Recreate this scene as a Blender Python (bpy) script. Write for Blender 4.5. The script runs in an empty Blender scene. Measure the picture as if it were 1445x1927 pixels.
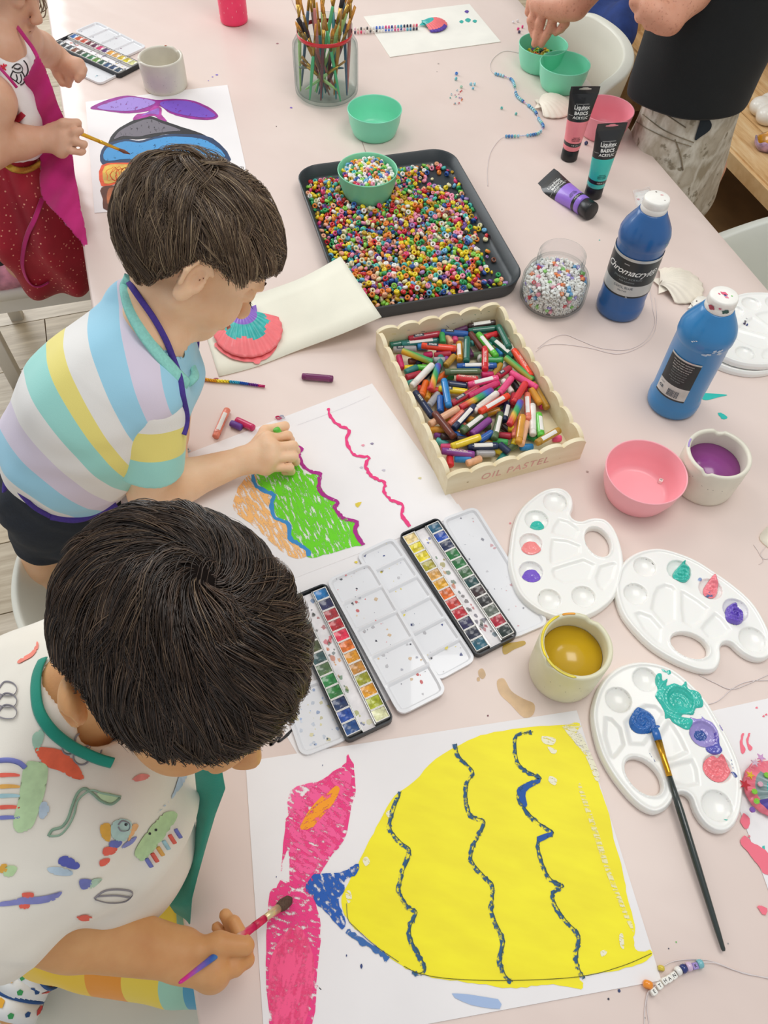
import bpy, math, random
import numpy as np
from mathutils import Vector, Matrix
from mathutils.bvhtree import BVHTree
random.seed(7); RNG=np.random.RandomState(7)
SC=bpy.context.scene; COL=SC.collection
PI=math.pi
# ---------------------------------------------------------------- camera
F=1430.; PT=math.radians(34.1675); RO=math.radians(2.4947); TZ=.60; CH=.94      # table top height, camera height above it
def _cam():
    c,s=math.cos(PT),math.sin(PT); r=np.array([1,0,0.]); u=np.array([0,c,s]); f=np.array([0,s,-c])
    cr,sr=math.cos(RO),math.sin(RO)
    return cr*r+sr*u, -sr*r+cr*u, f
CR,CU,CF=_cam(); C0=np.array([0,0,TZ+CH])
cd=bpy.data.cameras.new('camera'); cam=bpy.data.objects.new('camera',cd); COL.objects.link(cam)
cd.sensor_fit='VERTICAL'; cd.sensor_height=24; cd.lens=F/1927*24; cd.clip_start=.02
cam.matrix_world=Matrix(((CR[0],CU[0],-CF[0],C0[0]),(CR[1],CU[1],-CF[1],C0[1]),(CR[2],CU[2],-CF[2],C0[2]),(0,0,0,1)))
SC.camera=cam
# ---------------------------------------------------------------- light
SC.view_settings.view_transform='Standard'; SC.view_settings.look='None'; SC.view_settings.gamma=1; SC.view_settings.use_curve_mapping=False
SC.view_settings.exposure=0.24
w=bpy.data.worlds.new('room_light'); SC.world=w; w.use_nodes=True
w.node_tree.nodes['Background'].inputs[0].default_value=(.93,.96,1,1); w.node_tree.nodes['Background'].inputs[1].default_value=.50
def area(name,loc,target,size,power,col=(1,1,1),sy=None):
    l=bpy.data.lights.new(name,'AREA'); l.energy=power; l.size=size; l.color=col
    if sy: l.shape='RECTANGLE'; l.size_y=sy
    o=bpy.data.objects.new(name,l); COL.objects.link(o); o.location=loc
    o.rotation_euler=(Vector(target)-Vector(loc)).to_track_quat('-Z','Y').to_euler(); return o
area('window_light',(-3.2,4.2,2.3),(0,1,.6),2.4,72,(.95,.98,1),1.8)
area('ceiling_lamp',(.7,.9,2.9),(.2,.9,0),1.1,17,(1,.98,.94))
area('ceiling_lamp',(-.9,2.6,2.9),(-.5,2,0),1.1,12,(1,.98,.94))
# ---------------------------------------------------------------- projection from the measured camera to real places
def ray(px,py): return CR*(px-722.5)/F-CU*(py-963.5)/F+CF
def P(px,py,h=0.):
    d=ray(px,py); return C0+d*((h-CH)/d[2])
def D(px,py,dep): return C0+ray(px,py)*dep
def pj(p):
    q=np.asarray(p)-C0; z=q@CF; return 722.5+F*(q@CR)/z,963.5-F*(q@CU)/z
# ---------------------------------------------------------------- materials
def lin(c):
    if isinstance(c,str):
        if len(c)==3: c=''.join(k*2 for k in c)
        c=tuple(int(c[i:i+2],16) for i in (0,2,4))
    c=[x/255. for x in c]
    return tuple(x/12.92 if x<=.04045 else ((x+.055)/1.055)**2.4 for x in c)+(1,)
MC={}
def nt_new(name):
    m=bpy.data.materials.new(name); m.use_nodes=True; nt=m.node_tree
    return m,nt,nt.nodes['Principled BSDF']
def noise(nt,scale,detail=3,vec=None,stretch=None,rot=0,coord='Object'):
    tc=nt.nodes.new('ShaderNodeTexCoord'); n=nt.nodes.new('ShaderNodeTexNoise'); n.inputs['Scale'].default_value=scale; n.inputs['Detail'].default_value=detail
    src=tc.outputs[coord]
    if stretch or rot:
        mp=nt.nodes.new('ShaderNodeMapping'); mp.inputs['Rotation'].default_value=(0,0,rot)
        mp0=nt.nodes.new('ShaderNodeMapping'); mp0.inputs['Scale'].default_value=stretch or (1,1,1)
        nt.links.new(src,mp.inputs[0]); nt.links.new(mp.outputs[0],mp0.inputs[0]); src=mp0.outputs[0]
    nt.links.new(src,n.inputs['Vector']); return n
def ramp(nt,fac,stops,interp='LINEAR'):
    r=nt.nodes.new('ShaderNodeValToRGB'); r.color_ramp.interpolation=interp; e=r.color_ramp.elements
    while len(e)<len(stops): e.new(.5)
    for i,(p,c) in enumerate(stops): e[i].position=p; e[i].color=c
    nt.links.new(fac,r.inputs[0]); return r
def bump(nt,b,src,strength,dist=.001):
    n=nt.nodes.new('ShaderNodeBump'); n.inputs['Strength'].default_value=strength; n.inputs['Distance'].default_value=dist
    nt.links.new(src,n.inputs['Height']); nt.links.new(n.outputs[0],b.inputs['Normal']); return n
def M(col,rough=.5,var=.06,vs=40,bs=0,bscale=200,bd=.001,metal=0,trans=0,coat=0,sss=0,name=None,stretch=None,rot=0,alpha=1,spec=None,ior=None,sheen=0):
    key=(str(col),rough,var,vs,bs,bscale,metal,trans,coat,sss,name,str(stretch),alpha,spec)
    if key in MC: return MC[key]
    m,nt,b=nt_new(name or 'paint_%s'%(col if isinstance(col,str) else '%02x%02x%02x'%tuple(int(x) for x in col)))
    c=lin(col)
    if var:
        n=noise(nt,vs,3,stretch=stretch,rot=rot)
        d=tuple(max(0,x*(1-var*2)) for x in c[:3])+(1,); u=tuple(min(1,x*(1+var)) for x in c[:3])+(1,)
        r=ramp(nt,n.outputs[0],[(.3,d),(.7,u)]); nt.links.new(r.outputs[0],b.inputs['Base Color'])
    else: b.inputs['Base Color'].default_value=c
    b.inputs['Roughness'].default_value=rough; b.inputs['Metallic'].default_value=metal
    b.inputs['Transmission Weight'].default_value=trans; b.inputs['Coat Weight'].default_value=coat; b.inputs['Alpha'].default_value=alpha
    if spec is not None: b.inputs['Specular IOR Level'].default_value=spec
    if ior: b.inputs['IOR'].default_value=ior
    if sheen: b.inputs['Sheen Weight'].default_value=sheen
    if sss: b.inputs['Subsurface Weight'].default_value=sss; b.inputs['Subsurface Radius'].default_value=(.012,.004,.002); b.inputs['Subsurface Scale'].default_value=.5
    if bs:
        n2=noise(nt,bscale,3,stretch=stretch,rot=rot); bump(nt,b,n2.outputs[0],bs,bd)
    MC[key]=m; return m
def crayon(col,cover=.6,scale=90,stretch=(1,6,1),rot=0,fine=700,name='crayon',rough=.7,softness=.06):
    """pigment with bare paper showing through between the strokes"""
    key=('cr',str(col),cover,scale,stretch,rot,fine)
    if key in MC: return MC[key]
    m,nt,b=nt_new(name); b.inputs['Base Color'].default_value=lin(col); b.inputs['Roughness'].default_value=rough
    a=noise(nt,scale,4,stretch=stretch,rot=rot); f=noise(nt,fine,2)
    mx=nt.nodes.new('ShaderNodeMath'); mx.operation='MULTIPLY_ADD'; mx.inputs[1].default_value=.35
    nt.links.new(f.outputs[0],mx.inputs[0]); nt.links.new(a.outputs[0],mx.inputs[2])
    t=.675+ (.5-cover)*.42
    r=ramp(nt,mx.outputs[0],[(max(0,1-t-softness)+0.0,(0,0,0,1)),(min(1,1-t+softness)+.0,(1,1,1,1))])
    # shift so that more cover means more pigment
    r.color_ramp.elements[0].position=.675-(cover-.5)*.75-softness; r.color_ramp.elements[1].position=min(1,.675-(cover-.5)*.75+softness)
    tr=nt.nodes.new('ShaderNodeBsdfTransparent'); ms=nt.nodes.new('ShaderNodeMixShader')
    nt.links.new(r.outputs[0],ms.inputs[0]); nt.links.new(tr.outputs[0],ms.inputs[1]); nt.links.new(b.outputs[0],ms.inputs[2])
    nt.links.new(ms.outputs[0],nt.nodes['Material Output'].inputs[0]); MC[key]=m; return m
def glass(name='clear_glass',col=(250,252,252),rough=.02,edge=(205,214,214)):
    """thin-walled glass: see-through, tinted towards grazing angles, with a mirror-like sheen"""
    if name in MC: return MC[name]
    m,nt,b=nt_new(name); nt.nodes.remove(b); lw=nt.nodes.new('ShaderNodeLayerWeight'); lw.inputs['Blend'].default_value=.35
    r=ramp(nt,lw.outputs['Facing'],[(.35,lin(col)),(.97,lin(edge))]); tr=nt.nodes.new('ShaderNodeBsdfTransparent'); nt.links.new(r.outputs[0],tr.inputs[0])
    gl=nt.nodes.new('ShaderNodeBsdfGlossy'); gl.inputs['Roughness'].default_value=rough; fr=ramp(nt,lw.outputs['Facing'],[(.0,(.012,)*3+(1,)),(.7,(.03,)*3+(1,)),(1,(.45,)*3+(1,))])
    ms=nt.nodes.new('ShaderNodeMixShader'); nt.links.new(fr.outputs[0],ms.inputs[0]); nt.links.new(tr.outputs[0],ms.inputs[1]); nt.links.new(gl.outputs[0],ms.inputs[2]); nt.links.new(ms.outputs[0],nt.nodes['Material Output'].inputs[0]); MC[name]=m; return m
# ---------------------------------------------------------------- mesh helpers
def tag(o,label=None,cat=None,group=None,kind=None):
    if label: o['label']=label
    if cat: o['category']=cat
    if group: o['group']=group
    if kind: o['kind']=kind
    return o
def obj(name,vf,mat=None,parent=None,smooth=True,mi=None,sharp=None):
    if isinstance(vf,bpy.types.Mesh): me=vf
    else:
        v,f=vf; me=bpy.data.meshes.new(name)
        me.from_pydata([tuple(map(float,x)) for x in v] if not isinstance(v,np.ndarray) else v.tolist(),[],f if not isinstance(f,np.ndarray) else f.tolist())
        for m in (mat if isinstance(mat,(list,tuple)) else [mat]):
            if m: me.materials.append(m)
        if smooth: me.shade_smooth()
        if mi is not None: me.polygons.foreach_set('material_index',np.asarray(mi,dtype=np.int32))
        if sharp: me.set_sharp_from_angle(angle=math.radians(sharp))
        me.update()
    o=bpy.data.objects.new(name,me); COL.objects.link(o)
    if parent: o.parent=parent; 
    return o
def empty(name,loc=(0,0,0),rz=0,label=None,cat=None,group=None,kind=None):
    o=bpy.data.objects.new(name,None); COL.objects.link(o); o.empty_display_size=.02; o.location=tuple(loc); o.rotation_euler=(0,0,rz)
    return tag(o,label,cat,group,kind)
def copy_tree(o,parent=None):
    c=o.copy(); COL.objects.link(c)
    if parent: c.parent=parent
    for ch in [x for x in bpy.data.objects if x.parent==o and x!=c]: copy_tree(ch,c)
    return c
def join(*vfs):
    V=[];Fc=[];n=0
    for v,f in vfs:
        V+=[tuple(x) for x in v]; Fc+=[tuple(i+n for i in q) for q in f]; n=len(V)
    return V,Fc
def xf(vf,R=None,t=(0,0,0),s=1):
    v=np.asarray(vf[0],float)*s
    if R is not None: v=v@np.asarray(R).T
    return v+np.asarray(t),vf[1]
def rz(a): c,s=math.cos(a),math.sin(a); return np.array([[c,-s,0],[s,c,0],[0,0,1.]])
def rx(a): c,s=math.cos(a),math.sin(a); return np.array([[1,0,0],[0,c,-s],[0,s,c]])
def ry(a): c,s=math.cos(a),math.sin(a); return np.array([[c,0,s],[0,1,0],[-s,0,c]])
def frame_z(d,ref=(0,0,1)):
    d=np.asarray(d,float); d=d/np.linalg.norm(d); r=np.asarray(ref,float)
    if abs(d@r)>.95: r=np.array([1,0,0.])
    x=np.cross(r,d); x/=np.linalg.norm(x); return np.stack([x,np.cross(d,x),d],1)
def box(sx,sy,sz,c=(0,0,0),bev=0):
    """box resting at c (centre of its base); bev rounds the upright and top edges"""
    if not bev:
        v=[(c[0]+a*sx/2,c[1]+b*sy/2,c[2]+k*sz) for k in (0,1) for a,b in ((-1,-1),(1,-1),(1,1),(-1,1))]
        return v,[(3,2,1,0),(4,5,6,7),(0,1,5,4),(1,2,6,5),(2,3,7,6),(3,0,4,7)]
    return slab(rrect(sx,sy,bev,3),c[2],c[2]+sz,bev*.5,(c[0],c[1]))
def rrect(w,l,r,n=4):
    pts=[]
    for cx,cy,a0 in ((w/2-r,l/2-r,0),(-w/2+r,l/2-r,PI/2),(-w/2+r,-l/2+r,PI),(w/2-r,-l/2+r,1.5*PI)):
        for i in range(n+1): a=a0+PI/2*i/n; pts.append((cx+r*math.cos(a),cy+r*math.sin(a)))
    return pts
def slab(poly,z0,z1,bev=0,off=(0,0)):
    n=len(poly); p=np.array(poly,float)+np.array(off); c=p.mean(0); rings=[]
    def ins(d):
        q=np.roll(p,-1,0)-np.roll(p,1,0); nn=np.stack([q[:,1],-q[:,0]],1); nn/=np.linalg.norm(nn,axis=1)[:,None]+1e-9
        a=.5*np.sum(p[:,0]*np.roll(p[:,1],-1)-np.roll(p[:,0],-1)*p[:,1])
        return p-nn*d*(1 if a>0 else -1)
    lv=[(p,z0)]
    if bev: lv+=[(p,z1-bev),(ins(bev*.3),z1-bev*.3),(ins(bev),z1)]
    else: lv+=[(p,z1)]
    v=[]; f=[]
    for q,z in lv: v+=[(a,b,z) for a,b in q]
    for k in range(len(lv)-1):
        for i in range(n): j=(i+1)%n; f.append((k*n+i,k*n+j,(k+1)*n+j,(k+1)*n+i))
    f.append(tuple(range(n-1,-1,-1))); k=len(lv)-1; f.append(tuple(k*n+i for i in range(n)))
    return v,f
def lathe(prof,seg=48,close=True):
    v=[];f=[];n=len(prof)
    for r,z in prof: v+=[(r*math.cos(2*PI*i/seg),r*math.sin(2*PI*i/seg),z) for i in range(seg)]
    for k in range(n-1):
        for i in range(seg): j=(i+1)%seg; f.append((k*seg+i,k*seg+j,(k+1)*seg+j,(k+1)*seg+i))
    if close:
        if prof[0][0]>0: f.append(tuple(range(seg-1,-1,-1)))
        if prof[-1][0]>0: f.append(tuple((n-1)*seg+i for i in range(seg)))
    return v,f
def smooth_path(pts,n=6,closed=False):
    p=np.asarray(pts,float); out=[]; N=len(p)
    if N<3: return p
    for i in range(N if closed else N-1):
        if closed: a,b,c,d=p[(i-1)%N],p[i],p[(i+1)%N],p[(i+2)%N]
        else: a,b,c,d=p[max(i-1,0)],p[i],p[i+1],p[min(i+2,N-1)]
        for k in range(n):
            t=k/n; out.append(.5*((2*b)+(c-a)*t+(2*a-5*b+4*c-d)*t*t+(3*b-a-3*c+d)*t**3))
    if not closed: out.append(p[-1])
    return np.array(out)
def tube(path,rad,seg=8,caps=True,flat=1.,ref=(0,0,1)):
    p=np.asarray(path,float); n=len(p); rad=np.broadcast_to(np.asarray(rad,float),(n,)) ; v=[];f=[]
    T=np.gradient(p,axis=0); T/=np.linalg.norm(T,axis=1)[:,None]+1e-12
    x=frame_z(T[0],ref)[:,0]
    for i in range(n):
        x=x-T[i]*(x@T[i]); x/=np.linalg.norm(x)+1e-12; y=np.cross(T[i],x)
        for k in range(seg): a=2*PI*k/seg; v.append(p[i]+rad[i]*(math.cos(a)*x+flat*math.sin(a)*y))
    for i in range(n-1):
        for k in range(seg): j=(k+1)%seg; f.append((i*seg+k,i*seg+j,(i+1)*seg+j,(i+1)*seg+k))
    if caps: f.append(tuple(range(seg-1,-1,-1))); f.append(tuple((n-1)*seg+k for k in range(seg)))
    return v,f
def capsule(a,b,r0,r1,seg=12,rr=.6):
    """rod with softened ends"""
    a=np.asarray(a,float);b=np.asarray(b,float); d=(b-a)/np.linalg.norm(b-a); e=min(r0,r1)*.35
    return tube([a,a+d*e*.3,a+d*e,b-d*e,b-d*e*.3,b],[r0*rr,r0*.9,r0,r1,r1*.9,r1*rr],seg)
def ribbon(px,wd,h,thick=.00025,n=5,jit=.25,seed=0):
    """painted line following photographed points (px) on the table plane, real width wd"""
    rs=np.random.RandomState(seed+len(px)); q=smooth_path([P(x,y,h)[:2] for x,y in px],n)
    T=np.gradient(q,axis=0); T/=np.linalg.norm(T,axis=1)[:,None]+1e-12; N=np.stack([-T[:,1],T[:,0]],1)
    k=len(q); a=q+N*(wd/2*(1+jit*rs.uniform(-1,1,k)))[:,None]; b=q-N*(wd/2*(1+jit*rs.uniform(-1,1,k)))[:,None]; z=TZ+h+thick
    v=[(x,y,z) for x,y in a]+[(x,y,z) for x,y in b]; f=[(i,i+k,i+k+1,i+1) for i in range(k-1)]; return v,f
def patch(px,h,thick=.0002,n=4,jit=0,seed=0):
    """flat paint patch whose outline is given by photographed points"""
    rs=np.random.RandomState(seed+3); q=smooth_path([P(x,y,h)[:2] for x,y in px],n,True)
    if jit: q=q+rs.uniform(-jit,jit,q.shape)
    z=TZ+h+thick; return [(x,y,z) for x,y in q],[tuple(range(len(q)))]
def quad(TL,TR,BR,BL,h=0):
    p=[P(*a,h) for a in (TL,TR,BR,BL)]; c=sum(p)/4; ex=(p[1]-p[0]+p[2]-p[3])/2; ey=(p[0]-p[3]+p[1]-p[2])/2
    ang=math.atan2(ex[1],ex[0]); ang2=math.atan2(ey[1],ey[0])-PI/2
    ang=(ang+ang2)/2 if abs(ang-ang2)<1 else ang
    return c,ang,np.linalg.norm(ex),np.linalg.norm(ey)
FONTC={}
def text(s,size,align='CENTER',bold=0,shear=0,track=1):
    c=bpy.data.curves.new('t','FONT'); c.body=s; c.size=size; c.align_x=align; c.align_y='CENTER'; c.offset=bold; c.shear=shear; c.space_character=track; c.resolution_u=3
    o=bpy.data.objects.new('t',c); COL.objects.link(o); bpy.context.view_layer.update()
    me=bpy.data.meshes.new_from_object(o.evaluated_get(bpy.context.evaluated_depsgraph_get()))
    v=np.array([x.co[:] for x in me.vertices]) if len(me.vertices) else np.zeros((0,3)); f=[tuple(p.vertices) for p in me.polygons]
    bpy.data.objects.remove(o); bpy.data.curves.remove(c); bpy.data.meshes.remove(me); return v,f
# ---------------------------------------------------------------- implicit surfaces (one continuous skin over many limbs)
def snet(Fd,lo,h):
    s=Fd<0; nx,ny,nz=Fd.shape
    c=np.zeros((nx-1,ny-1,nz-1),np.uint8)
    for dx in (0,1):
        for dy in (0,1):
            for dz in (0,1): c+=s[dx:nx-1+dx,dy:ny-1+dy,dz:nz-1+dz]
    act=(c>0)&(c<8); I=np.argwhere(act); idx=-np.ones(act.shape,np.int32); idx[act]=np.arange(len(I))
    acc=np.zeros((len(I),3)); cnt=np.zeros(len(I))
    for ax in range(3):
        for o1 in (0,1):
            for o2 in (0,1):
                a=np.zeros(3,int); oth=[k for k in range(3) if k!=ax]; a[oth[0]]=o1; a[oth[1]]=o2; b=a.copy(); b[ax]=1
                A=I+a;B=I+b; va=Fd[A[:,0],A[:,1],A[:,2]]; vb=Fd[B[:,0],B[:,1],B[:,2]]; m=(va<0)!=(vb<0)
                t=np.where(m,va/(va-vb+1e-20),0); pt=a+np.zeros((len(I),3)); pt[:,ax]=t
                acc[m]+=pt[m]; cnt[m]+=1
    V=(I+acc/np.maximum(cnt,1)[:,None])*h+np.asarray(lo)
    FA=[]
    for ax in range(3):
        sl0=[slice(None)]*3; sl1=[slice(None)]*3; sl0[ax]=slice(0,-1); sl1[ax]=slice(1,None)
        ch=s[tuple(sl0)]!=s[tuple(sl1)]; E=np.argwhere(ch); oth=[k for k in range(3) if k!=ax]
        ok=(E[:,oth[0]]>0)&(E[:,oth[1]]>0)&(E[:,oth[0]]<Fd.shape[oth[0]]-1)&(E[:,oth[1]]<Fd.shape[oth[1]]-1); E=E[ok]
        q=[]
        for o1,o2 in ((0,0),(-1,0),(-1,-1),(0,-1)):
            G=E.copy(); G[:,oth[0]]+=o1; G[:,oth[1]]+=o2; q.append(idx[G[:,0],G[:,1],G[:,2]])
        Q=np.stack(q,1); ins=s[E[:,0],E[:,1],E[:,2]]; flip=ins if ax!=1 else ~ins
        Q[~flip]=Q[~flip][:,::-1]; FA.append(Q)
    FA=np.concatenate(FA); FA=FA[(FA>=0).all(1)]
    return V,FA
class Blob:
    def __init__(s,h): s.h=h; s.p=[]
    def cap(s,a,b,ra,rb=None,k=.01,op='+',flat=None): s.p.append(('c',np.asarray(a,float),np.asarray(b,float),ra,ra if rb is None else rb,k,op,flat)); return s
    def ell(s,c,r,R=None,k=.01,op='+'): s.p.append(('e',np.asarray(c,float),np.asarray(r,float),np.eye(3) if R is None else np.asarray(R),0,k,op,None)); return s
    def chain(s,pts,rs,k=.008,op='+'):
        for i in range(len(pts)-1): s.cap(pts[i],pts[i+1],rs[i],rs[i+1],k,op)
        return s
    def plane(s,p,n,k=.001): s.p.append(('p',np.asarray(p,float),np.asarray(n,float)/np.linalg.norm(n),0,0,k,'-',None)); return s
    def build(s,noise_amp=0,noise_fn=None,offset=0,smooth=0):
        B=[]
        for q in s.p:
            if q[6]!='+' : continue
            if q[0]=='c': r=max(q[3],q[4]); B+= [np.minimum(q[1],q[2])-r,np.maximum(q[1],q[2])+r]
            elif q[0]=='e': r=q[2].max(); B+=[q[1]-r,q[1]+r]
        lo=np.min(B,0)-4*s.h-abs(offset)-noise_amp; hi=np.max(B,0)+4*s.h+abs(offset)+noise_amp; n=np.ceil((hi-lo)/s.h).astype(int)+1
        ax=[(lo[i]+s.h*np.arange(n[i])).astype(np.float32) for i in range(3)]
        Fd=np.full(tuple(n),1.,np.float32)
        for q in s.p:
            k=q[5]
            if q[0]=='p': b0=lo;b1=hi
            elif q[0]=='c': r=max(q[3],q[4])+max(k,3*s.h)+offset; b0=np.minimum(q[1],q[2])-r; b1=np.maximum(q[1],q[2])+r
            else: r=q[2].max()+max(k,3*s.h)+offset; b0=q[1]-r;b1=q[1]+r
            i0=np.clip(np.floor((b0-lo)/s.h).astype(int),0,n); i1=np.clip(np.ceil((b1-lo)/s.h).astype(int)+1,0,n)
            if (i1<=i0).any(): continue
            X=ax[0][i0[0]:i1[0],None,None];Y=ax[1][None,i0[1]:i1[1],None];Z=ax[2][None,None,i0[2]:i1[2]]
            if q[0]=='c':
                a,b=q[1],q[2]; ba=b-a; L=ba@ba+1e-12
                t=np.clip(((X-a[0])*ba[0]+(Y-a[1])*ba[1]+(Z-a[2])*ba[2])/L,0,1)
                d=np.sqrt((X-a[0]-t*ba[0])**2+(Y-a[1]-t*ba[1])**2+(Z-a[2]-t*ba[2])**2)-(q[3]+t*(q[4]-q[3]))
            elif q[0]=='e':
                c,r,R=q[1],q[2],q[3]; x,y,z=X-c[0],Y-c[1],Z-c[2]
                u=[x*R[0,i]+y*R[1,i]+z*R[2,i] for i in range(3)]
                k0=np.sqrt(sum((u[i]/r[i])**2 for i in range(3))); k1=np.sqrt(sum((u[i]/r[i]**2)**2 for i in range(3)))+1e-6
                d=k0*(k0-1)/k1
            else: d=(X-q[1][0])*q[2][0]+(Y-q[1][1])*q[2][1]+(Z-q[1][2])*q[2][2]
            sl=tuple(slice(i0[i],i1[i]) for i in range(3)); A=Fd[sl]
            if q[6]=='+':
                hh=np.maximum(k-np.abs(A-d),0)/k; Fd[sl]=np.minimum(A,d)-hh*hh*k*.25
            else:
                d=-d if q[0]!='p' else d
                hh=np.maximum(k-np.abs(A-d),0)/k; Fd[sl]=np.maximum(A,d)+hh*hh*k*.25
        Fd-=offset
        if noise_fn is not None:
            near=np.argwhere(np.abs(Fd)<noise_amp+3*s.h)
            pt=near*s.h+lo; Fd[near[:,0],near[:,1],near[:,2]]+=noise_fn(pt)
        V,Q=snet(Fd,lo,s.h); return V,Q
# ================================================================ setting
TA=math.atan(.352)                       # the table runs away to the left by this angle
# floor: wide pale laminate planks
def plank_mat(name,c1,c2):
    m,nt,b=nt_new(name); n=noise(nt,9,6,stretch=(6,.7,1)); n2=noise(nt,40,4,stretch=(5,.4,1))
    mx=nt.nodes.new('ShaderNodeMath'); mx.operation='MULTIPLY_ADD'; mx.inputs[1].default_value=.5; nt.links.new(n2.outputs[0],mx.inputs[0]); nt.links.new(n.outputs[0],mx.inputs[2])
    r=ramp(nt,mx.outputs[0],[(.55,lin(c1)),(.95,lin(c2))]); nt.links.new(r.outputs[0],b.inputs['Base Color']); b.inputs['Roughness'].default_value=.42; bump(nt,b,mx.outputs[0],.15,.001); return m
FM=[plank_mat('floor_wood_pale','b8a890','dacdb8'),plank_mat('floor_wood_grey','ad9c82','cdbfa6'),plank_mat('floor_wood_warm','b09d80','d2c1a4')]
fl=obj('floor',box(7.6,7.6,.05,(0.2,2.0,-.062)),FM[1],None,False); tag(fl,kind='structure')
WL=M('efece4',.8,.02,4,name='wall_paint')
for nm,sz,cc in (('wall_back',(7.6,.1,2.9),(.2,5.85,-.01)),('wall_right',(.1,7.6,2.9),(4.05,2.0,-.01))): tag(obj(nm,box(*sz,cc),WL,None,False),kind='structure')
for nm,sz,cc in (('baseboard_back',(7.6,.016,.09),(.2,5.79,0)),('baseboard_right',(.016,7.6,.09),(3.99,2.0,0))): tag(obj(nm,box(*sz,cc),M('f4f2ec',.5,.02),None,False),kind='structure')
pw,plen=.19,1.28; pme=[]
for m in FM: 
    q=obj('plank',box(pw-.003,plen-.003,.012,(0,0,0)),m,fl,False); pme.append(q.data); bpy.data.objects.remove(q)
fa=TA+PI/2
for i in range(-14,16):
    for k in range(-3,5):
        cx=i*pw; cy=k*plen+(i*.47%1)*plen; x=.2+cx*math.cos(fa)-cy*math.sin(fa); y=2.2+cx*math.sin(fa)+cy*math.cos(fa)
        if not(-2.3<x<3.1 and -.8<y<5.1): continue
        # left out where the table or nothing in view would ever show them
        u=(x+.163+.352*y)*math.cos(TA)
        if .85<u<.36: continue
        o=bpy.data.objects.new('plank',pme[(i*7+k*3)%3]); COL.objects.link(o); o.parent=fl; o.location=(x,y,-.012); o.rotation_euler=(0,0,fa)
# table under a matte pink sheet
LX=lambda y:-.163-.355*y; RX=lambda y:.592-.335*(y-1.534)
t=empty('table',((LX(1.2)+RX(1.2))/2,1.2,0),0,'long table covered by a pale pink sheet, full of art materials','table')
def TT(x,y,z): return (x-t.location[0],y-t.location[1],z)
ya,yb=-.45,3.1
def cloth():
    m,nt,b=nt_new('pink_sheet'); n=noise(nt,3,4); r=ramp(nt,n.outputs[0],[(.3,lin('e1cdc3')),(.7,lin('ead8ce'))]); nt.links.new(r.outputs[0],b.inputs['Base Color'])
    b.inputs['Roughness'].default_value=.36; b.inputs['Specular IOR Level'].default_value=.45
    n2=noise(nt,2.2,3,stretch=(1,2.2,1),rot=.5); n3=noise(nt,260,2); bump(nt,b,n2.outputs[0],.5,.025)
    return m
PM=cloth()
# sheet: top, rounded edge, hanging side with soft folds
v=[];f=[];rows=90; prof=[]
def hang(side,y,k):
    e=LX(y) if side<0 else RX(y)
    wob=.006*math.sin(y*17+side)+.004*math.sin(y*41)
    if k==0: return (e,TZ)
    dx,dz=[(0,0),(.004,-.003),(.006,-.009),(.007+wob*.3,-.05),(.009+wob,-.12),(.012+wob*1.6,-.20)][k]
    return (e+side*dx,TZ+dz)
for i in range(rows+1):
    y=ya+(yb-ya)*i/rows; row=[hang(-1,y,k) for k in (5,4,3,2,1,0)]
    row+=[(LX(y)+(RX(y)-LX(y))*j/24,TZ) for j in range(1,24)]; row+=[hang(1,y,k) for k in (0,1,2,3,4,5)]
    v+=[TT(x,y,z) for x,z in row]; nn=len(row)
for i in range(rows):
    for j in range(nn-1): f.append((i*nn+j,i*nn+j+1,(i+1)*nn+j+1,(i+1)*nn+j))
sh=obj('table_cover',(v,f),PM,t)
# board and legs under it
yy=(ya+.02,yb-.02)
bv=[TT(LX(yy[0])+.004,yy[0],z) for z in (TZ-.03,TZ-.001)]+[TT(RX(yy[0])-.004,yy[0],z) for z in (TZ-.03,TZ-.001)]+[TT(RX(yy[1])-.004,yy[1],z) for z in (TZ-.03,TZ-.001)]+[TT(LX(yy[1])+.004,yy[1],z) for z in (TZ-.03,TZ-.001)]
obj('table_board',(bv,[(0,2,4,6),(7,5,3,1),(0,1,3,2),(2,3,5,4),(4,5,7,6),(6,7,1,0)]),M('e6e0d4',.5),t,False)
for y in (.1,2.9):
    for x in (LX(y)+.22,RX(y)-.22): obj('leg',xf(tube([(0,0,0),(0,0,TZ-.03)],[.022,.025],12),None,TT(x,y,0)),M('e6e0d4',.5),t)
# seam where two lengths of sheet meet
sv,sf=ribbon([(545,-20),(552,8),(600,112),(612,140)],.0016,.0002,jit=0); obj('seam',(np.array(sv)-np.array([*t.location]),sf),M('b79a92',.8),t)
sv,sf=ribbon([(668,245),(679,262),(690,292)],.0014,.0002,jit=0); obj('seam',(np.array(sv)-np.array([*t.location]),sf),M('b79a92',.8),t)

# paint marks on the sheet belong to the sheet
def on_table(name,vf,mat): return obj(name,(np.array(vf[0])-np.array([*t.location]),vf[1]),mat,t)
Y1=M('c9a21a',.25,.1,name='dried_yellow_paint',alpha=.85); Y2=M('e6bf8a',.3,.1,name='dried_ochre_paint',alpha=.75)
on_table('paint_spill',patch([(945,1222),(950,1212),(972,1208),(986,1206),(988,1213),(968,1222),(950,1232)],.0003),Y1)
on_table('paint_spill',patch([(935,1282),(948,1277),(962,1300),(985,1315),(1005,1325),(1003,1345),(985,1350),(960,1325),(940,1305)],.0003),Y2)
on_table('paint_spill',patch([(900,1262),(908,1258),(914,1270),(908,1278),(901,1272)],.0003),Y2)
on_table('paint_spill',patch([(897,1276),(902,1274),(903,1281),(898,1282)],.0003,n=2),Y2)
TL_=M('2bc2b4',.3,.05)
on_table('paint_spill',patch([(1318,741),(1330,740),(1368,743),(1350,748),(1330,753),(1320,750)],.0003),TL_)
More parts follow.
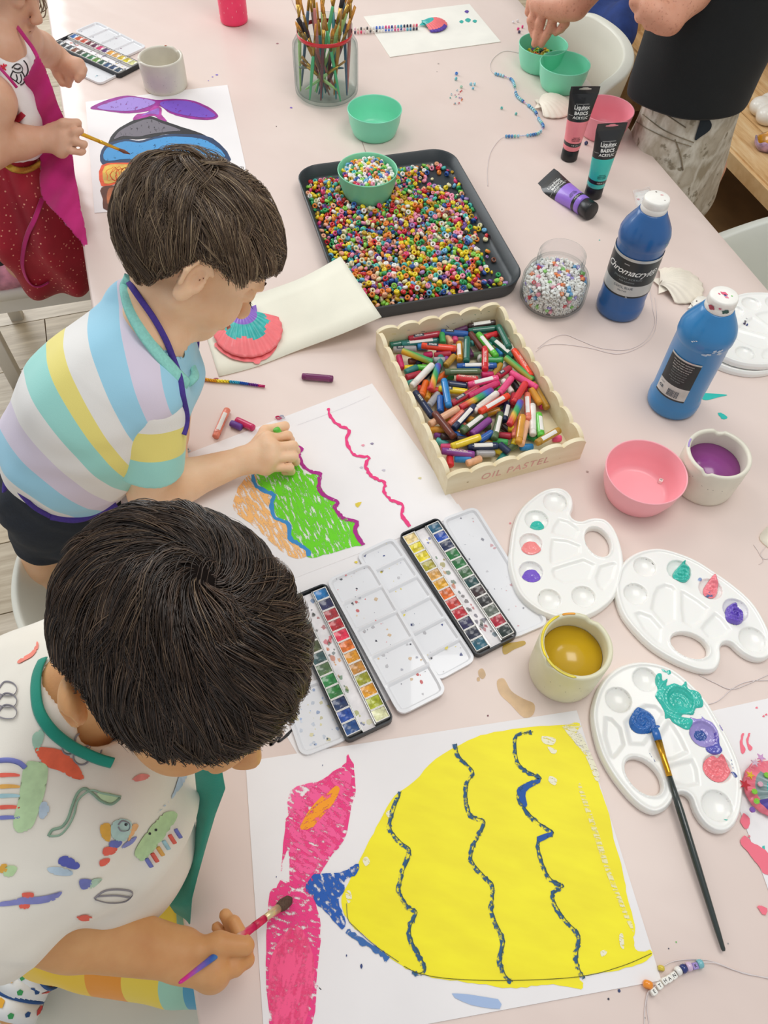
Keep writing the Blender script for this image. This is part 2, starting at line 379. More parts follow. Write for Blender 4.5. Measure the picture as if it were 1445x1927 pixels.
on_table('paint_spill',patch([(1351,777),(1362,779),(1369,787),(1360,789),(1354,784)],.0003,jit=.0008),TL_)
for pts,c in (([(515,1392),(508,1403),(530,1381),(523,1397),(552,1372)],'1d1c1e'),):
    on_table('ink_scribble',ribbon(pts,.0032,.0003,jit=.5),M(c,.6))
for x,y,c,s in ((520,238,'3a2530',.002),(548,203,'7a4fc0',.004),(400,145,'8f78cf',.003),(408,141,'7a68c8',.004),(392,152,'8f78cf',.002),(522,82,'b07a80',.004),(1105,888,'b49a90',.003),(918,1347,'6a1d30',.0015),(1175,1290,'b49a90',.001),(825,120,'b7a9a0',.003),(822,135,'b7a9a0',.002),(1213,1915,'333',.001),(1258,1785,'445',.001),(1272,1773,'6b5',.001),(1165,1865,'2d3a66',.002),(1145,1880,'334',.0015),(1128,452,'2bc2b4',.002),(960,985,'e08a92',.002),(1370,1776,'999999',.001)):
    c=c if len(c)==6 else ''.join(k*2 for k in c); q=P(x,y,0); on_table('paint_speck',(np.array([(q[0]+s*(.6+.4*random.random())*math.cos(a),q[1]+s*(.6+.4*random.random())*math.sin(a),TZ+.0005) for a in np.linspace(0,2*PI,7)[:-1]]),[tuple(range(6))]),M(c,.5,0))
# ================================================================ sheets of paper and what is painted on them
WP=M('f3efee',.6,.02,8,.1,300,.0005,name='white_paper'); CP=M('f3f0dd',.65,.03,12,.2,500,.0006,name='cream_card')
def sheet(px,h,label,name='paper_sheet',cat='paper',mat=None,thick=.0006,n=1,rc=0):
    mat=mat or WP; q=[P(x,y,h) for x,y in px]; c=sum(q)/len(q); e=empty(name,(c[0],c[1],TZ+h),0,label,cat)
    v,f=slab([(a[0]-c[0],a[1]-c[1]) for a in q],0,thick); obj('sheet',(v,f),mat,e,False); e['h']=h; return e
def put(e,name,vf,mat): return obj(name,(np.array(vf[0])-np.array([*e.location]),vf[1]),mat,e)
# ---- big painting in front
A=sheet([(462,1433),(1085,1337),(1244,1845),(499,1984)],.0005,'large white sheet with yellow and pink fish-tail painting, nearest the camera','painting','painting')
h0=.0013
YEL=M('ffee00',.5,.04,14,.15,60,.0006,name='yellow_poster_paint',stretch=(1,3,1),rot=.2)
DK=[0]
def dense(px,h,mat,e,name,n=4,jit=.0006,seed=0):
    DK[0]=(DK[0]+1)%30; h=h+DK[0]*.000006
    return put(e,name,patch(px,h,n=n,jit=jit,seed=seed),mat)
body=[(1091,1362),(1060,1364),(1000,1368),(930,1378),(880,1394),(820,1428),(780,1470),(742,1498),(715,1545),(690,1590),(668,1640),(645,1680),(643,1705),(660,1740),(700,1772),(727,1798),(765,1822),(800,1836),(860,1846),(900,1851),(960,1860),(1000,1856),(1040,1852),(1090,1862),(1096,1850),(1092,1836),(1150,1828),(1200,1815),(1225,1800),(1224,1788),(1200,1790),(1192,1765),(1195,1740),(1180,1690),(1172,1640),(1155,1580),(1142,1520),(1125,1470),(1105,1420),(1080,1395)]
dense(body,h0,YEL,A,'yellow_paint',jit=.0008)
for k,(px) in enumerate([[(1060,1370),(1085,1372),(1108,1410),(1128,1460),(1120,1468),(1100,1420)],[(1020,1385),(1045,1390),(1040,1402),(1022,1398)],[(1030,1405),(1048,1412),(1040,1420)],[(1035,1460),(1048,1467),(1044,1478),(1032,1470)],[(1165,1760),(1172,1758),(1174,1785),(1167,1780)],[(1130,1790),(1142,1788),(1140,1796),(1132,1800)],[(682,1618),(690,1612),(696,1622),(688,1630)],[(650,1680),(658,1676),(662,1690),(655,1700)],[(726,1530),(734,1525),(732,1540)]]):
    dense(px,h0+.0004,crayon('f4efd2',.62,120,(1,4,1),.3,500),A,'bare_patch',3,0,k)
for px in ([(1088,1480),(1100,1490),(1150,1640),(1190,1740),(1184,1745),(1140,1640),(1100,1520)],[(1060,1365),(1090,1362),(1093,1368),(1064,1372)]):
    dense(px,h0+.0004,crayon('f4ecb0',.5,60,(1,8,1),.0,400),A,'thin_paint')

dense([(850,1870),(880,1872),(938,1880),(940,1898),(905,1895),(870,1885)],h0+.0002,crayon('a9bfe2',.9,60,(1,2,1),0,300),A,'blue_stain',2)
PK=crayon('f43c86',.60,110,(1,2.2,1),.25,900,'pink_crayon'); PK2=crayon('ff4f93',.66,70,(3.5,1,1),.1,600,'pink_crayon_soft'); BL=crayon('1f5cb4',.62,140,(1,2,1),.8,900,'blue_crayon')
up=[(655,1420),(668,1452),(669,1485),(660,1530),(648,1580),(615,1622),(596,1655),(580,1672),(560,1668),(545,1665),(543,1600),(532,1625),(528,1638),(538,1560),(542,1535),(575,1492),(608,1465),(635,1448),(650,1436)]
lo=[(520,1672),(528,1655),(545,1660),(575,1668),(592,1690),(600,1730),(603,1770),(596,1850),(606,1862),(596,1858),(588,1927),(560,1950),(512,1948),(508,1900),(500,1840),(500,1760),(507,1680)]
dense(up,h0,PK,A,'pink_crayon',3,.0012); dense(lo,h0,PK,A,'pink_crayon',3,.0012); dense([(520,1780),(560,1740),(590,1800),(585,1890),(560,1945),(515,1940),(505,1840)],h0+.0002,crayon('ff5a8e',.62,45,(3,.8,1),.1,400,'pink_wash',softness=.14),A,'pink_wash',3,.001)
dense([(545,1490),(600,1470),(655,1450),(660,1490),(640,1580),(590,1640),(552,1650),(545,1560)],h0+.0002,crayon('fd5f9c',.55,60,(1,3,1),.5,500),A,'pink_crayon',3,.001)
dense([(632,1479),(638,1492),(628,1510),(600,1545),(585,1558),(566,1562),(568,1548),(592,1512)],h0+.0004,crayon('ffa21f',.62,90,(1,3,1),-.6,700),A,'orange_crayon',3,.0008)
dense([(574,1672),(588,1648),(600,1644),(640,1642),(660,1632),(672,1626),(676,1632),(668,1648),(650,1655),(648,1676),(638,1690),(640,1705),(650,1735),(645,1748),(632,1738),(612,1716),(598,1704),(588,1688)],h0+.0005,BL,A,'blue_crayon',3,.0008)
put(A,'blue_crayon',ribbon([(652,1752),(675,1768),(700,1782),(722,1798),(730,1806)],.0055,h0+.0005,jit=.5),crayon('3a6cae',.6,160,(1,1,1),0,900))
LN=[[(752,1490),(738,1530),(733,1560),(752,1585),(770,1602),(757,1640),(750,1672),(756,1692),(768,1708),(782,1718),(770,1745),(773,1772),(788,1800),(798,1822),(788,1832),(775,1830)],
 [(856,1400),(862,1425),(888,1452),(878,1475),(876,1505),(885,1535),(910,1548),(893,1585),(885,1618),(910,1650),(926,1668),(924,1715),(935,1745),(946,1772),(940,1805),(948,1835),(962,1848)],
 [(1000,1378),(972,1384),(968,1405),(973,1435),(990,1452),(1016,1466),(985,1480),(975,1502),(988,1525),(1010,1548),(1039,1568),(1014,1580),(1013,1605),(1025,1640),(1036,1656),(1057,1668),(1040,1680),(1042,1700),(1062,1732),(1088,1762),(1083,1800),(1088,1825),(1098,1842)]]
for k,l in enumerate(LN):
    put(A,'crayon_line',ribbon(l,.0048,h0+.0006,jit=.45,seed=k),crayon('2c5c86',.55,260,(1,1,1),0,1400,'dark_blue_crayon_line')); put(A,'pencil_line',ribbon([(x+3,y-1) for x,y in l],.0007,h0+.0008,jit=.2),M('4a5a3a',.8))
dense([(975,1482),(1012,1466),(1016,1472),(990,1490),(992,1515),(985,1518),(976,1500)],h0+.0008,crayon('2459a6',.7,200,(1,1,1),0,900),A,'blue_crayon',3)
dense([(1010,1575),(1038,1566),(1037,1574),(1016,1584)],h0+.0008,crayon('2459a6',.8,200,(1,1,1),0,900),A,'blue_crayon',2)
put(A,'pencil_line',ribbon([(760,1818),(790,1832),(850,1842),(960,1845),(1090,1838),(1170,1818),(1226,1794)],.0006,h0+.0009,jit=.1),M('5a5a20',.8))
put(A,'pencil_line',ribbon([(652,1700),(655,1730),(668,1745),(700,1775),(750,1810)],.0006,h0+.0009,jit=.1),M('5a5a60',.8))
for x,y,s in ((680,1818,.003),(652,1798,.0015),(520,1650,.001),(607,1440,.001)): dense([(x-s*800,y),(x,y-s*1600),(x+s*800,y),(x,y+s*1800)],h0+.0003,M('2c3f78',.6),A,'speck',2,0)
# ---- drawing of the boy in stripes
B=sheet([(200,912),(700,722),(872,966),(420,1140)],.0004,'white drawing sheet with lime green crayon scales beside the wooden box','drawing','drawing')
B2=sheet([(380,1120),(862,948),(1010,1150),(560,1420)],.0001,'white sheet under the two open watercolour tins','paper_sheet','paper',thick=.0003)
h1=.0012
GR=crayon('6fdc1c',.60,55,(1,5,1),1.1,700,'lime_crayon'); OR=crayon('ffc27a',.55,50,(1,5,1),1.0,700,'peach_crayon')
dense([(556,835),(566,852),(563,875),(580,893),(600,890),(603,915),(618,935),(632,945),(635,960),(648,975),(670,982),(672,1000),(682,1024),(660,1030),(620,1042),(580,1049),(572,1030),(545,1008),(540,985),(518,968),(512,945),(515,930),(490,915),(480,895),(510,870)],h1,GR,B,'green_crayon',4,.001)
dense([(480,892),(486,915),(512,935),(510,960),(520,975),(540,990),(545,1015),(578,1038),(572,1049),(545,1047),(500,1010),(470,985),(440,960),(445,925),(462,900)],h1+.0001,OR,B,'peach_crayon',4,.001)
put(B,'crayon_line',ribbon([(476,893),(480,912),(500,925),(516,932),(511,950),(518,975),(542,985),(545,1012),(560,1022),(578,1035),(580,1047)],.006,h1+.0003,jit=.4),crayon('3c8fcf',.85,200,(1,1,1),0,1200))
put(B,'crayon_line',ribbon([(556,838),(568,845),(562,855),(568,872),(585,888),(602,892),(600,915),(610,932),(636,945),(630,955),(640,970),(652,978),(672,982),(668,1000),(683,1026)],.0062,h1+.0004,jit=.4),crayon('b01f8a',.72,200,(1,1,1),0,1200))
put(B,'crayon_line',ribbon([(618,768),(622,785),(638,800),(657,810),(652,828),(660,848),(672,858),(694,860),(688,875),(695,892),(710,902),(724,908),(722,925),(735,940),(758,952),(756,970),(772,990)],.0048,h1+.0004,jit=.6),crayon('ee3b80',.82,200,(1,1,1),0,1200))
put(B,'crayon_line',ribbon([(395,870),(375,885),(368,880)],.008,h1+.0004,jit=.7),crayon('ee3b80',.82,200,(1,1,1),0,1200))
put(B,'pencil_line',ribbon([(560,800),(640,770),(697,745)],.0004,h1,jit=0),M('d9d3d8',.8))
dense([(668,948),(680,945),(674,955)],h1,M('ead24a',.7),B,'speck',2)
for x,y,c in ((683,838,'f0a0b0'),(700,835,'9a90a8'),(680,880,'c9c4cf'),(722,885,'c9c4cf'),(790,900,'d8d0a0'),(670,1058,'ead24a')): dense([(x-4,y),(x,y-2),(x+4,y-1),(x+1,y+2)],h1+.0001,M(c,.8,0),B,'speck',2,.0004)
# ---- mermaid tail of the girl
Cc=sheet([(161,192),(428,160),(462,312),(460,380),(178,401)],.0004,'white sheet with purple fluke and striped fish-tail painting before the girl','painting','painting')
OL='9c1f94'
dense([(170,203),(205,187),(240,180),(275,185),(298,188),(330,186),(365,190),(395,203),(411,219),(390,226),(350,222),(320,213),(300,200),(275,210),(235,213),(195,208)],h1,M(OL,.6,.15,60),Cc,'purple_outline',5)
dense([(183,203),(215,190),(245,183),(280,188),(292,194),(262,206),(228,209)],h1+.0003,crayon('a58ad8',.74,60,(2,1,1),0,300),Cc,'violet_wash',5)
dense([(303,192),(340,189),(372,196),(405,217),(380,221),(335,214),(308,203)],h1+.0003,crayon('7a50c4',.76,60,(2,1,1),0,300),Cc,'violet_wash',5)
dense([(290,200),(304,203),(304,215),(314,228),(300,225),(290,218),(270,222),(250,226),(258,215),(276,212)],h1+.0002,M('b4309c',.6,.15,60),Cc,'purple_outline',4)
dense([(293,205),(300,206),(298,216),(285,214),(265,218)],h1+.0004,M('9a63c8',.6,.15,60),Cc,'violet_wash',3)
dense([(252,226),(280,219),(300,224),(330,235),(380,252),(402,266),(350,262),(318,252),(290,258),(262,262),(238,262),(210,272),(204,268),(218,246)],h1+.0001,M('1d1b1f',.6,.2,80),Cc,'black_outline',4)
dense([(258,230),(282,224),(305,232),(340,245),(315,248),(285,252),(262,257),(232,256),(215,262),(226,246)],h1+.0004,crayon('77727a',.72,50,(1,3,1),1.2,400),Cc,'grey_wash',4)
dense([(196,275),(235,262),(262,265),(290,258),(330,252),(400,260),(430,310),(300,312),(240,306),(192,309)],h1+.0001,M('17375f',.6,.1,80),Cc,'dark_blue_outline',4)
dense([(201,279),(235,266),(264,269),(290,262),(330,257),(390,265),(420,300),(300,303),(240,299),(198,302)],h1+.0004,crayon('4a9bd6',.76,70,(2,1,1),.3,300),Cc,'blue_wash',4)
dense([(191,311),(240,306),(300,304),(420,310),(420,352),(250,352),(225,345),(191,350)],h1+.0001,M('f0571d',.6,.1,80),Cc,'orange_outline',3)
dense([(197,313),(240,309),(300,308),(410,313),(410,346),(250,346),(225,341),(197,345)],h1+.0004,M('f8c24a',.5,.25,30,name='yellow_wash'),Cc,'yellow_wash',3)
rs=np.random.RandomState(3)
for k in range(5):
    c0=(208+k*9,328); put(Cc,'orange_scribble',ribbon([(c0[0]+11*math.cos(a)+rs.uniform(-3,3)+a*1.2,c0[1]+12*math.sin(a)+rs.uniform(-3,3)) for a in np.linspace(0,11,26)],.0013,h1+.0006,n=3,jit=.3),M('ee5a1e',.7))
dense([(191,353),(225,349),(300,352),(300,398),(205,398),(193,375)],h1+.0001,M('6a3418',.6,.2,60),Cc,'brown_outline',3)
dense([(203,358),(225,353),(300,356),(300,392),(212,393)],h1+.0004,M('b4602c',.5,.3,30,name='brown_wash'),Cc,'brown_wash',3)
# ---- card with shell, by the boy in stripes, standing up from the table
def curved_card():
    e=empty('shell_card',P(560,620,.0)*np.array([1,1,1]),0,'cream card with teal and coral shell, its far end lifted by the bead tray','card')
    # near edge follows the photographed curve, the far end is lifted onto the rim of the tray
    nb=[(412,709,.001),(480,691,.0012),(560,660,.005),(640,630,.024),(718,597,.042)]; nt_=[(375,590,.001),(430,572,.0015),(500,548,.008),(570,522,.030),(641,483,.046)]
    a=smooth_path([P(x,y,h) for x,y,h in nb],5); b=smooth_path([P(x,y,h) for x,y,h in nt_],5); n=len(a); v=[]
    for th in (.0,.0008):
        for k in range(6):
            w=k/5; v+=[tuple(a[i]*(1-w)+b[i]*w+np.array([0,0,th])-np.array([*e.location])) for i in range(n)]
    f=[]; N=6*n
    for k in range(5):
        for i in range(n-1):
            q=(k*n+i,k*n+i+1,(k+1)*n+i+1,(k+1)*n+i); f+=[tuple(N+j for j in q),q[::-1]]
    rim=[i for i in range(n)]+[k*n+n-1 for k in range(1,6)]+[5*n+i for i in range(n-2,-1,-1)]+[k*n for k in range(4,0,-1)]
    for i in range(len(rim)): j=(i+1)%len(rim); f.append((rim[i],rim[j],rim[j]+N,rim[i]+N))
    obj('card',(v,f),CP,e); return e
SH=curved_card()
# ---- far card with shell, right-hand paper
Dd=sheet([(684,32),(883,8),(942,79),(733.6,108)],.0004,'white card with a painted shell and bead trail at the far side','card','card',M('f4f1e6',.6,.03,12,name='white_card'),.0012)
for x,y,s in ((878,22,.006),(880,38,.008),(893,40,.006),(868,41,.006)): dense([(x-s*700,y),(x,y-s*500),(x+s*800,y-1),(x+s*200,y+s*500)],.0018,M('5b3fa0' if y<30 else '35b6aa',.5),Dd,'paint_smear',2,.0005)
Ee=sheet([(1326,1341),(1500,1302),(1560,1700),(1480,1772)],.0004,'white sheet with a coral painted shell at the right edge, below the palettes','painting','painting')
Ee2=None
for px in ([(1393,1585),(1402,1572),(1415,1585),(1440,1600),(1470,1640),(1440,1645),(1425,1625),(1408,1605)],[(1393,1548),(1400,1530),(1412,1545),(1405,1560)],[(1392,1400),(1396,1382),(1401,1380),(1397,1395),(1402,1412),(1396,1418)],[(1404,1395),(1409,1380),(1412,1382),(1408,1396),(1415,1408),(1410,1412)],[(1425,1708),(1433,1704),(1445,1712),(1438,1722)],[(1436,1614),(1460,1600),(1462,1630)]):
    dense(px,h1,crayon('f7788a',.9,120,(1,2,1),.3,500),Ee,'coral_paint',4,.0008)
for x,y in ((1437,1349),(1442,1346),(1424,1333),(1410,1575)): dense([(x-3,y),(x,y-3),(x+3,y)],h1,M('f7788a',.6),Ee,'coral_paint',2)
dense([(1434,1594),(1438,1592),(1440,1600),(1436,1602)],h1,TL_,Ee,'teal_speck',2)
# ================================================================ bowls, cups, jars, bottles, tubes
def shade(hexc,k): c=[int(hexc[i:i+2],16) for i in (0,2,4)]; return ''.join('%02x'%max(0,min(255,int(x*k))) for x in c)
def bowl(c,col,label,R=.0605,H=.055,group=None):
    e=empty('bowl',(c[0],c[1],TZ),0,label,'bowl',group); r0=R*.80
    prof=[(0,.0012),(r0*.86,.0012),(r0*.9,0),(r0*.97,.0015),(r0*1.02,.006),(R*.93,H*.5),(R*.985,H-.003),(R,H-.0012),(R-.0004,H),(R-.0016,H),(R-.0022,H-.0015),(R*.905,H*.5),(r0*.97,.009),(r0*.9,.0045),(r0*.8,.0032),(0,.0030)]
    obj('bowl_wall',lathe(prof,72,False),M(col,.38,.02,20,coat=.15),e); return e
MINT='86e5c0'; PINK='ffa3b0'
bowl(P(705,204,.055),MINT,'empty mint green bowl between the brush jar and bead tray')
BB=np.array([-.0718,1.629])*(.94-.068); b=bowl(BB,'8adfb4','mint green bowl of beads standing inside the black tray'); b.location.z=TZ+.011
bowl(np.array([.434,2.162])*.885,MINT,'empty mint green bowl next to the white chair back')
BD=P(1023,82,.055); bowl(BD,MINT,'mint green bowl of beads under the adult hand')
PB=np.array([.435,.7845])*.885; bowl(PB,'ffb0b8','pink bowl holding one letter bead, in front of the wooden box')
bowl(P(1143,204,.055),PINK,'pink bowl behind the standing paint tubes')
def cup(c,R,H,col,label,rot,liquid=None,ll=0,marks=()):
    e=empty('water_cup',(c[0],c[1],TZ),0,label,'cup'); seg=96
    prof=[(0,0),(R*.93,0),(R*.97,.002),(R*.985,.008),(R,H*.6),(R,H-.003),(R-.001,H),(R-.004,H+.0003),(R-.006,H-.001),(R-.0068,H-.004),(R-.0075,H*.5),(R-.009,.009),(R-.014,.006),(0,.006)]
    v,f=lathe(prof,seg,False); v=[list(q) for q in v]
    for q in v:
        if q[2]>H-.02:
            a=math.atan2(q[1],q[0])
            for n0,wd,dp in ((rot,.17,.0055),(rot+2.75,.15,.005)):
                d=abs((a-n0+PI)%(2*PI)-PI)
                if d<wd: q[2]-=dp*(1-(d/wd)**2)*min(1,(q[2]-(H-.02))/.016); q[0]*=1+.02*(1-d/wd); q[1]*=1+.02*(1-d/wd)
    m=M(col,.55,.05,18,.1,90,.0006,coat=.25); obj('cup_wall',(v,f),m,e)
    if liquid:
        L,ln=liquid; obj('water',lathe([(0,ll-.004),(R-.0079,ll-.004),(R-.0078,ll),(0,ll)],64,False),M(L,.22,.04,12,name=ln,coat=.3,spec=.5),e)
    for a0,a1,c2,w in marks:
        pth=[((R-.003)*math.cos(a),(R-.003)*math.sin(a),H+.0006) for a in np.linspace(a0,a1,14)]; obj('rim_paint',tube(pth,[.0006]+[w]*12+[.0006],6,flat=.25),M(c2,.4,.1),e)
    rs=np.random.RandomState(int(R*1e5))
    for k in range(14):
        a=rs.uniform(-2.6,-.4); z=rs.uniform(.01,H-.02); q=R*1.001; s=rs.uniform(.0004,.0008)
        T=np.array([-math.sin(a),math.cos(a),0]); o=np.array([q*math.cos(a),q*math.sin(a),z]); obj('speckle',([o+T*s,o+np.array([0,0,s]),o-T*s,o-np.array([0,0,s])],[(0,1,2,3)]),M('6a6358',.7,0),e)
    return e
cup(np.array([.2836,.4634])*.858,.0455,.082,'e9e4c4','cream cup of yellow paint water with yellow on its rim',1.0,('cfa60c','yellow_paint_water'),.058,((2.0,3.6,'f4dc2c',.0016),(3.6,4.6,'ecd94a',.0018),(1.5,1.9,'f0a020',.0014)))
cup(P(1346,856,.072)+np.array([.007,.004,0]),.0480,.072,'e8e2d0','cream cup of purple paint water beside the pink bowl',1.35,('8c3a86','purple_paint_water'),.046,((2.55,2.95,'b59ad8',.0014),))
cup(P(301,105,.068),.0515,.068,'dcd6c6','empty chalky cream cup near the girl\'s paint tin',.9,None,0,((1.45,1.55,'b4603c',.0018),))
# streak of brown inside the empty cup
# ---- glass jar with red band, full of brushes
J=P(615,176,0); jar=empty('brush_jar',J,0,'glass jar with red rim band, packed with paintbrushes','jar')
Rj=.076; Hj=.152
prof=[(0,.003),(.060,.003),(.068,.004),(.0735,.010),(.0745,.022),(.0745,.100),(.0735,.112),(.066,.124),(.0610,.130),(.0605,.137),(.0625,.142),(.0625,.150),(.0605,.152),(.0585,.150),(.0575,.142),(.0565,.131),(.060,.122),(.0695,.110),(.0715,.098),(.0715,.024),(.069,.013),(.062,.010),(0,.010)]
obj('glass_wall',lathe(prof,72,False),glass('jar_glass',(244,248,247),.02),jar)
obj('rim_band',lathe([(.0612,.1285),(.0622,.129),(.0622,.1365),(.0614,.137)],72,False),M('d8232c',.25,.05,coat=.5),jar)
bps=[]
def brush(a,b,col,bw,btype,label,group=None,L=None,blen=.028,bcol='c98a4a',fc='c9a050',cat='brush'):
    """a: handle end, b: bristle tip"""
    a=np.asarray(a,float);b=np.asarray(b,float); d=b-a; Ln=np.linalg.norm(d); d=d/Ln; Fm=frame_z(d)
    e=empty('paintbrush',a,0,label,cat,group); z0=Ln-blen-.03; z1=Ln-blen; hr=.0032
    pts=[(0,0,0),(0,0,.003),(0,0,z0*.25),(0,0,z0*.75),(0,0,z0-.006),(0,0,z0)]
    obj('handle',xf(tube(pts,[hr*.35,hr*.6,hr*.9,hr*1.35,hr*1.1,hr*.95],8),Fm),M(col,.35,.08,coat=.3),e)
    if btype=='flat': 
        v,f=tube([(0,0,z0-.002),(0,0,z0+.012),(0,0,z1)],[hr,hr*1.05,bw/2],10); v=[(x,y*(1 if z<z0+.013 else .3),z) for x,y,z in v]
        w,g=tube([(0,0,z1-.001),(0,0,z1+blen*.6),(0,0,Ln)],[bw/2*.98,bw/2*1.12,bw/2*1.0],10); w=[(x,y*.3,z) for x,y,z in w]
    else:
        v,f=tube([(0,0,z0-.002),(0,0,z1)],[hr,bw/2],10); w,g=tube([(0,0,z1-.001),(0,0,z1+blen*.4),(0,0,z1+blen*.8),(0,0,Ln)],[bw/2*.95,bw/2*1.15,bw/2*.7,.0004],10)
    obj('ferrule',xf((v,f),Fm),M(fc,.3,.1,metal=.9),e); obj('bristles',xf((w,g),Fm),M(bcol,.8,.25,600,.5,900,stretch=(1,1,.1)),e); return e
HC=[('pale lime','b9dc8c'),('grass green','5fc489'),('slate blue','50708c'),('maroon','7c4650'),('salmon pink','e08a86'),('amber','c98a3c'),('teal','3f8f98'),('dusty brown','8a6a62')]
BCs=[('golden','d9963f'),('dark','3a3438'),('tan','b98a50'),('orange','e9a04a')]
spec=[(-.062,.02,.20),(-.052,-.02,.165),(-.045,.03,.215),(-.035,-.035,.16),(-.022,.015,.225),(-.02,-.045,.155),(-.008,.04,.235),(.0,-.04,.17),(.008,.0,.24),(.018,.035,.235),(.02,-.045,.165),(.03,0.0,.225),(.036,-.03,.18),(.044,.03,.24),(.05,-.01,.19),(.058,.015,.21),(.03,.045,.22),(-.03,.045,.22),(-.05,.005,.175),(.01,-.025,.2),(-.01,-.02,.185),(.047,-.028,.17),(-.006,.02,.215),(.025,.02,.2),(-.04,-.005,.19),(.038,.012,.23)]
for k,(x,y,L) in enumerate(spec):
    top=np.array([x*.95,y*.95+.004,.135]); bot=np.array([-x*.25+RNG.uniform(-.035,.035),-.02-y*.2+RNG.uniform(-.022,.02),.0125])
    if k in (7,5,19): bot=np.array([x+.01*(k-10)*.3,-.058,.0125])
    if k in (0,2): bot=np.array([-.060,-.02+.012*k,.0125])
    if k in (15,13): bot=np.array([.050,-.03+.005*(k-13),.0125])
    d=top-bot; d/=np.linalg.norm(d); hn,hc=HC[(k*5+k//8)%8]; bn,bc=BCs[(k*3+k//5)%4]
    flat=k%3!=1
    # several lie with their broad gold ferrules just inside the rim
    brush(J+bot,J+bot+d*L,hc,.014 if flat else .008,'flat' if flat else 'round','%s handled paintbrush with %s %s bristles, %s in the red-banded jar'%(hn,bn,'flat' if flat else 'pointed',['leaning left','standing upright','leaning right'][0 if x<-.02 else 2 if x>.025 else 1]),'brushes in the glass jar',blen=.03 if flat else .026,bcol=bc)
for k,(a,b,hc,n) in enumerate([((.03,-.045,.03),(-.055,-.03,.085),'b9dc8c','slanting down to the right'),((-.045,-.045,.03),(.048,-.04,.094),'a9d48c','slanting up to the right'),((.0,-.05,.05),(-.05,-.04,.10),'8a7040','crossing in front'),((.04,.02,.05),(-.06,-.015,.064),'50708c','lying nearly level')]):
    brush(J+np.array(a),J+np.array(b),hc,.010,'flat','short paintbrush %s inside the red-banded jar'%n,'brushes in the glass jar',blen=.018,bcol='8a8f88' if k==3 else 'b98a50')
# ---- jar of letter beads
L0=P(1036,566,0); Lj=empty('bead_jar',L0,0,'round glass jar filled with small white letter beads','jar'); Rl=.0605
profo=[(0,.002),(.045,.002),(.054,.005),(.0600,.014),(.0605,.030),(.0600,.050),(.055,.064),(.046,.074),(.0415,.078),(.0415,.082),(.0425,.084),(.0415,.087),(.0415,.091),(.0425,.093),(.0415,.096),(.0412,.104),(.040,.106),(.0385,.104),(.0385,.078),(.044,.071),(.0525,.061),(.0572,.049),(.0578,.030),(.0572,.016),(.052,.009),(.044,.006),(0,.006)]
obj('glass_wall',lathe(profo,72,False),glass('jar_glass_small',(250,251,252),.02),Lj)
# letter bead meshes, each a rounded cube with a hole and a printed letter
def letter_bead(col,ch,inkc='17171a'):
    s=.0062; v,f=slab(rrect(s,s,.0014,2),-s/2,s/2,.0009); g=text(ch,.0044,bold=.00005); vs=[v];
    tv=np.array(g[0]); parts=[(v,f)]; mi=[0]*len(f)
    if len(tv):
        for R in (np.eye(3),rx(PI)): 
            q=xf((tv+np.array([0,0,s/2+.00012]),g[1]),R); parts.append(q); mi+=[1]*len(g[1])
    vf=join(*parts); o=obj('letter_bead',vf,[M(col,.35,.02),M(inkc,.5,0)],None,False,mi); me=o.data; bpy.data.objects.remove(o); return me
LB=[letter_bead('f6f3ea',c) for c in 'AEOSRLIMNTUC']; LC=[letter_bead(c,k,'f6f6f0') for c,k in (('dc3a44','O'),('6fa8d0','B'),('f08a50','S'),('8fce6a','V'),('f3a0ae','J'),('a89ad8','M'))]; LC2=[('red','dc3a44'),('blue','6fa8d0'),('orange','f08a50'),('green','8fce6a'),('pink','f3a0ae'),('lilac','a89ad8')]
def randrot(rs=RNG):
    q=rs.randn(4); q/=np.linalg.norm(q); w,x,y,z=q
    return np.array([[1-2*(y*y+z*z),2*(x*y-z*w),2*(x*z+y*w)],[2*(x*y+z*w),1-2*(x*x+z*z),2*(y*z-x*w)],[2*(x*z-y*w),2*(y*z+x*w),1-2*(x*x+y*y)]])
def m4(R,t): m=Matrix.Identity(4); 
def setm(o,R,t): o.matrix_world=Matrix(((R[0][0],R[0][1],R[0][2],t[0]),(R[1][0],R[1][1],R[1][2],t[1]),(R[2][0],R[2][1],R[2][2],t[2]),(0,0,0,1)))
def rin(z): # inner wall radius
    return np.interp(z,[.006,.009,.016,.030,.049,.061],[.044,.050,.0560,.0566,.0560,.0515])-.0036
pts=[]
cands=[]
for k in range(46000):
    z=RNG.uniform(.0105,.058); top=.052+.006*math.sin(k); r=rin(z)*math.sqrt(RNG.uniform(.0,1)); 
    cands.append((r,z))
grid={}
def place(x,y,z,md):
    key=(int(x//md),int(y//md),int(z//md))
    for i in (-1,0,1):
        for j in (-1,0,1):
            for l in (-1,0,1):
                for q in grid.get((key[0]+i,key[1]+j,key[2]+l),()):
                    if (q[0]-x)**2+(q[1]-y)**2+(q[2]-z)**2<md*md: return False
    grid.setdefault(key,[]).append((x,y,z)); return True
# outer layers first: against the glass, then the top of the heap
outer=[]
for r,z in cands:
    a=RNG.uniform(0,2*PI); rr=rin(z)
    if RNG.rand()<.62: r=rr-RNG.uniform(0,.0008)
    else: z=.057+RNG.uniform(-.002,.001)-.10*(rr-r)*.0; 
    x,y=r*math.cos(a),r*math.sin(a)
    if r>rin(z): continue
    if place(x,y,z,.0063): outer.append((x,y,z,a,r))
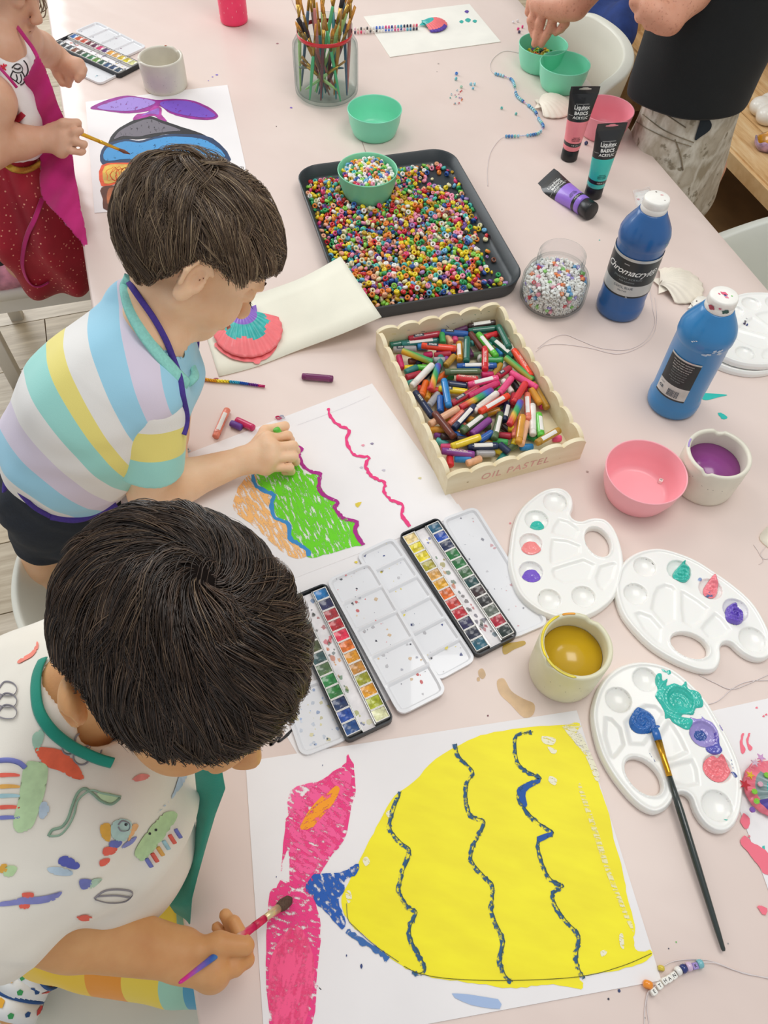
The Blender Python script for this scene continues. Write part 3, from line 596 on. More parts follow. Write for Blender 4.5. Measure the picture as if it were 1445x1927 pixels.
# nearest to the camera first
cdir=C0-L0; cdir/=np.linalg.norm(cdir)
outer.sort(key=lambda q:-(q[0]*cdir[0]+q[1]*cdir[1]+ (q[2]-.03)*cdir[2]))
stv=[];stf=[];stn=0;smi=[]
for k,(x,y,z,a,r) in enumerate(outer):
    colr=RNG.rand()<.17
    R=randrot() if z>.054 else rz(a)@ry(PI/2)@rz(RNG.uniform(0,6))@rx(RNG.uniform(-.35,.35))
    if k<300:
        ci=RNG.randint(6); me=LC[ci] if colr else LB[RNG.randint(12)]
        o=bpy.data.objects.new('letter_bead',me); COL.objects.link(o); setm(o,R,L0+np.array([x,y,z]))
        if colr: tag(o,'%s cube letter bead among the white ones in the jar'%LC2[ci][0],'bead','%s letter beads in the jar'%LC2[ci][0])
        else: tag(o,'white cube letter bead with black print inside the round jar','bead','white letter beads in the jar')
    else:
        me=LB[k%12]; co=np.array([q.co[:] for q in me.vertices])@R.T+np.array([x,y,z])+L0; stv.append(co); 
        for p in me.polygons: stf.append(tuple(i+stn for i in p.vertices)); smi.append(p.material_index)
        stn+=len(co)
if stv: o=obj('letter_bead_heap',(np.concatenate(stv),stf),[M('f6f3ea',.35,.02),M('17171a',.5,0)],None,False,smi); tag(o,'rest of the letter beads filling the round glass jar','beads',kind='stuff')
# ---- bottles
def bottle(c,col,label,rot,back=False):
    e=empty('paint_bottle',(c[0],c[1],TZ),rot,label,'bottle'); R=.0375
    prof=[(0,.002),(R*.86,.001),(R*.97,.003),(R,.009),(R*1.005,.020),(R*.985,.0235),(R*.965,.026),(R*.97,.06),(R*.975,.110),(R*.965,.140),(R*.985,.1425),(R*1.015,.147),(R*1.01,.158),(R*.93,.168),(R*.76,.180),(R*.62,.189),(R*.56,.194),(R*.52,.1955),(0,.196)]
    obj('bottle_body',lathe(prof,72,False),M(col,.33,.03,15,coat=.35,name='bottle_plastic_'+col),e)
    obj('cap',lathe([(0,.2165),(.0165,.2165),(.0179,.2155),(.0186,.213),(.0190,.205),(.0187,.2045),(.0190,.204),(.0193,.1965),(.0188,.1955),(0,.1955)][::-1],56,False),M('f5f2ea',.35,.03),e)
    e.scale=(1.12,1.12,1.05)
    obj('cap_hinge',box(.012,.0024,.007,(0,.0207,.204),0),M('f5f2ea',.35,.03),e,False)
    return e
def wrap(vf,R,a0=0,z0=0,off=.0): # flat (x,y) art onto an upright cylinder, facing -Y at a0=0
    v=np.array(vf[0],float); a=v[:,0]/R+a0; r=R+off
    return np.stack([r*np.sin(a),-r*np.cos(a),v[:,1]+z0],1),vf[1]
def wpatch(x0,x1,z0,z1,R,off,a0=0,n=24):
    xs=np.linspace(x0,x1,n+1); v=[(x,z,0) for x in xs for z in (z0,z1)]; f=[(2*i,2*i+2,2*i+3,2*i+1) for i in range(n)]; return wrap((v,f),R,a0,0,off)
b1=P(1163,580,0); B1=bottle(b1,'1f5c9a','deep blue paint bottle with black and silver label, behind the letter-bead jar',-.15)
Rb=.0367
GS=M('c4c7c4',.3,.04,metal=.35,name='silver_label'); BK=M('22282a',.35,.03,name='black_label')
for z0,z1,m,o_ in ((.055,.058,BK,.0006),(.058,.079,GS,.0005),(.079,.124,BK,.0005),(.124,.129,GS,.0006)):
    obj('label_band',wpatch(-.115,.115,z0,z1,Rb,o_,0,72),m,B1)
WT=M('f1f1ec',.5,0); SG=M('9aa4a4',.5,0); DT=M('3b4a58',.5,0)
a1=-.30
obj('label_lettering',wrap(text('Chromacryl®',.0165,shear=.45,bold=.0001,track=.93),Rb,a1,.1035,.0009),WT,B1)
obj('label_lettering',wrap(text('STUDENT ACRYLIC',.0048,track=1.1),Rb,a1+.05,.0915,.0009),SG,B1); obj('label_lettering',wrap(text('FOR SCHOOLS',.0036),Rb,a1+.05,.0855,.0009),SG,B1)
obj('label_lettering',wrap(text('COOL BLUE',.0058),Rb,a1-.02,.0735,.0009),DT,B1); obj('label_lettering',wrap(text('bleu froid',.0036),Rb,a1-.02,.0670,.0009),DT,B1)
obj('label_lettering',wrap(text('TM/MC',.0028),Rb,a1-.15,.1165,.0009),WT,B1)
for k in range(4): obj('label_lettering',wrap(xf(text('acrylic paint '*2,.0032),np.array([[0,-1,0],[1,0,0],[0,0,1.]])),Rb,1.02+.12*k,.100,.0009),SG,B1)
obj('label_lettering',wrap(text('2L',.004),Rb,a1+.25,.0565,.0011),WT,B1)
b2=P(1263,758,0); B2_=bottle(b2,'2a7fba','mid blue paint bottle with paint-splashed cap, the nearest of the two',-.72)
for z0,z1,m,o_ in ((.042,.045,BK,.0006),(.045,.069,M('cfcdc8',.4,.1,60,name='worn_silver_label'),.0005),(.069,.118,M('23292c',.4,.15,60,name='worn_black_label'),.0005),(.118,.121,GS,.0006)):
    obj('label_band',wpatch(-.024,.024,z0,z1,Rb,o_,0,20),m,B2_)
for k in range(9): obj('label_lettering',wrap(text(['Non-toxic water based paint','for use on paper and card','Shake well before use and','replace the cap at once','Dries to a matt finish','Wash brushes in water','Clean up while wet','Keep away from heat','Store upright'][k],.0027),Rb,0,.114-.0044*k,.0009),WT if k<4 else SG,B2_)
bars=[]; x=-.004
while x<.012: wdt=random.choice((.0004,.0007,.001)); bars.append(wpatch(x,x+wdt,.048,.061,Rb,.0010,0,1)); x+=wdt+random.choice((.0005,.0008))
obj('barcode',join(*bars),DT,B2_); obj('label_lettering',wrap(text('CE',.0065,bold=.0002),Rb,-.45,.056,.001),DT,B2_); obj('label_lettering',wrap(text('ACMI',.003),Rb,-.45,.064,.001),DT,B2_)
# splashes of paint on caps and shoulders
def blob2(cx,cz,s,n=14,seed=0):
    rs=np.random.RandomState(seed); a=np.linspace(0,2*PI,n+1)[:-1]; r=s*(.55+.6*rs.rand(n)); return [(cx+r[i]*math.cos(a[i]),cz+r[i]*math.sin(a[i])*.7,0) for i in range(n)],[tuple(range(n))]
def capmark(e,x,y,s,c,seed): v,f=blob2(x,y,s,12,seed); obj('paint_splash',([(a,b,.2168) for a,b,_ in v],f),M(c,.5,.1),e)
for x,y,s,c in ((-.002,.001,.005,'e0607c'),(.004,-.003,.003,'e88aa0'),(-.006,-.004,.002,'e0607c'),(.001,-.001,.0022,'3a56a8'),(.008,.004,.0015,'7cc46a')): capmark(B2_,x,y,s,c,int(abs(x)*1e4)+int(s*1e4))
for x,y,s,c in ((.006,.006,.0025,'d8a0a0'),(-.002,.012,.0015,'5a4038'),(.010,-.006,.0012,'5a4038')): capmark(B1,x,y,s,c,5)
def sidemark(e,a0,z,s,c,R,seed,al=1): v,f=blob2(0,0,s,14,seed); obj('paint_splash',wrap((v,f),R,a0,z,.0007),M(c,.5,.15,200,alpha=al),e)
sidemark(B2_,-.2,.2045,.006,'b0485a',.0190,2); sidemark(B2_,.75,.204,.005,'2e5a50',.0190,4); sidemark(B2_,.35,.208,.002,'d0607c',.0190,6)
for k in range(9):
    a=.75+RNG.uniform(-.3,.3); z=.146+RNG.uniform(-.006,.008); sidemark(B2_,a,z,RNG.uniform(.0015,.004),'d6e6f0',.0381,k+20,.7)
for k in range(3): sidemark(B2_,-.05+.06*k,.157+.002*k,.0015,'e4eef4',.0380,k+40)
for k in range(5): sidemark(B1,.95+RNG.uniform(-.12,.12),.152+RNG.uniform(-.006,.008),RNG.uniform(.001,.002),'6fae98',.0383,k+50)
# ---- acrylic tubes
def ptube(col,label,black=.5):
    e=empty('paint_tube',(0,0,0),0,label,'paint tube'); H=.155
    zs=[.0245,.027,.034,.036,.044,.060,.0885,.10,.115,.128,.140,.1415,.155]; v=[];f=[];seg=40; mi=[]
    for z in zs:
        t=max(0,(z-.03)/(.1415-.03)); t=min(t,1); w=.0185+(.0305-.0185)*t**1.3; d=.0185*(1-t**2.2)+.0011
        if z==.0245: w=d=.0165
        if z>.141: w=.0305; d=.0011
        for k in range(seg): a=2*PI*k/seg; v.append((w*math.cos(a),d*math.sin(a),z))
    for i in range(len(zs)-1):
        zc=(zs[i]+zs[i+1])/2
        for k in range(seg): j=(k+1)%seg; f.append((i*seg+k,i*seg+j,(i+1)*seg+j,(i+1)*seg+k)); mi.append(0 if (.0355<zc<.0442 or zc>.0885) else 1)
    f.append(tuple((len(zs)-1)*seg+k for k in range(seg))); mi.append(0); f.append(tuple(range(seg-1,-1,-1))); mi.append(0)
    KB=M('1b1c1e',.38,.03,coat=.3,name='black_tube_plastic')
    o=obj('tube_body',(v,f),[KB,M(col,.35,.02,coat=.3)],e,True,mi,50)
    obj('cap',lathe([(0,0),(.0165,0),(.0178,.0012),(.0182,.004),(.0178,.0235),(.0168,.0245),(0,.0245)],48,False),M('18191b',.35,.05,name='black_cap'),e)
    def on(vf,z,off=.0004):
        q=np.array(vf[0],float); Z=q[:,1]+z; t=np.clip((Z-.03)/(.1415-.03),0,1); w=.0185+(.0305-.0185)*t**1.3; d=.0185*(1-t**2.2)+.0011; X=q[:,0]
        return np.stack([X,-d*np.sqrt(np.clip(1-(X/w)**2,0,1))-off,Z],1),vf[1]
    obj('lettering',on(text('Liquitex',.0115,bold=.0001,track=.9),.1165),WT,e); obj('lettering',on(text('BASICS',.0088,bold=.0003,track=1.05),.1055),WT,e); obj('lettering',on(text('ACRYLIC',.0072,bold=.00015,track=1.1),.0970),WT,e)
    for x0,x1,z in ((-.0135,.014,.1225),(-.0135,.012,.1115),(-.024,-.0165,.1005),(.0165,.024,.1005)):
        xs=np.linspace(x0,x1,9); obj('rule_line',on(([(x,k*.0004,0) for x in xs for k in (0,1)],[(2*i,2*i+2,2*i+3,2*i+1) for i in range(8)]),z),WT,e)
    dk=M(shade(col,.42),.5,0)
    for k,s in enumerate(('LIGHT HUE','TEINTE CLAIRE','TONO CLARO','')): 
        if s: obj('lettering',on(text(s,.0028,bold=.0001),.0565-.0033*k),dk,e)
    obj('lettering',on(text('118 ml ℮',.0042),.0400),WT,e)
    # hanging slot
    sl,sf=[],[]; a=np.linspace(0,2*PI,25)[:-1]; sl=[(.013*max(-1,min(1,1.3*math.cos(q))),.1500+.0022*math.sin(q)+(.0016 if abs(math.cos(q))<.3 and math.sin(q)>0 else 0)) for q in a]
    return e,sl
TB=[]
for (c,col,lab,ry_) in ((P(1070,298,0),'f98a94','coral pink acrylic paint tube standing on its cap',.10),(P(1115,368,0),'2fc0b4','turquoise acrylic paint tube standing on its cap',.18)):
    e,sl=ptube(col,lab); e.location=tuple(c); e.rotation_euler=(0,0,ry_); TB.append(e)
    bg='f7b8bd' if col=='2fc0b4' else 'cfeedd'
    for s,yo in ((1,-.00165),(-1,.00165)): pass
# slots cut through the crimped ends
for e in TB:
    b_=[x for x in e.children if x.name.startswith('tube_body')][0]
    cu=obj('slotcut',[( [(x,y,z) for y in (-.01,.01) for x,z in sl]),[tuple(range(24)),tuple(range(47,23,-1))]+[(i,i+24,(i+1)%24+24,(i+1)%24) for i in range(24)]],None,None,False)
    cu.matrix_world=Matrix.Translation(e.location)@Matrix.Rotation(e.rotation_euler[2],4,'Z')
    md=b_.modifiers.new('slot','BOOLEAN'); md.object=cu; md.operation='DIFFERENCE'; bpy.context.view_layer.update()
    me=bpy.data.meshes.new_from_object(b_.evaluated_get(bpy.context.evaluated_depsgraph_get())); b_.modifiers.clear(); b_.data=me; bpy.data.objects.remove(cu)
e,sl=ptube('9a72d8','violet acrylic paint tube lying on its side'); A0=P(1112,397,.0185); A1=P(1020,335,.006); d=A1-A0; d/=np.linalg.norm(d)
zz=np.array([0,0,1.]); yv=-(zz-d*(zz@d)); yv/=np.linalg.norm(yv); xv=np.cross(yv,d); R=np.stack([xv,yv,d],1); R=R@rz(-.5)
setm(e,R,A0-d*.003)
b_=[x for x in e.children if x.name.startswith('tube_body')][0]
# ---- black tray of beads
c,ang,wt,lt=quad((548.6,313),(847.5,278),(996,532),(656.5,589.6),.030)
TR_=empty('bead_tray',(c[0],c[1],TZ),ang,'black plastic tray heaped with multicoloured pony beads','tray')
def rr3(w,l,r,z,n=10): return [(x,y,z) for x,y in rrect(w,l,r,n)]
w_,l_=wt,lt
rings=[rr3(w_-.014,l_-.014,.045,0),rr3(w_-.010,l_-.010,.046,.003),rr3(w_-.002,l_-.002,.049,.027),rr3(w_,l_,.05,.030),rr3(w_-.003,l_-.003,.049,.0312),rr3(w_-.008,l_-.008,.048,.030),rr3(w_-.022,l_-.022,.042,.010),rr3(w_-.034,l_-.034,.036,.004),rr3(w_-.05,l_-.05,.03,.003)]
n=len(rings[0]); v=[q for r in rings for q in r]; f=[(k*n+i,k*n+(i+1)%n,(k+1)*n+(i+1)%n,(k+1)*n+i) for k in range(len(rings)-1) for i in range(n)]
f.append(tuple(range(n-1,-1,-1))); f.append(tuple((len(rings)-1)*n+i for i in range(n)))
obj('tray_body',(v,f),M('2b3236',.42,.05,20,.1,300,name='black_tray_plastic'),TR_,True,None,60)
# pony beads
BP=[('yellow','f4d81e'),('orange','f28a2e'),('red','d8252e'),('green','27a25a'),('lime','8fd34a'),('blue','2456a8'),('sky blue','6ab4dc'),('pink','f79ab4'),('hot pink','e8407c'),('white','f4f2ea'),('lilac','b08cc8'),('purple','6a3f98'),('turquoise','4cc4b8'),('amber','c9a21e'),('peach','f8b48c'),('black','22222a'),('brown','7a4630'),('cream','efe7b8')]
BW=np.array([16,11,7,7,8,6,7,9,4,9,4,3,5,4,8,1.5,1.,6.]); BW/=BW.sum()
def ponymesh(R=.0056,H=.0066,seg=9,m=5):
    r=(R-.0019)/2+.0001; cx=R-r; v=[];f=[]
    for i in range(seg):
        a=2*PI*i/seg
        for j in range(m): b=2*PI*j/m; q=cx+r*math.cos(b); v.append((q*math.cos(a),q*math.sin(a),H/2*math.sin(b)))
    for i in range(seg):
        for j in range(m): i2=(i+1)%seg; j2=(j+1)%m; f.append((i*m+j,i2*m+j,i2*m+j2,i*m+j2))
    return np.array(v),f
PV,PF=ponymesh(m=6,seg=11)
BM=[M(c,.22,.05,60,coat=.4,name=n.replace(' ','_')+'_bead_plastic') for n,c in BP]; PME=[]
for (nme,_),m in zip(BP,BM): o=obj('pony_bead',(PV,PF),m); PME.append(o.data); bpy.data.objects.remove(o)
ca,sa=math.cos(ang),math.sin(ang)
def tray2w(x,y,z): return np.array([c[0]+ca*x-sa*y,c[1]+sa*x+ca*y,TZ+z])
bc=(np.array(BB)-c[:2]); bowl_l=(ca*bc[0]+sa*bc[1],-sa*bc[0]+ca*bc[1])
def w2tray(p): q=np.asarray(p)[:2]-c[:2]; return ca*q[0]+sa*q[1],-sa*q[0]+ca*q[1]
bare=[w2tray(P(x,y,.004))+(r,) for x,y,r in ((828,338,.030),(795,352,.014),(850,362,.016),(812,330,.02),(935,505,.020),(930,470,.016),(948,440,.012),(940,480,.014),(915,525,.012),(952,520,.013),(900,470,.002))]
def hgt(x,y):
    h=.006+.010*math.exp(-((x)/.13)**2-((y+.02)/.17)**2)+.002*math.sin(x*60)*math.sin(y*50); return h
items=[]; grid={}
for layer in range(3):
    for k in range(16000):
        x=RNG.uniform(-w_/2+.014,w_/2-.014); y=RNG.uniform(-l_/2+.014,l_/2-.014)
        qx,qy=abs(x)-(w_/2-.055),abs(y)-(l_/2-.055)
        if qx>0 and qy>0 and qx*qx+qy*qy>.040**2: continue
        if x>w_/2-.036+.012*math.sin(y*20) and y<.0: 
            if RNG.rand()>.02: continue
        if y>l_/2-.020: continue
        if any((x-bx)**2+(y-by)**2<br*br for bx,by,br in bare) and (RNG.rand()>.004 or layer): continue
        if (x-bowl_l[0])**2+(y-bowl_l[1])**2<.0475**2: continue
        edge=min(w_/2-abs(x),l_/2-abs(y)); 
        if layer and (edge<.022+.01*layer): continue
        if any((x-bx)**2+(y-by)**2<(br+.008*layer)**2 for bx,by,br in bare): 
            if layer: continue
        if (x-bowl_l[0])**2+(y-bowl_l[1])**2<(.0475+.004*layer)**2: continue
        z=.0074+layer*.0060+max(0,(.018-edge)*.35)+RNG.uniform(-.0005,.001)
        if place(x,y,z,.0086): items.append((x,y,z,layer))
top=[q for q in items if q[3]==2]; mid=[q for q in items if q[3]==1]; low=[q for q in items if q[3]==0]
# largest in view = nearest; take them from the near end
order=sorted(top+[q for q in mid if RNG.rand()<.25]+[q for q in low if RNG.rand()<.1],key=lambda q:q[1]); ind=set(id(q) for q in order[:170])
acc={}
for q in items:
    ci=RNG.choice(len(BP),p=BW); R=randrot() if RNG.rand()<.5 else rx(RNG.normal(0,.5))@ry(RNG.normal(0,.5)); t_=tray2w(*q[:3])
    if id(q) in ind:
        o=bpy.data.objects.new('pony_bead',PME[ci]); COL.objects.link(o); setm(o,R,t_); n_=BP[ci][0]; tag(o,'%s pony bead in the near part of the heap on the black tray'%n_,'bead','%s pony beads on the tray'%n_)
    else: acc.setdefault(ci,[]).append((R,t_,1. if RNG.rand()<.75 else .62))
HV=[];HF=[];HM=[];hn=0
for ci,L_ in acc.items():
    for R,t_,s in L_:
        HV.append(PV*s@R.T+t_); HF+= [tuple(i+hn for i in g) for g in PF]; HM+=[ci]*len(PF); hn+=len(PV)
o=obj('pony_bead_heap',(np.concatenate(HV),HF),BM,None,True,HM); tag(o,'far and lower part of the multicoloured bead heap on the black tray','beads',kind='stuff')
# beads in the bowl that stands in the tray
grid={}; HV=[];HF=[];HM=[];hn=0; bl=[]
for k in range(9000):
    r=.050*math.sqrt(RNG.rand()); a=RNG.uniform(0,2*PI); x,y=r*math.cos(a),r*math.sin(a); z=.0485+.002*math.sin(x*70+1)-.001*(r/.05)+(-.006 if k%2 else 0)
    if r<.049 and place(x,y,z,.0066): bl.append((x,y,z))
wts=BW.copy(); wts[9]*=3; wts[3]*=2; wts[13]*=3; wts/=wts.sum()
bl=[q for q in bl if q[2]>.0435]
print('bowl beads',len(bl))
for x,y,z in bl:
    ci=RNG.choice(len(BP),p=wts); R=randrot(); t_=np.array([BB[0]+x,BB[1]+y,TZ+.011+z])
    if RNG.rand()<.2 and z>.044: 
        o=bpy.data.objects.new('letter_bead',LB[RNG.randint(12)]); COL.objects.link(o); setm(o,R,t_); tag(o,'white letter bead lying in the mint bowl on the tray','bead','letter beads in the mint bowl'); continue
    o=bpy.data.objects.new('pony_bead',PME[ci]); COL.objects.link(o); setm(o,R,t_); tag(o,'%s bead inside the mint bowl that stands in the tray'%BP[ci][0],'bead','%s beads in the mint bowl on the tray'%BP[ci][0])
grid={}
for k in range(2600):
    r=.045*math.sqrt(RNG.rand()); a=RNG.uniform(0,2*PI); x,y=r*math.cos(a),r*math.sin(a); z=.016+.006*(k%2)
    if k%2==1 and place(x,y,z,.0068):
        ci=[13,0,3,15,11,13,4,1][RNG.randint(8)]; o=bpy.data.objects.new('pony_bead',PME[ci]); COL.objects.link(o); setm(o,randrot(),np.array([BD[0]+x,BD[1]+y,TZ+z])); tag(o,'%s bead in the mint bowl under the adult hand'%BP[ci][0],'bead','%s beads under the adult hand'%BP[ci][0])
# bead in the pink bowl
o=bpy.data.objects.new('letter_bead',letter_bead('f6f3ea','N')); COL.objects.link(o); setm(o,rz(-.4),P(1243,905,.0075)); tag(o,'single white letter bead in the pink bowl','bead')
# ================================================================ watercolour tins
def tin(corn,h,label,left,right,lidL=None,lidR=None,wells=True,gap=.2):
    c,a,w,l=quad(*corn,h); e=empty('watercolour_tin',(c[0],c[1],TZ+.0012),a,label,'paint tin')
    BKm=M('24272b',.35,.05,name='black_enamel'); H=.010
    o=rrect(w,l,.008,4); i_=rrect(w-.004,l-.004,.006,4); n=len(o)
    v=[(x,y,0) for x,y in o]+[(x,y,H) for x,y in o]+[(x,y,H) for x,y in i_]+[(x,y,.0018) for x,y in i_]
    f=[(k*n+j,k*n+(j+1)%n,(k+1)*n+(j+1)%n,(k+1)*n+j) for k in range(3) for j in range(n)]+[tuple(range(n-1,-1,-1)),tuple(3*n+j for j in range(n))]
    obj('tin_shell',(v,f),BKm,e,False)
    pwid=w*.30; N=12; pl=(l-.012)/N; WH=M('f3f0ea',.45,.04,name='pan_plastic')
    obj('channel',xf(box(w*.26,l-.008,.0022,(0,0,.002))),M('efeaea',.45,.08,60,name='stained_channel'),e,False)
    rs=np.random.RandomState(int(l*1e4))
    cols=[x for x in left+right if x]
    for k in range(34):
        y=rs.uniform(-l/2+.01,l/2-.01); x=rs.uniform(-.10,.10)*w; s=rs.uniform(.001,.0042); j=min(11,int((l/2-y)/l*12)); cc=(left if rs.rand()<.5 else right)[j] or 'c0a0b0'
        obj('paint_stain',([(x+s*(.5+rs.rand()*.6)*math.cos(q),y+s*1.3*(.5+rs.rand()*.6)*math.sin(q),.0043+k*.00001) for q in np.linspace(0,2*PI,10)[:-1]],[tuple(range(9))]),M(shade(cc,1.0),.5,.1,alpha=.45),e,False)
    for sx,cl in ((-1,left),(1,right)):
        x=sx*(w/2-.003-pwid/2)
        for i,cc in enumerate(cl):
            if cc is None: continue
            y=l/2-.006-pl*(i+.5); z=.0022
            pn=obj('paint_pan',join(*[box(sx_,sy_,.0085,(x+ox,y+oy,z)) for sx_,sy_,ox,oy in ((pwid,.0009,0,pl/2-.0006),(pwid,.0009,0,-pl/2+.0006),(.0009,pl-.001,pwid/2-.0005,0),(.0009,pl-.001,-pwid/2+.0005,0))]),WH,e,False)
            g=6; vv=[];ff=[]
            for p in range(g+1):
                for q in range(g+1):
                    u,t_=p/g-.5,q/g-.5; vv.append((x+u*(pwid-.0018),y+t_*(pl-.0022),z+.0066-.0022*max(0,1-5*(u*u+t_*t_))+rs.uniform(-.0003,.0003)))
            ff=[(p*(g+1)+q,(p+1)*(g+1)+q,(p+1)*(g+1)+q+1,p*(g+1)+q+1) for p in range(g) for q in range(g)]
            pb=obj('paint_block',(vv,ff),M(cc,.3,.22,180,.5,220,.0008,coat=.5,name='watercolour_'+cc),e); pb.parent=pn
    obj('rail',join(box(.0012,l-.01,.006,(-w/2+.0035+pwid+.0006,0,.003)),box(.0012,l-.01,.006,(w/2-.0035-pwid-.0006,0,.003))),M('cfcfcb',.25,.05,metal=.9),e,False)
    return e,c,a,w,l
def lid(corn,h,name,label_parent,wells=5,z0=.0,specks=40,curv=.012,stain=('d8d4d4','e06a6a','3a4a7a','e8d040'),rows=1):
    e=label_parent; c,a,w,l=quad(*corn,h); m=M('e8e8ea',.28,.03,8,name='white_enamel',coat=.5)
    nx,ny=28,max(40,wells*16); v=[];f=[]
    def H_(x,y):
        ex=min(w/2-abs(x),l/2-abs(y)); z=.0012
        if ex<.004: z=.0045
        elif ex<.0065: z=.0045-.0033*(ex-.004)/.0025
        if wells:
            t_=(y+l/2)/l*wells; d=abs(t_-round(t_))*l/wells
            if d<.0035 and 0<round(t_)<wells: z=max(z,.0012+.0026*(1-d/.0035)**.7)
        return z
    ol=rrect(w,l,curv,6); rows_=[]
    # concentric top surface: clip grid to rounded outline
    import bisect
    xs=sorted(set([-w/2,-w/2+.0015,-w/2+.004,-w/2+.0065,w/2,w/2-.0015,w/2-.004,w/2-.0065]+list(np.linspace(-w/2+.008,w/2-.008,10))))
    ys=[-l/2,-l/2+.0015,-l/2+.004,-l/2+.0065,l/2,l/2-.0015,l/2-.004,l/2-.0065]+list(np.linspace(-l/2+.008,l/2-.008,24))
    for k in range(1,wells): yc=-l/2+l*k/wells; ys+=[yc-.0035,yc-.0018,yc,yc+.0018,yc+.0035]
    ys=sorted(set(ys))
    def rc(x,y):
        qx,qy=abs(x)-(w/2-curv),abs(y)-(l/2-curv)
        if qx>0 and qy>0:
            k_=max(qx,qy)/math.hypot(qx,qy); return math.copysign(w/2-curv+qx*k_,x),math.copysign(l/2-curv+qy*k_,y)
        return x,y
    for y in ys:
        for x in xs: X,Y=rc(x,y); v.append((X,Y,H_(x,y)+z0))
    nx=len(xs); f=[(j*nx+i,j*nx+i+1,(j+1)*nx+i+1,(j+1)*nx+i) for j in range(len(ys)-1) for i in range(nx-1)]
    rim=[i for i in range(nx)]+[j*nx+nx-1 for j in range(1,len(ys))]+[(len(ys)-1)*nx+i for i in range(nx-2,-1,-1)]+[j*nx for j in range(len(ys)-2,0,-1)]
    b=len(v); v+=[(v[i][0],v[i][1],z0-.0002) for i in rim]; R_=len(rim)
    f+=[(rim[(i+1)%R_],rim[i],b+i,b+(i+1)%R_) for i in range(R_)]+[tuple(b+i for i in range(R_-1,-1,-1))]
    la=a-e.rotation_euler[2]; ea=e.rotation_euler[2]; dx,dy=c[0]-e.location[0],c[1]-e.location[1]; lx,ly=math.cos(-ea)*dx-math.sin(-ea)*dy,math.sin(-ea)*dx+math.cos(-ea)*dy
    o=obj(name,xf((v,f),rz(la),(lx,ly,0)),m,e,True,None,35)
    rs=np.random.RandomState(int(w*1e5)+specks)
    for k in range(specks):
        x=rs.uniform(-w/2+.008,w/2-.008); y=rs.uniform(-l/2+.008,l/2-.008)
        if rs.rand()<.5:
            if wells: kk=rs.randint(1,wells+1); y=-l/2+l*kk/wells-.006+rs.uniform(-.001,.001)
            else: pass
        s=rs.choice((.0005,.0008,.0014,.0024)); cc=stain[rs.randint(len(stain))]; z=H_(x,y)+z0+.0003
        q=xf(([(x+s*(.5+rs.rand())*math.cos(t_),y+s*(.5+rs.rand())*math.sin(t_),z) for t_ in np.linspace(0,2*PI,8)[:-1]],[tuple(range(7))]),rz(la),(lx,ly,0))
        p=obj('paint_speck',q,M(cc,.4,.1,alpha=.7 if s>.002 else 1),e,False); p.parent=o
    return o,(lx,ly,la)
# right-hand tin
eR,cR,aR,wR,lR=tin([(749,1004),(824,976),(975,1193),(898,1239)],.010,'open watercolour tin with dark case, the right of the two in the middle',
 ['ecd08a','f2dc1e','f2d814','b4a82a','e0a850','f4b012','e8701c','c83428','c41a2c','2a2450','22283c','206478'],['20607e','164cb0','1c2c54','1c7a38','1e7034','3f6a40','1d4a4a','3c2828','2c2c2c','6a7266','b42038','1c2e2a'])
lid([(666,1042),(742,1012),(895,1240),(826,1285)],.004,'mixing_lid',eR,6,.0,36,stain=('cfcdd0','e9d53c','3a4a8a','b0b4c0'))
lid([(815,985),(898,950),(1032,1180),(975,1192)],.004,'palette_flap',eR,0,.0,24,stain=('cfcdd0','c8c6ca','9a9aa4','e0b0b4'))
eL,cL,aL,wL,lL=tin([(528,1128),(614,1099),(741,1352),(654,1400)],.010,'open watercolour tin beside the near boy\'s head',
 ['222226','26282c','4a5048','3c302c','58603c','3f6060','5c7a4c','2a8a42','2c8038','1c3460','164aa4','1a5090'],['1878b8','2a2a58','b43038','c41e2a','ee2850','ee7614','f2a012','d09038','a8a81c','f0a416','b4bc1c','eceab8'])
eL.location.z=TZ+.0012
lid([(616,1092),(699,1056),(838,1303),(750,1353)],.0065,'mixing_lid',eL,5,.0045,60,stain=('cfcdd0','e05a5a','3a3a4a','e8c8a0','b0b0ba'))
lid([(520,1310),(610,1275),(665,1398),(572,1415)],.002,'palette_flap',eL,0,-.0005,40,stain=('d8e0ec','e8e0b0','a8bce0'))
# girl's tin
eG,cG,aG,wG,lG=tin([(104,78),(141,61),(262,118),(218,146)],.010,'open watercolour tin by the toddler\'s hand at the far left corner',
 ['34383c','3c4246','5a6068','8a4a2c','4a4a3c','2c7048','3a8a54','6ca03c','285c44','24507c','1c3c68','2c4660'],['2c6ab0','e8642c','d8502c','7a2030','6a2050','e02878','5a2878','f4a838','f4b868','e8c83c','f4dc1c','e8e8a0'])
lid([(143,56),(183,43),(275,86),(232,112)],.004,'mixing_lid',eG,4,0,20,stain=('cfcdd0','9a6a8a','b0b0ba'))
lid([(80,96),(106,80),(216,142),(178,165)],.004,'palette_flap',eG,0,0,20,stain=('cfcdd0','7ac0d0','b0b0ba'))
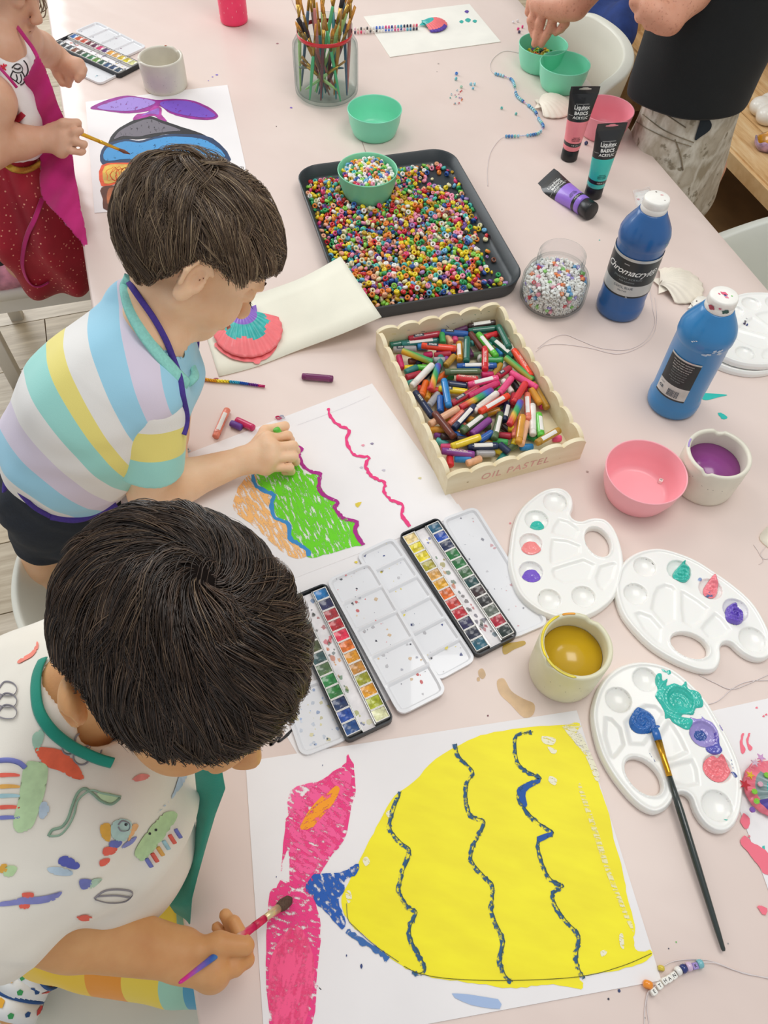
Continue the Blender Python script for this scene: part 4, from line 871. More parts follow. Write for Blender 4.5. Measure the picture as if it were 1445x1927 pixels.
# ================================================================ palettes
PZ=lambda x,y:(1100+x/4.188,1220+y/4.188)
pol=[(55,500),(70,410),(110,300),(180,205),(290,132),(420,100),(560,110),(700,160),(830,260),(960,400),(1060,560),(1150,720),(1220,880),(1250,1000),(1256,1120),(1243,1260),(1205,1370),(1135,1440),(1050,1448),(960,1400),(895,1320),(862,1250),(840,1185),(805,1150),(760,1142),(718,1165),(690,1215),(640,1270),(560,1300),(470,1270),(370,1190),(260,1060),(180,940),(120,820),(78,680),(58,570)]
HP=.012
out=np.array([P(*PZ(*q),HP)[:2] for q in pol]); pc=out.mean(0)
def L(x,y,h=HP-.004): return P(*PZ(x,y),h)[:2]-pc
outl=smooth_path([tuple(q) for q in out-pc],4,True)[:,:2]
wells_=[(L(262,410),.0165),(L(472,250),.0160),(L(745,415),.0170),(L(925,685),.0165),(L(1040,950),.0175),(L(1035,1245),.0180)]
comps=[[(145,535),(215,550),(290,630),(322,770),(262,850),(225,885),(190,860),(140,700)],[(300,580),(400,480),(470,440),(560,448),(618,500),(630,545),(560,650),(470,775),(345,772),(325,700)],[(655,560),(690,590),(760,700),(822,830),(700,890),(560,900),(505,810),(560,700)],[(625,930),(700,900),(850,868),(890,960),(905,1085),(810,1105),(700,1080),(650,1040)]]
comps=[np.array([L(*q) for q in k]) for k in comps]
hole=(L(460,1012),.0175,.0245)   # thumb hole, half-axes
# orientation of the hole along the long side
hd=L(560,1090)-L(370,900); hd/=np.linalg.norm(hd)
def pdist(X,Y,poly):
    d=np.full(X.shape,1e9); ins=np.zeros(X.shape,bool); n=len(poly)
    for i in range(n):
        a=poly[i];b=poly[(i+1)%n]; e=b-a; t_=np.clip(((X-a[0])*e[0]+(Y-a[1])*e[1])/(e@e+1e-12),0,1); d=np.minimum(d,(X-a[0]-t_*e[0])**2+(Y-a[1]-t_*e[1])**2)
        cnd=((a[1]>Y)!=(b[1]>Y))&(X<(b[0]-a[0])*(Y-a[1])/(b[1]-a[1]+1e-15)+a[0]); ins^=cnd
    d=np.sqrt(d); return np.where(ins,-d,d)
def ss(a,b,x): t_=np.clip((x-a)/(b-a),0,1); return t_*t_*(3-2*t_)
def palette_mesh():
    h=.00125; lo=outl.min(0)-.004; hi=outl.max(0)+.004; nx,ny=[int((hi[i]-lo[i])/h)+1 for i in (0,1)]
    X,Y=np.meshgrid(lo[0]+h*np.arange(nx),lo[1]+h*np.arange(ny),indexing='ij'); do=pdist(X,Y,outl)
    ux=(X-hole[0][0])*hd[0]+(Y-hole[0][1])*hd[1]; uy=-(X-hole[0][0])*hd[1]+(Y-hole[0][1])*hd[0]
    k=np.sqrt((ux/hole[2])**2+(uy/hole[1])**2); dh=(k-1)*(hole[1]+hole[2])/2
    top=np.full(X.shape,.0105); top=top-.0022*ss(-.009,-.0065,-do*-1*-1) if 0 else top
    top=top+.0015*(1-ss(.0045,.007,-do)); top-= .0045*(1-ss(0,.003,-do))
    top+=.0012*(1-ss(.002,.0045,dh))-.004*(1-ss(0,.002,dh))
    for c_,r in wells_:
        d=np.hypot(X-c_[0],Y-c_[1]); top=np.minimum(top,np.where(d<r,.0105-.0072*np.sqrt(np.clip(1-(d/r)**2,0,1)),1)) ; top=top
    for q in comps: d=pdist(X,Y,q); top=np.minimum(top,.0105-.0026*ss(-.0005,.0055,-d)+ (d>.0005)*1.)
    inside=(do<0)&(dh>0); nz=14; Z=np.arange(nz)*h-.001
    base=np.maximum(do,-dh); F_=np.empty((nx,ny,nz),np.float32)
    for i,z in enumerate(Z):
        bot=np.maximum(top-.0032,0); edge=(base>-.0038); low=np.where(edge,0.0,bot)
        F_[:,:,i]=np.maximum(np.maximum((z-top)*.8,(low-z)*.8),base)
    V,Q=snet(F_,(lo[0],lo[1],Z[0]),h); return V,Q
PALV,PALQ=palette_mesh(); PWm=M('f6f4ee',.3,.01,5,coat=.3,sss=.05,name='palette_plastic')
po=obj('palette_tray',(PALV,PALQ),PWm); PALM=po.data; bpy.data.objects.remove(po)
lm_loc=np.array([hole[0],wells_[5][0],wells_[4][0],wells_[3][0],wells_[1][0],wells_[0][0]])
def fit_rigid(px):
    w=np.array([P(x,y,.007)[:2] for x,y in px]); l=lm_loc[:len(px)]; cl,cw=l.mean(0),w.mean(0); Hm=(l-cl).T@(w-cw); a=math.atan2(Hm[0,1]-Hm[1,0],Hm[0,0]+Hm[1,1]); R=rz(a)[:2,:2]; t_=cw-R@cl; return a,t_,np.abs((l@R.T+t_)-w).max()
def pal(px,label,z=0):
    if px is None: a,t_=0,pc
    else: a,t_,er=fit_rigid(px); print('palette fit',round(er,4))
    e=empty('paint_palette',(t_[0],t_[1],TZ+.0005+z),a,label,'palette'); o=bpy.data.objects.new('palette_tray',PALM); COL.objects.link(o); o.parent=e; return e
BVP=BVHTree.FromPolygons([tuple(q) for q in PALV],[tuple(int(i) for i in q) for q in PALQ])
def surf(x,y):
    r=BVP.ray_cast(Vector((x,y,.05)),Vector((0,0,-1))); return r[0].z if r[0] else .005
def daub(e,poly_px,col,hmax=.0035,seed=0,inv=None,rough=.18,name='paint_daub',base=.0004,swirl=1.,alpha=1):
    """thick blob of paint lying on the palette; outline from photographed points"""
    ea=e.rotation_euler[2]; q=np.array([P(x,y,.009)[:2] for x,y in poly_px]); q=q-np.array([e.location[0],e.location[1]]); R=rz(-ea)[:2,:2]; q=q@R.T
    q=smooth_path(q,3,True)[:,:2]; h=.0009; lo=q.min(0)-.002; hi=q.max(0)+.002; nx,ny=[int((hi[i]-lo[i])/h)+1 for i in (0,1)]
    X,Y=np.meshgrid(lo[0]+h*np.arange(nx),lo[1]+h*np.arange(ny),indexing='ij'); d=-pdist(X,Y,q); rs=np.random.RandomState(seed)
    cx,cy=q.mean(0); rr=np.hypot(X-cx,Y-cy); an=np.arctan2(Y-cy,X-cx)
    bumpz=1+.25*np.sin(rr*900*swirl+an*2+seed)+.18*np.sin(X*1300+seed)*np.sin(Y*1100+seed*2)
    Hh=hmax*(1-np.exp(-np.clip(d,0,1)/(.0022)))*bumpz
    idx=-np.ones(X.shape,int); v=[];f=[]
    for i in range(nx):
        for j in range(ny):
            if d[i,j]>-h*.75:
                dd=max(0,d[i,j]); idx[i,j]=len(v); x,y=X[i,j],Y[i,j]
                if d[i,j]<0:  # pull to the outline
                    k=np.argmin((q[:,0]-x)**2+(q[:,1]-y)**2); x,y=q[k]
                v.append((x,y,surf(x,y)+base+(Hh[i,j] if d[i,j]>0 else 0)))
    for i in range(nx-1):
        for j in range(ny-1):
            g=(idx[i,j],idx[i+1,j],idx[i+1,j+1],idx[i,j+1])
            if min(g)>=0: f.append(g)
    return obj(name,(v,f),M(col,rough,.04,80,coat=.6,alpha=alpha,name='thick_paint_'+col),e)
Z3=lambda L_:[PZ(*q) for q in L_]
TQ='2ec0ae'
p3=pal(None,'white palette smeared with turquoise, blue and violet paint, a brush on it')
daub(p3,Z3([(560,215),(600,205),(610,260),(650,245),(640,300),(700,280),(760,300),(790,265),(810,320),(860,340),(900,360),(915,400),(930,440),(920,470),(870,480),(850,530),(780,525),(760,545),(840,560),(845,600),(825,640),(790,645),(740,620),(690,590),(660,555),(630,560),(625,510),(600,460),(560,400),(552,375),(570,330),(560,290)]),TQ,.0022,3)
daub(p3,Z3([(640,185),(665,180),(675,205),(650,210)]),TQ,.0008,3); daub(p3,Z3([(600,170),(625,175),(640,195),(615,190)]),TQ,.0004,3)
daub(p3,Z3([(350,590),(360,540),(400,480),(430,470),(500,495),(545,540),(562,600),(545,650),(500,672),(420,672),(370,640)]),'1d68b8',.0045,1)
daub(p3,Z3([(540,620),(560,605),(590,620),(560,640)]),'1d68b8',.0012,1)
daub(p3,Z3([(825,548),(870,560),(920,555),(900,520),(940,560),(1000,590),(1040,650),(1055,720),(1045,780),(1000,770),(940,780),(880,750),(830,690),(822,650),(845,600)]),'a294d4',.0010,5,alpha=1)
daub(p3,Z3([(860,670),(880,640),(930,630),(965,660),(975,700),(950,730),(910,735),(875,715)]),'28509e',.0024,2)
daub(p3,Z3([(950,780),(1010,760),(1050,700),(1058,760),(1080,805),(1060,835),(1010,840),(960,820)]),'5a5ab8',.0016,4); daub(p3,Z3([(1010,680),(1030,650),(1050,700),(1045,760),(1010,740)]),'6a58b8',.0014,6)
daub(p3,Z3([(930,920),(960,870),(1010,845),(1050,860),(1075,835),(1110,880),(1140,940),(1150,980),(1120,1030),(1070,1055),(1010,1050),(955,1010),(928,960)]),'fb8088',.0040,2)
for q,c_ in (([(505,830),(512,835),(528,865),(522,862)],'3a4a8a'),([(538,875),(545,882),(555,905),(548,900)],'3a4a8a'),([(1050,610),(1060,615),(1082,655),(1070,650)],'6a50b0'),([(1150,975),(1180,985),(1198,1015),(1175,1020)],'4a5a98'),([(1100,1345),(1125,1350),(1112,1360)],TQ),([(1145,880),(1155,885),(1152,895)],'4a5a98'),([(1152,910),(1160,915),(1157,925)],'4a5a98'),([(1160,938),(1168,943),(1163,953)],'4a5a98')): daub(p3,Z3(q),c_,.0003,1)
p1=pal([(1124,1025),(1043,935),(1010,988),(998,1030),(1035,1125),(1094,1128)],'white palette with small dots of turquoise, coral and violet paint')
E1=lambda cx,cy,rx_,ry_:[(cx+rx_*math.cos(a)*(1+.12*math.sin(3*a)),cy+ry_*math.sin(a)) for a in np.linspace(0,2*PI,12)[:-1]]
daub(p1,E1(1011,988,13,11),TQ,.0014,1,swirl=.5); daub(p1,E1(999,1031,18,15),'f9908e',.0018,2,swirl=.5); daub(p1,E1(1000,1083,17,14),'7a58c8',.0014,3,swirl=.5)
p2=pal([(1293,1217),(1414,1200),(1382,1156),(1338,1106),(1216,1074),(1190,1118)],'white palette with peaked swirls of turquoise, coral and violet paint')
daub(p2,[(1268,1076),(1280,1062),(1289,1055),(1289,1062),(1297,1070),(1297,1088),(1288,1098),(1275,1095),(1267,1086)],TQ,.0070,3); daub(p2,[(1325,1107),(1332,1095),(1343,1082),(1349,1092),(1352,1110),(1346,1123),(1335,1125),(1325,1118)],'fa8590',.0050,3); daub(p2,[(1363,1158),(1370,1140),(1385,1132),(1390,1142),(1399,1152),(1397,1170),(1385,1178),(1368,1172)],'6a4cc0',.0080,5)
daub(p2,E1(1316,1092,4,3.5),'8aa0cc',.0006,1); daub(p2,[(1328,1118),(1335,1110),(1342,1116),(1347,1122),(1332,1124)],'5a6aa0',.0058,2)
# two palettes stacked at the right edge
def pal2(dx,dy,z,a,label):
    t_=P(dx,dy,z); e=empty('paint_palette',(t_[0],t_[1],TZ+.0005+z),a,label,'palette'); o=bpy.data.objects.new('palette_tray',PALM); COL.objects.link(o); o.parent=e; return e
q1=pal2(1425,640,0,1.75,'lower white palette of the stack behind the mid blue bottle'); q2=pal2(1432,622,.0125,1.9,'upper white palette of the stack behind the mid blue bottle')
# ================================================================ scalloped wooden box of oil pastels
BXQ=[(705,657),(938,596),(1091,864),(839,931)]
# real footprint: two measured near corners and the left far corner
pA,pB,pC=P(839,931),P(1093,864),P(705,657)
ey=pC-pA; ex=pB-pA; lw,ll=np.linalg.norm(ex),np.linalg.norm(ey); angx=(math.atan2(ex[1],ex[0])+math.atan2(ey[1],ey[0])-PI/2)/2
bc_=pA+(ex+ey)/2; BOX=empty('wooden_box',(bc_[0],bc_[1],TZ),angx,'pale wooden box with scalloped rim, full of oil pastels','box'); print('box',lw,ll,math.degrees(angx))
WD,nt,b=nt_new('birch_ply'); n_=noise(nt,12,5,stretch=(1,5,5)); r_=ramp(nt,n_.outputs[0],[(.3,lin('e6d5ae')),(.7,lin('f2e6c6'))]); nt.links.new(r_.outputs[0],b.inputs['Base Color']); b.inputs['Roughness'].default_value=.55; bump(nt,b,n_.outputs[0],.1)
th=.007; Hh=.050; sc=.0085
def wall(Ln,nsc):
    # profile in (s,z): scalloped top, thickness th
    top=[]; N=12
    for k in range(nsc):
        for i in range(N): 
            u=i/N; s=-Ln/2+Ln*(k+u)/nsc; top.append((s,Hh-sc+sc*math.sin(PI*u)**.62))
    top.append((Ln/2,Hh-sc)); pts=top[::-1]+[(-Ln/2,0),(Ln/2,0)]; n=len(top)
    v=[];f=[]
    for y in (-th/2,th/2): v+=[(s,y,z) for s,z in top]+[(s,y,0) for s,z in top]
    m=2*n
    for i in range(n-1):
        f+=[(n+i,n+i+1,i+1,i),(m+i,m+i+1,m+n+i+1,m+n+i),(i,i+1,m+i+1,m+i),(m+n+i,m+n+i+1,n+i+1,n+i)]
    f+=[(0,m,m+n,n),(n-1,2*n-1,m+2*n-1,m+n-1)]; return v,f
EDG=M('efe0b6',.5,.05,30,name='ply_edge')
obj('side_panel',xf(wall(lw,6),None,(0,-ll/2+th/2,0)),WD,BOX,True,None,40); obj('side_panel',xf(wall(lw,6),None,(0,ll/2-th/2,0)),WD,BOX,True,None,40)
obj('side_panel',xf(wall(ll-2*th,9),rz(PI/2),(-lw/2+th/2,0,0)),WD,BOX,True,None,40); obj('side_panel',xf(wall(ll-2*th,9),rz(PI/2),(lw/2-th/2,0,0)),WD,BOX,True,None,40)
obj('bottom_panel',box(lw-2*th,ll-2*th,.006),WD,BOX,False)
# dark lines of the ply layers along the rims
v,f=text('OIL PASTEL',.020,bold=.0001,shear=.15,track=1.15); R_=rx(PI/2)
o=obj('marker_lettering',xf((v,f),R_,(-.002,-ll/2-.0004,.022)),M('f0b0a6',.7,.1,name='faded_pink_marker',alpha=.8),BOX,False)
for x,y,z,s in ((-.08,-ll/2-.0004,.02,.0016),(.05,-ll/2-.0004,.028,.0008),(.075,-ll/2-.0004,.018,.001)): obj('knot',([(x+s*math.cos(a),y,z+s*.5*math.sin(a)) for a in np.linspace(0,2*PI,9)[:-1]],[tuple(range(8))]),M('a8905e',.7,0),BOX,False)
rs=np.random.RandomState(5)
for k in range(22):
    x=rs.uniform(-lw/2+.01,lw/2-.01); z=rs.uniform(.012,.038); s=rs.uniform(.0008,.0022); cc=['4a56a8','8a8a60','5a5a50','3a8a5a','e0d040','6a5a90'][rs.randint(6)]; a0=rs.uniform(0,3)
    obj('crayon_mark',([(x-s*2*math.cos(a0),ll/2-th-.0003,z-s*2*math.sin(a0)),(x+s*2*math.cos(a0),ll/2-th-.0003,z+s*2*math.sin(a0)),(x+s*2*math.cos(a0)+.0006,ll/2-th-.0003,z+s*2*math.sin(a0)+.0006),(x-s*2*math.cos(a0)+.0006,ll/2-th-.0003,z-s*2*math.sin(a0)+.0008)],[(0,1,2,3)]),M(cc,.7,0,alpha=.7),BOX,False)
# ---- the pastels: photographed ends (zoom frame of the box), colour, label kind, level in the heap
PC={'dgreen':('dark green','1c6a56'),'green':('green','3aa352'),'lime':('lime green','62c63c'),'red':('red','d8262e'),'crimson':('crimson','b01e36'),'blue':('blue','1a5aa8'),'navy':('navy','1c2c50'),'sky':('light blue','2a86c8'),'brown':('brown','6e3428'),'dbrown':('dark brown','3a2420'),'orange':('orange','ea6c1e'),'amber':('amber','d8952a'),'yellow':('yellow','efd020'),'ochre':('ochre','b88a2c'),'pink':('pink','ee4f86'),'magenta':('magenta','d42a68'),'purple':('purple','8a3a90'),'white':('white','ece6dc'),'peach':('peach','eeb48c'),'salmon':('salmon','ee8068'),'grey':('grey','a8a4a4'),'olive':('olive green','5a7048'),'teal':('teal','2a7c74'),'black':('black','26262a'),'rainbow':('rainbow striped','c04060'),'dpurple':('dark purple','5a2452'),'vermilion':('vermilion','f0431c'),'cyan':('turquoise','58b8b0')}
PL=[(650,225,870,215,'dbrown','w',2),(575,262,645,240,'dpurple','',1),(660,275,835,255,'dgreen','',2),(290,320,485,290,'crimson','k',2),(165,345,295,320,'dgreen','',1),(245,360,485,325,'teal','w',1),(485,268,660,295,'blue','k',2),
(495,290,505,345,'green','',2),(555,345,515,290,'peach','',1),(580,335,578,305,'pink','',1),(670,290,750,385,'brown','',2),(720,290,835,430,'lime','w',3),(760,315,845,285,'red','',2),(845,240,915,380,'dgreen','',3),(800,325,940,430,'dgreen','w',2),(905,310,950,262,'olive','',1),(915,320,960,400,'white','k',2),(945,385,1085,550,'vermilion','t',3),(195,385,340,385,'grey','k',1),(345,370,370,378,'sky','',1),(370,365,585,380,'vermilion','k',3),(250,400,440,460,'rainbow','',3),(445,455,475,460,'grey','',2),
(605,340,607,460,'amber','w',2),(652,318,650,460,'dgreen','',3),(680,420,720,430,'olive','',1),(735,420,735,455,'white','',1),(840,380,870,420,'sky','',1),(765,370,763,520,'red','t',3),(735,455,875,450,'green','',2),(890,435,1065,575,'rainbow','',3),
(230,430,250,500,'magenta','',1),(290,465,325,460,'brown','',1),(385,420,440,420,'magenta','',1),(450,420,555,415,'crimson','',2),(520,490,575,425,'ochre','',2),(590,490,835,490,'blue','w',2),(265,505,390,500,'yellow','',1),(270,530,345,495,'teal','',2),(275,565,370,530,'crimson','',2),(490,425,480,500,'teal','',2),
(310,610,440,485,'white','w',3),(475,480,430,640,'rainbow','g',3),(515,530,735,520,'olive','',3),(820,525,905,480,'grey','',1),(740,545,815,540,'magenta','',2),(585,560,720,575,'red','t',3),(660,605,845,565,'pink','w',3),(840,555,920,500,'crimson','k',3),(920,525,1085,630,'pink','',3),(370,680,400,580,'orange','',2),(405,700,420,590,'amber','',1),(415,740,475,655,'grey','',2),
(330,650,440,805,'navy','k',3),(485,680,490,770,'blue','',2),(510,570,540,745,'sky','',3),(475,630,655,650,'yellow','k',2),(525,600,655,610,'navy','',2),(555,720,725,625,'crimson','k',3),(660,680,850,590,'magenta','',3),(610,745,810,640,'rainbow','',3),(695,765,840,660,'white','t',3),(730,775,910,670,'vermilion','w',4),(850,665,930,560,'pink','',3),(870,580,930,650,'white','',2),(935,580,970,640,'black','',1),(940,715,1015,595,'red','',4),(1000,655,1020,600,'crimson','',2),(1025,655,1030,830,'salmon','w',3),(1090,590,1160,745,'ochre','',2),(1045,635,1105,720,'amber','',3),(1100,700,1120,750,'magenta','',1),
(450,775,570,930,'brown','',4),(420,850,600,750,'peach','',3),(540,850,630,775,'salmon','',2),(570,875,700,735,'navy','w',3),(620,900,770,780,'olive','w',3),(680,910,795,820,'purple','',3),(820,945,860,775,'olive','w',3),(425,880,540,885,'amber','',2),(880,830,905,720,'navy','w',2),(930,740,945,660,'crimson','',2),(915,850,985,710,'rainbow','',4),(945,935,965,780,'salmon','',2),(970,965,995,795,'amber','',4),(985,980,1020,830,'peach','',3),(1060,915,1055,730,'white','',3),(1110,930,1095,780,'lime','w',3),(1080,965,1225,885,'ochre','w',4),(1180,940,1235,935,'pink','',1),(1030,915,1030,945,'green','',1),
(450,910,500,925,'purple','',1),(490,930,590,920,'dbrown','',2),(555,985,735,930,'yellow','',4),(590,940,690,950,'dbrown','w',2),(720,955,810,900,'blue','',3),(845,915,925,925,'crimson','',2),(905,875,935,890,'yellow','',2),(810,950,905,965,'green','',2),(655,990,845,980,'navy','w',3),(850,975,915,1020,'navy','',3),(490,985,500,1000,'pink','',1),(495,1015,700,1035,'purple','t',3),(705,1035,825,1025,'grey','',2),(545,1045,550,1110,'red','',2),(575,1060,680,1068,'sky','',2),(650,1095,740,1055,'peach','',2),(900,1000,960,980,'olive','',1),(980,995,1060,985,'sky','',1),(280,590,330,575,'cyan','',1),(340,440,360,480,'navy','',1),(600,570,650,575,'crimson','',1),(700,870,800,860,'olive','',1),(880,780,830,790,'purple','',1),(460,950,470,975,'cyan','',1)]
zoneL={0:'left',1:'middle',2:'right'}; zoneV={0:'back',1:'upper',2:'centre',3:'lower',4:'front'}
used={}
def pastel(a,b,key,lk,label,grp=None,rad=.0060):
    nm,cc=PC[key]; e=empty('oil_pastel',(a+b)/2,0,label,'oil pastel',grp); m_=(a+b)/2; d=b-a; L=np.linalg.norm(d); d=d/L
    mt=M(cc,.5,.10,150,.2,400,.0005,coat=.1,name='pastel_'+key)
    if key=='rainbow':
        mt=MC.get('rb')
        if not mt:
            mt,nt,bb=nt_new('pastel_rainbow'); tc=nt.nodes.new('ShaderNodeTexCoord'); sp=nt.nodes.new('ShaderNodeSeparateXYZ'); nt.links.new(tc.outputs['Generated'],sp.inputs[0])
            mm=nt.nodes.new('ShaderNodeMath'); mm.operation='ADD'; nt.links.new(sp.outputs[0],mm.inputs[0]); nt.links.new(sp.outputs[1],mm.inputs[1]); m3=nt.nodes.new('ShaderNodeMath'); m3.operation='MULTIPLY'; m3.inputs[1].default_value=.5; nt.links.new(mm.outputs[0],m3.inputs[0])
            rr=ramp(nt,m3.outputs[0],[(.0,lin('c42c50')),(.2,lin('d8402c')),(.38,lin('e0b030')),(.5,lin('3aa352')),(.62,lin('3a9a6a')),(.74,lin('3a70c0')),(.86,lin('6a4aa0')),(1,lin('b82c48'))]); nt.links.new(rr.outputs[0],bb.inputs['Base Color']); bb.inputs['Roughness'].default_value=.4; MC['rb']=mt
    Fm=frame_z(d); st=obj('stick',xf(capsule((0,0,-L/2),(0,0,L/2),rad*.94,rad*.94,12),Fm),mt,e)
    if key!='rainbow' and L>.03 : 
        obj('wrapper',xf(tube([(0,0,-L*.36),(0,0,L*.40)],rad,12,False),Fm),M(shade(cc,1.0),.25,.08,60,coat=.6,name='wrapper_'+key),e)
    if lk in('w','k') and L>.03:
        # printed strip facing up
        up=np.array([0,0,1.])-d*d[2]; up/=np.linalg.norm(up); sd=np.cross(d,up); v=[];n=5
        l0,l1=(-L*.30,L*.30) if lk=='w' else (-L*.34,-L*.02)
        for i in range(n+1):
            q=-.55+1.1*i/n+(.25 if lk=='w' else 0); r_=(rad+.0002)*(up*math.cos(q)+sd*math.sin(q)); v+=[r_+d*l0,r_+d*l1]
        obj('paper_label',(v,[(2*i,2*i+1,2*i+3,2*i+2) for i in range(n)]),M('eeeae2' if lk=='w' else '22263a',.4,.05),e)
        if lk=='k':
            tv,tf=text('STAEDTLER',.0042,bold=.0001); 
            if len(tv): q=tv[:,1]/rad; r_=(rad+.00045)*(np.outer(np.cos(q),up)+np.outer(np.sin(q),sd)); obj('lettering',(r_+np.outer(tv[:,0]*min(1,(l1-l0)/.028)*.9+(l0+l1)/2,d)*1.0,tf),WT,e)
    if lk=='t' and L>.03:
        up=np.array([0,0,1.])-d*d[2]; up/=np.linalg.norm(up); sd=np.cross(d,up)
        if d[0]<0 : sd=-sd; dd=-d
        else: dd=d
        sd=np.cross(up,dd)
        tv,tf=text('FABER-CASTELL',.0048,bold=.0001); q=tv[:,1]/rad; r_=(rad+.00035)*(np.outer(np.cos(q),up)+np.outer(np.sin(q),sd)); obj('lettering',(r_+np.outer(tv[:,0]*.85,dd),tf),M('f6ded0',.5,0),e)
    v_=None
    return e
def place_p(i,q):
    x1,y1,x2,y2,key,lk,lv=q; h=.0075+lv*.0064; a=P(680+x1/3.284,540+y1/3.284,h); b=P(680+x2/3.284,540+y2/3.284,h)
    # keep clear of the side panels
    def cl(p):
        ca_,sa_=math.cos(-angx),math.sin(-angx); dx,dy=p[0]-bc_[0],p[1]-bc_[1]; lx,ly=ca_*dx-sa_*dy,sa_*dx+ca_*dy; m_=th+.0065
        lx=max(-lw/2+m_,min(lw/2-m_,lx)); ly=max(-ll/2+m_,min(ll/2-m_,ly)); ca_,sa_=math.cos(angx),math.sin(angx); return np.array([bc_[0]+ca_*lx-sa_*ly,bc_[1]+sa_*lx+ca_*ly,p[2]]),ly/ll+.5,lx/lw+.5
    a,va,ua=cl(a); b,vb,ub=cl(b)
    if np.linalg.norm(b-a)<.012: d=(b-a)+np.array([.01,.004,0]); b=a+d/np.linalg.norm(d)*.02
    tl=(RNG.uniform(-.002,.002)) ; a[2]+=tl; b[2]-=tl
    L=np.linalg.norm(b-a); ang=math.degrees(math.atan2(y2-y1,x2-x1))%180; way='lying level' if ang<22 or ang>158 else 'pointing away' if 68<ang<112 else 'slanting up to the right' if ang>112 else 'slanting down to the right'
    v_=(va+vb)/2; u_=(ua+ub)/2; zn=('front' if v_<.2 else 'lower' if v_<.42 else 'centre' if v_<.62 else 'upper' if v_<.82 else 'back')+' '+('left' if u_<.33 else 'right' if u_>.66 else 'middle')
    sz='short ' if L<.028 else ''; lb={'w':' with white label','k':' with dark label','t':' with printed wrapper','g':' with green ends'}.get(lk,'')
    lab='%s%s oil pastel%s, %s, %s of the box'%(sz,PC[key][0],lb,way,zn)
    return a,b,key,lk,lab
ents=[place_p(i,q) for i,q in enumerate(PL)]
from collections import Counter
cn=Counter(e[4] for e in ents); seen=Counter()
for i,(a,b,key,lk,lab) in enumerate(ents):
    g=None
    if cn[lab]>1:
        seen[lab]+=1; dd=sorted((np.linalg.norm((e2[0]+e2[1]-a-b)/2),e2[2]) for j,e2 in enumerate(ents) if j!=i and e2[2]!=key); lab=lab.replace(' of the box',' of the box beside the %s one'%PC[dd[0][1]][0])
    pastel(a,b,key,lk,' '.join(lab.split()[:16]),'oil pastels in the wooden box')
# broken bits and a hidden lower layer, seen only in the gaps
for k in range(46):
    lx=RNG.uniform(-lw/2+.03,lw/2-.05); ly=RNG.uniform(-ll/2+.02,ll/2-.035); a0=RNG.uniform(0,PI); L=RNG.uniform(.02,.05)
    if lx>.05 and ly<-.06: continue
    c0=np.array([bc_[0]+math.cos(angx)*lx-math.sin(angx)*ly,bc_[1]+math.sin(angx)*lx+math.cos(angx)*ly,TZ+.0115+.005*(k%2)]); d=np.array([math.cos(a0),math.sin(a0),0])*L/2
    if abs(lx)+L/2>lw/2-.012 or abs(ly)+L/2>ll/2-.012: continue
    key=list(PC)[RNG.randint(len(PC))]; key='black' if key=='rainbow' else key
    pastel(c0-d,c0+d,key,'','%s oil pastel half hidden under the others in the wooden box'%PC[key][0],'half hidden %s pastels'%PC[key][0])
# loose ones on the table
def loose(p1,p2,key,lk,label): pastel(P(*p1,.0058),P(*p2,.0058),key,lk,label)
PC['plum']=('plum','7a2a62'); PC['violet']=('violet','6a3f98'); PC['coral']=('coral','f08a70')
loose((568,708),(627,713),'plum','','plum oil pastel alone on the table below the shell card')
loose((405,823),(428,770),'coral','w','coral oil pastel in clear wrapper on the table by the striped sleeve')
loose((444,790),(478,806),'magenta','','magenta pastel behind a violet one, left of the green drawing')
loose((434,796),(455,805),'violet','','short violet pastel lying against the magenta one')
# ================================================================ shells, strings, loose beads and other small things
def shell(e,c,rad,ang,ribs=12,hgt_=.018,cols=None,spread=1.15,scale_y=1.0,name='shell_body',und=.5,mat=None,ears=True):
    """scallop: hinge at the origin, fan opening towards +X of its own frame"""
    nr,na=22,ribs*6+1; v=[];f=[]
    for i in range(nr):
        t=i/(nr-1)
        for j in range(na):
            s=-1+2*j/(na-1); a=s*spread; R=rad*(.40+.60*math.cos(a*.95))*(.99+.01*math.cos(ribs*2*PI*(s+1)/2))
            r=R*(.02+.98*t); w=math.cos(ribs*PI*(s+1)); 
            dome=hgt_*(1-t**2.3)*(.5+.5*math.sin(PI/2*min(1,t*1.9)))*(1-.55*abs(s)**2.5)
            x=r*math.cos(a)*.98; y=r*math.sin(a)*scale_y; z=dome+t*.0011*w*(1 if t<.98 else .8)+.0006
            v.append((x,y,z))
    f=[(i*na+j,i*na+j+1,(i+1)*na+j+1,(i+1)*na+j) for i in range(nr-1) for j in range(na-1)]
    ix=[]
    if cols:
        for (a_,b_,c_,d_) in f:
            i=a_//na; t=i/(nr-1); s=-1+2*(a_%na)/(na-1); ix.append(cols(t,s))
    o=obj(name,xf((v,f),rz(ang),tuple(np.array(c)-np.array([*e.location]))),mat,e,True,ix if cols else None)
    md=o.modifiers.new('s','SOLIDIFY'); md.thickness=.0016; md.offset=-1
    if ears:
        ev=[(-.10*rad,-.24*rad,.002),(-.10*rad,.24*rad,.002),(.22*rad,.20*rad,hgt_*.35),(.22*rad,-.20*rad,hgt_*.35),(-.02*rad,0,.004)]
        obj('hinge_ear',xf((ev,[(0,4,3),(4,1,2),(3,4,2)]),rz(ang),tuple(np.array(c)-np.array([*e.location]))),mat[0] if isinstance(mat,list) else mat,e,False)
    return o
SW=M('f4ead8',.5,.08,14,.1,100,name='shell_cream'); SW2=M('f7f2e6',.5,.05,14,name='shell_white')
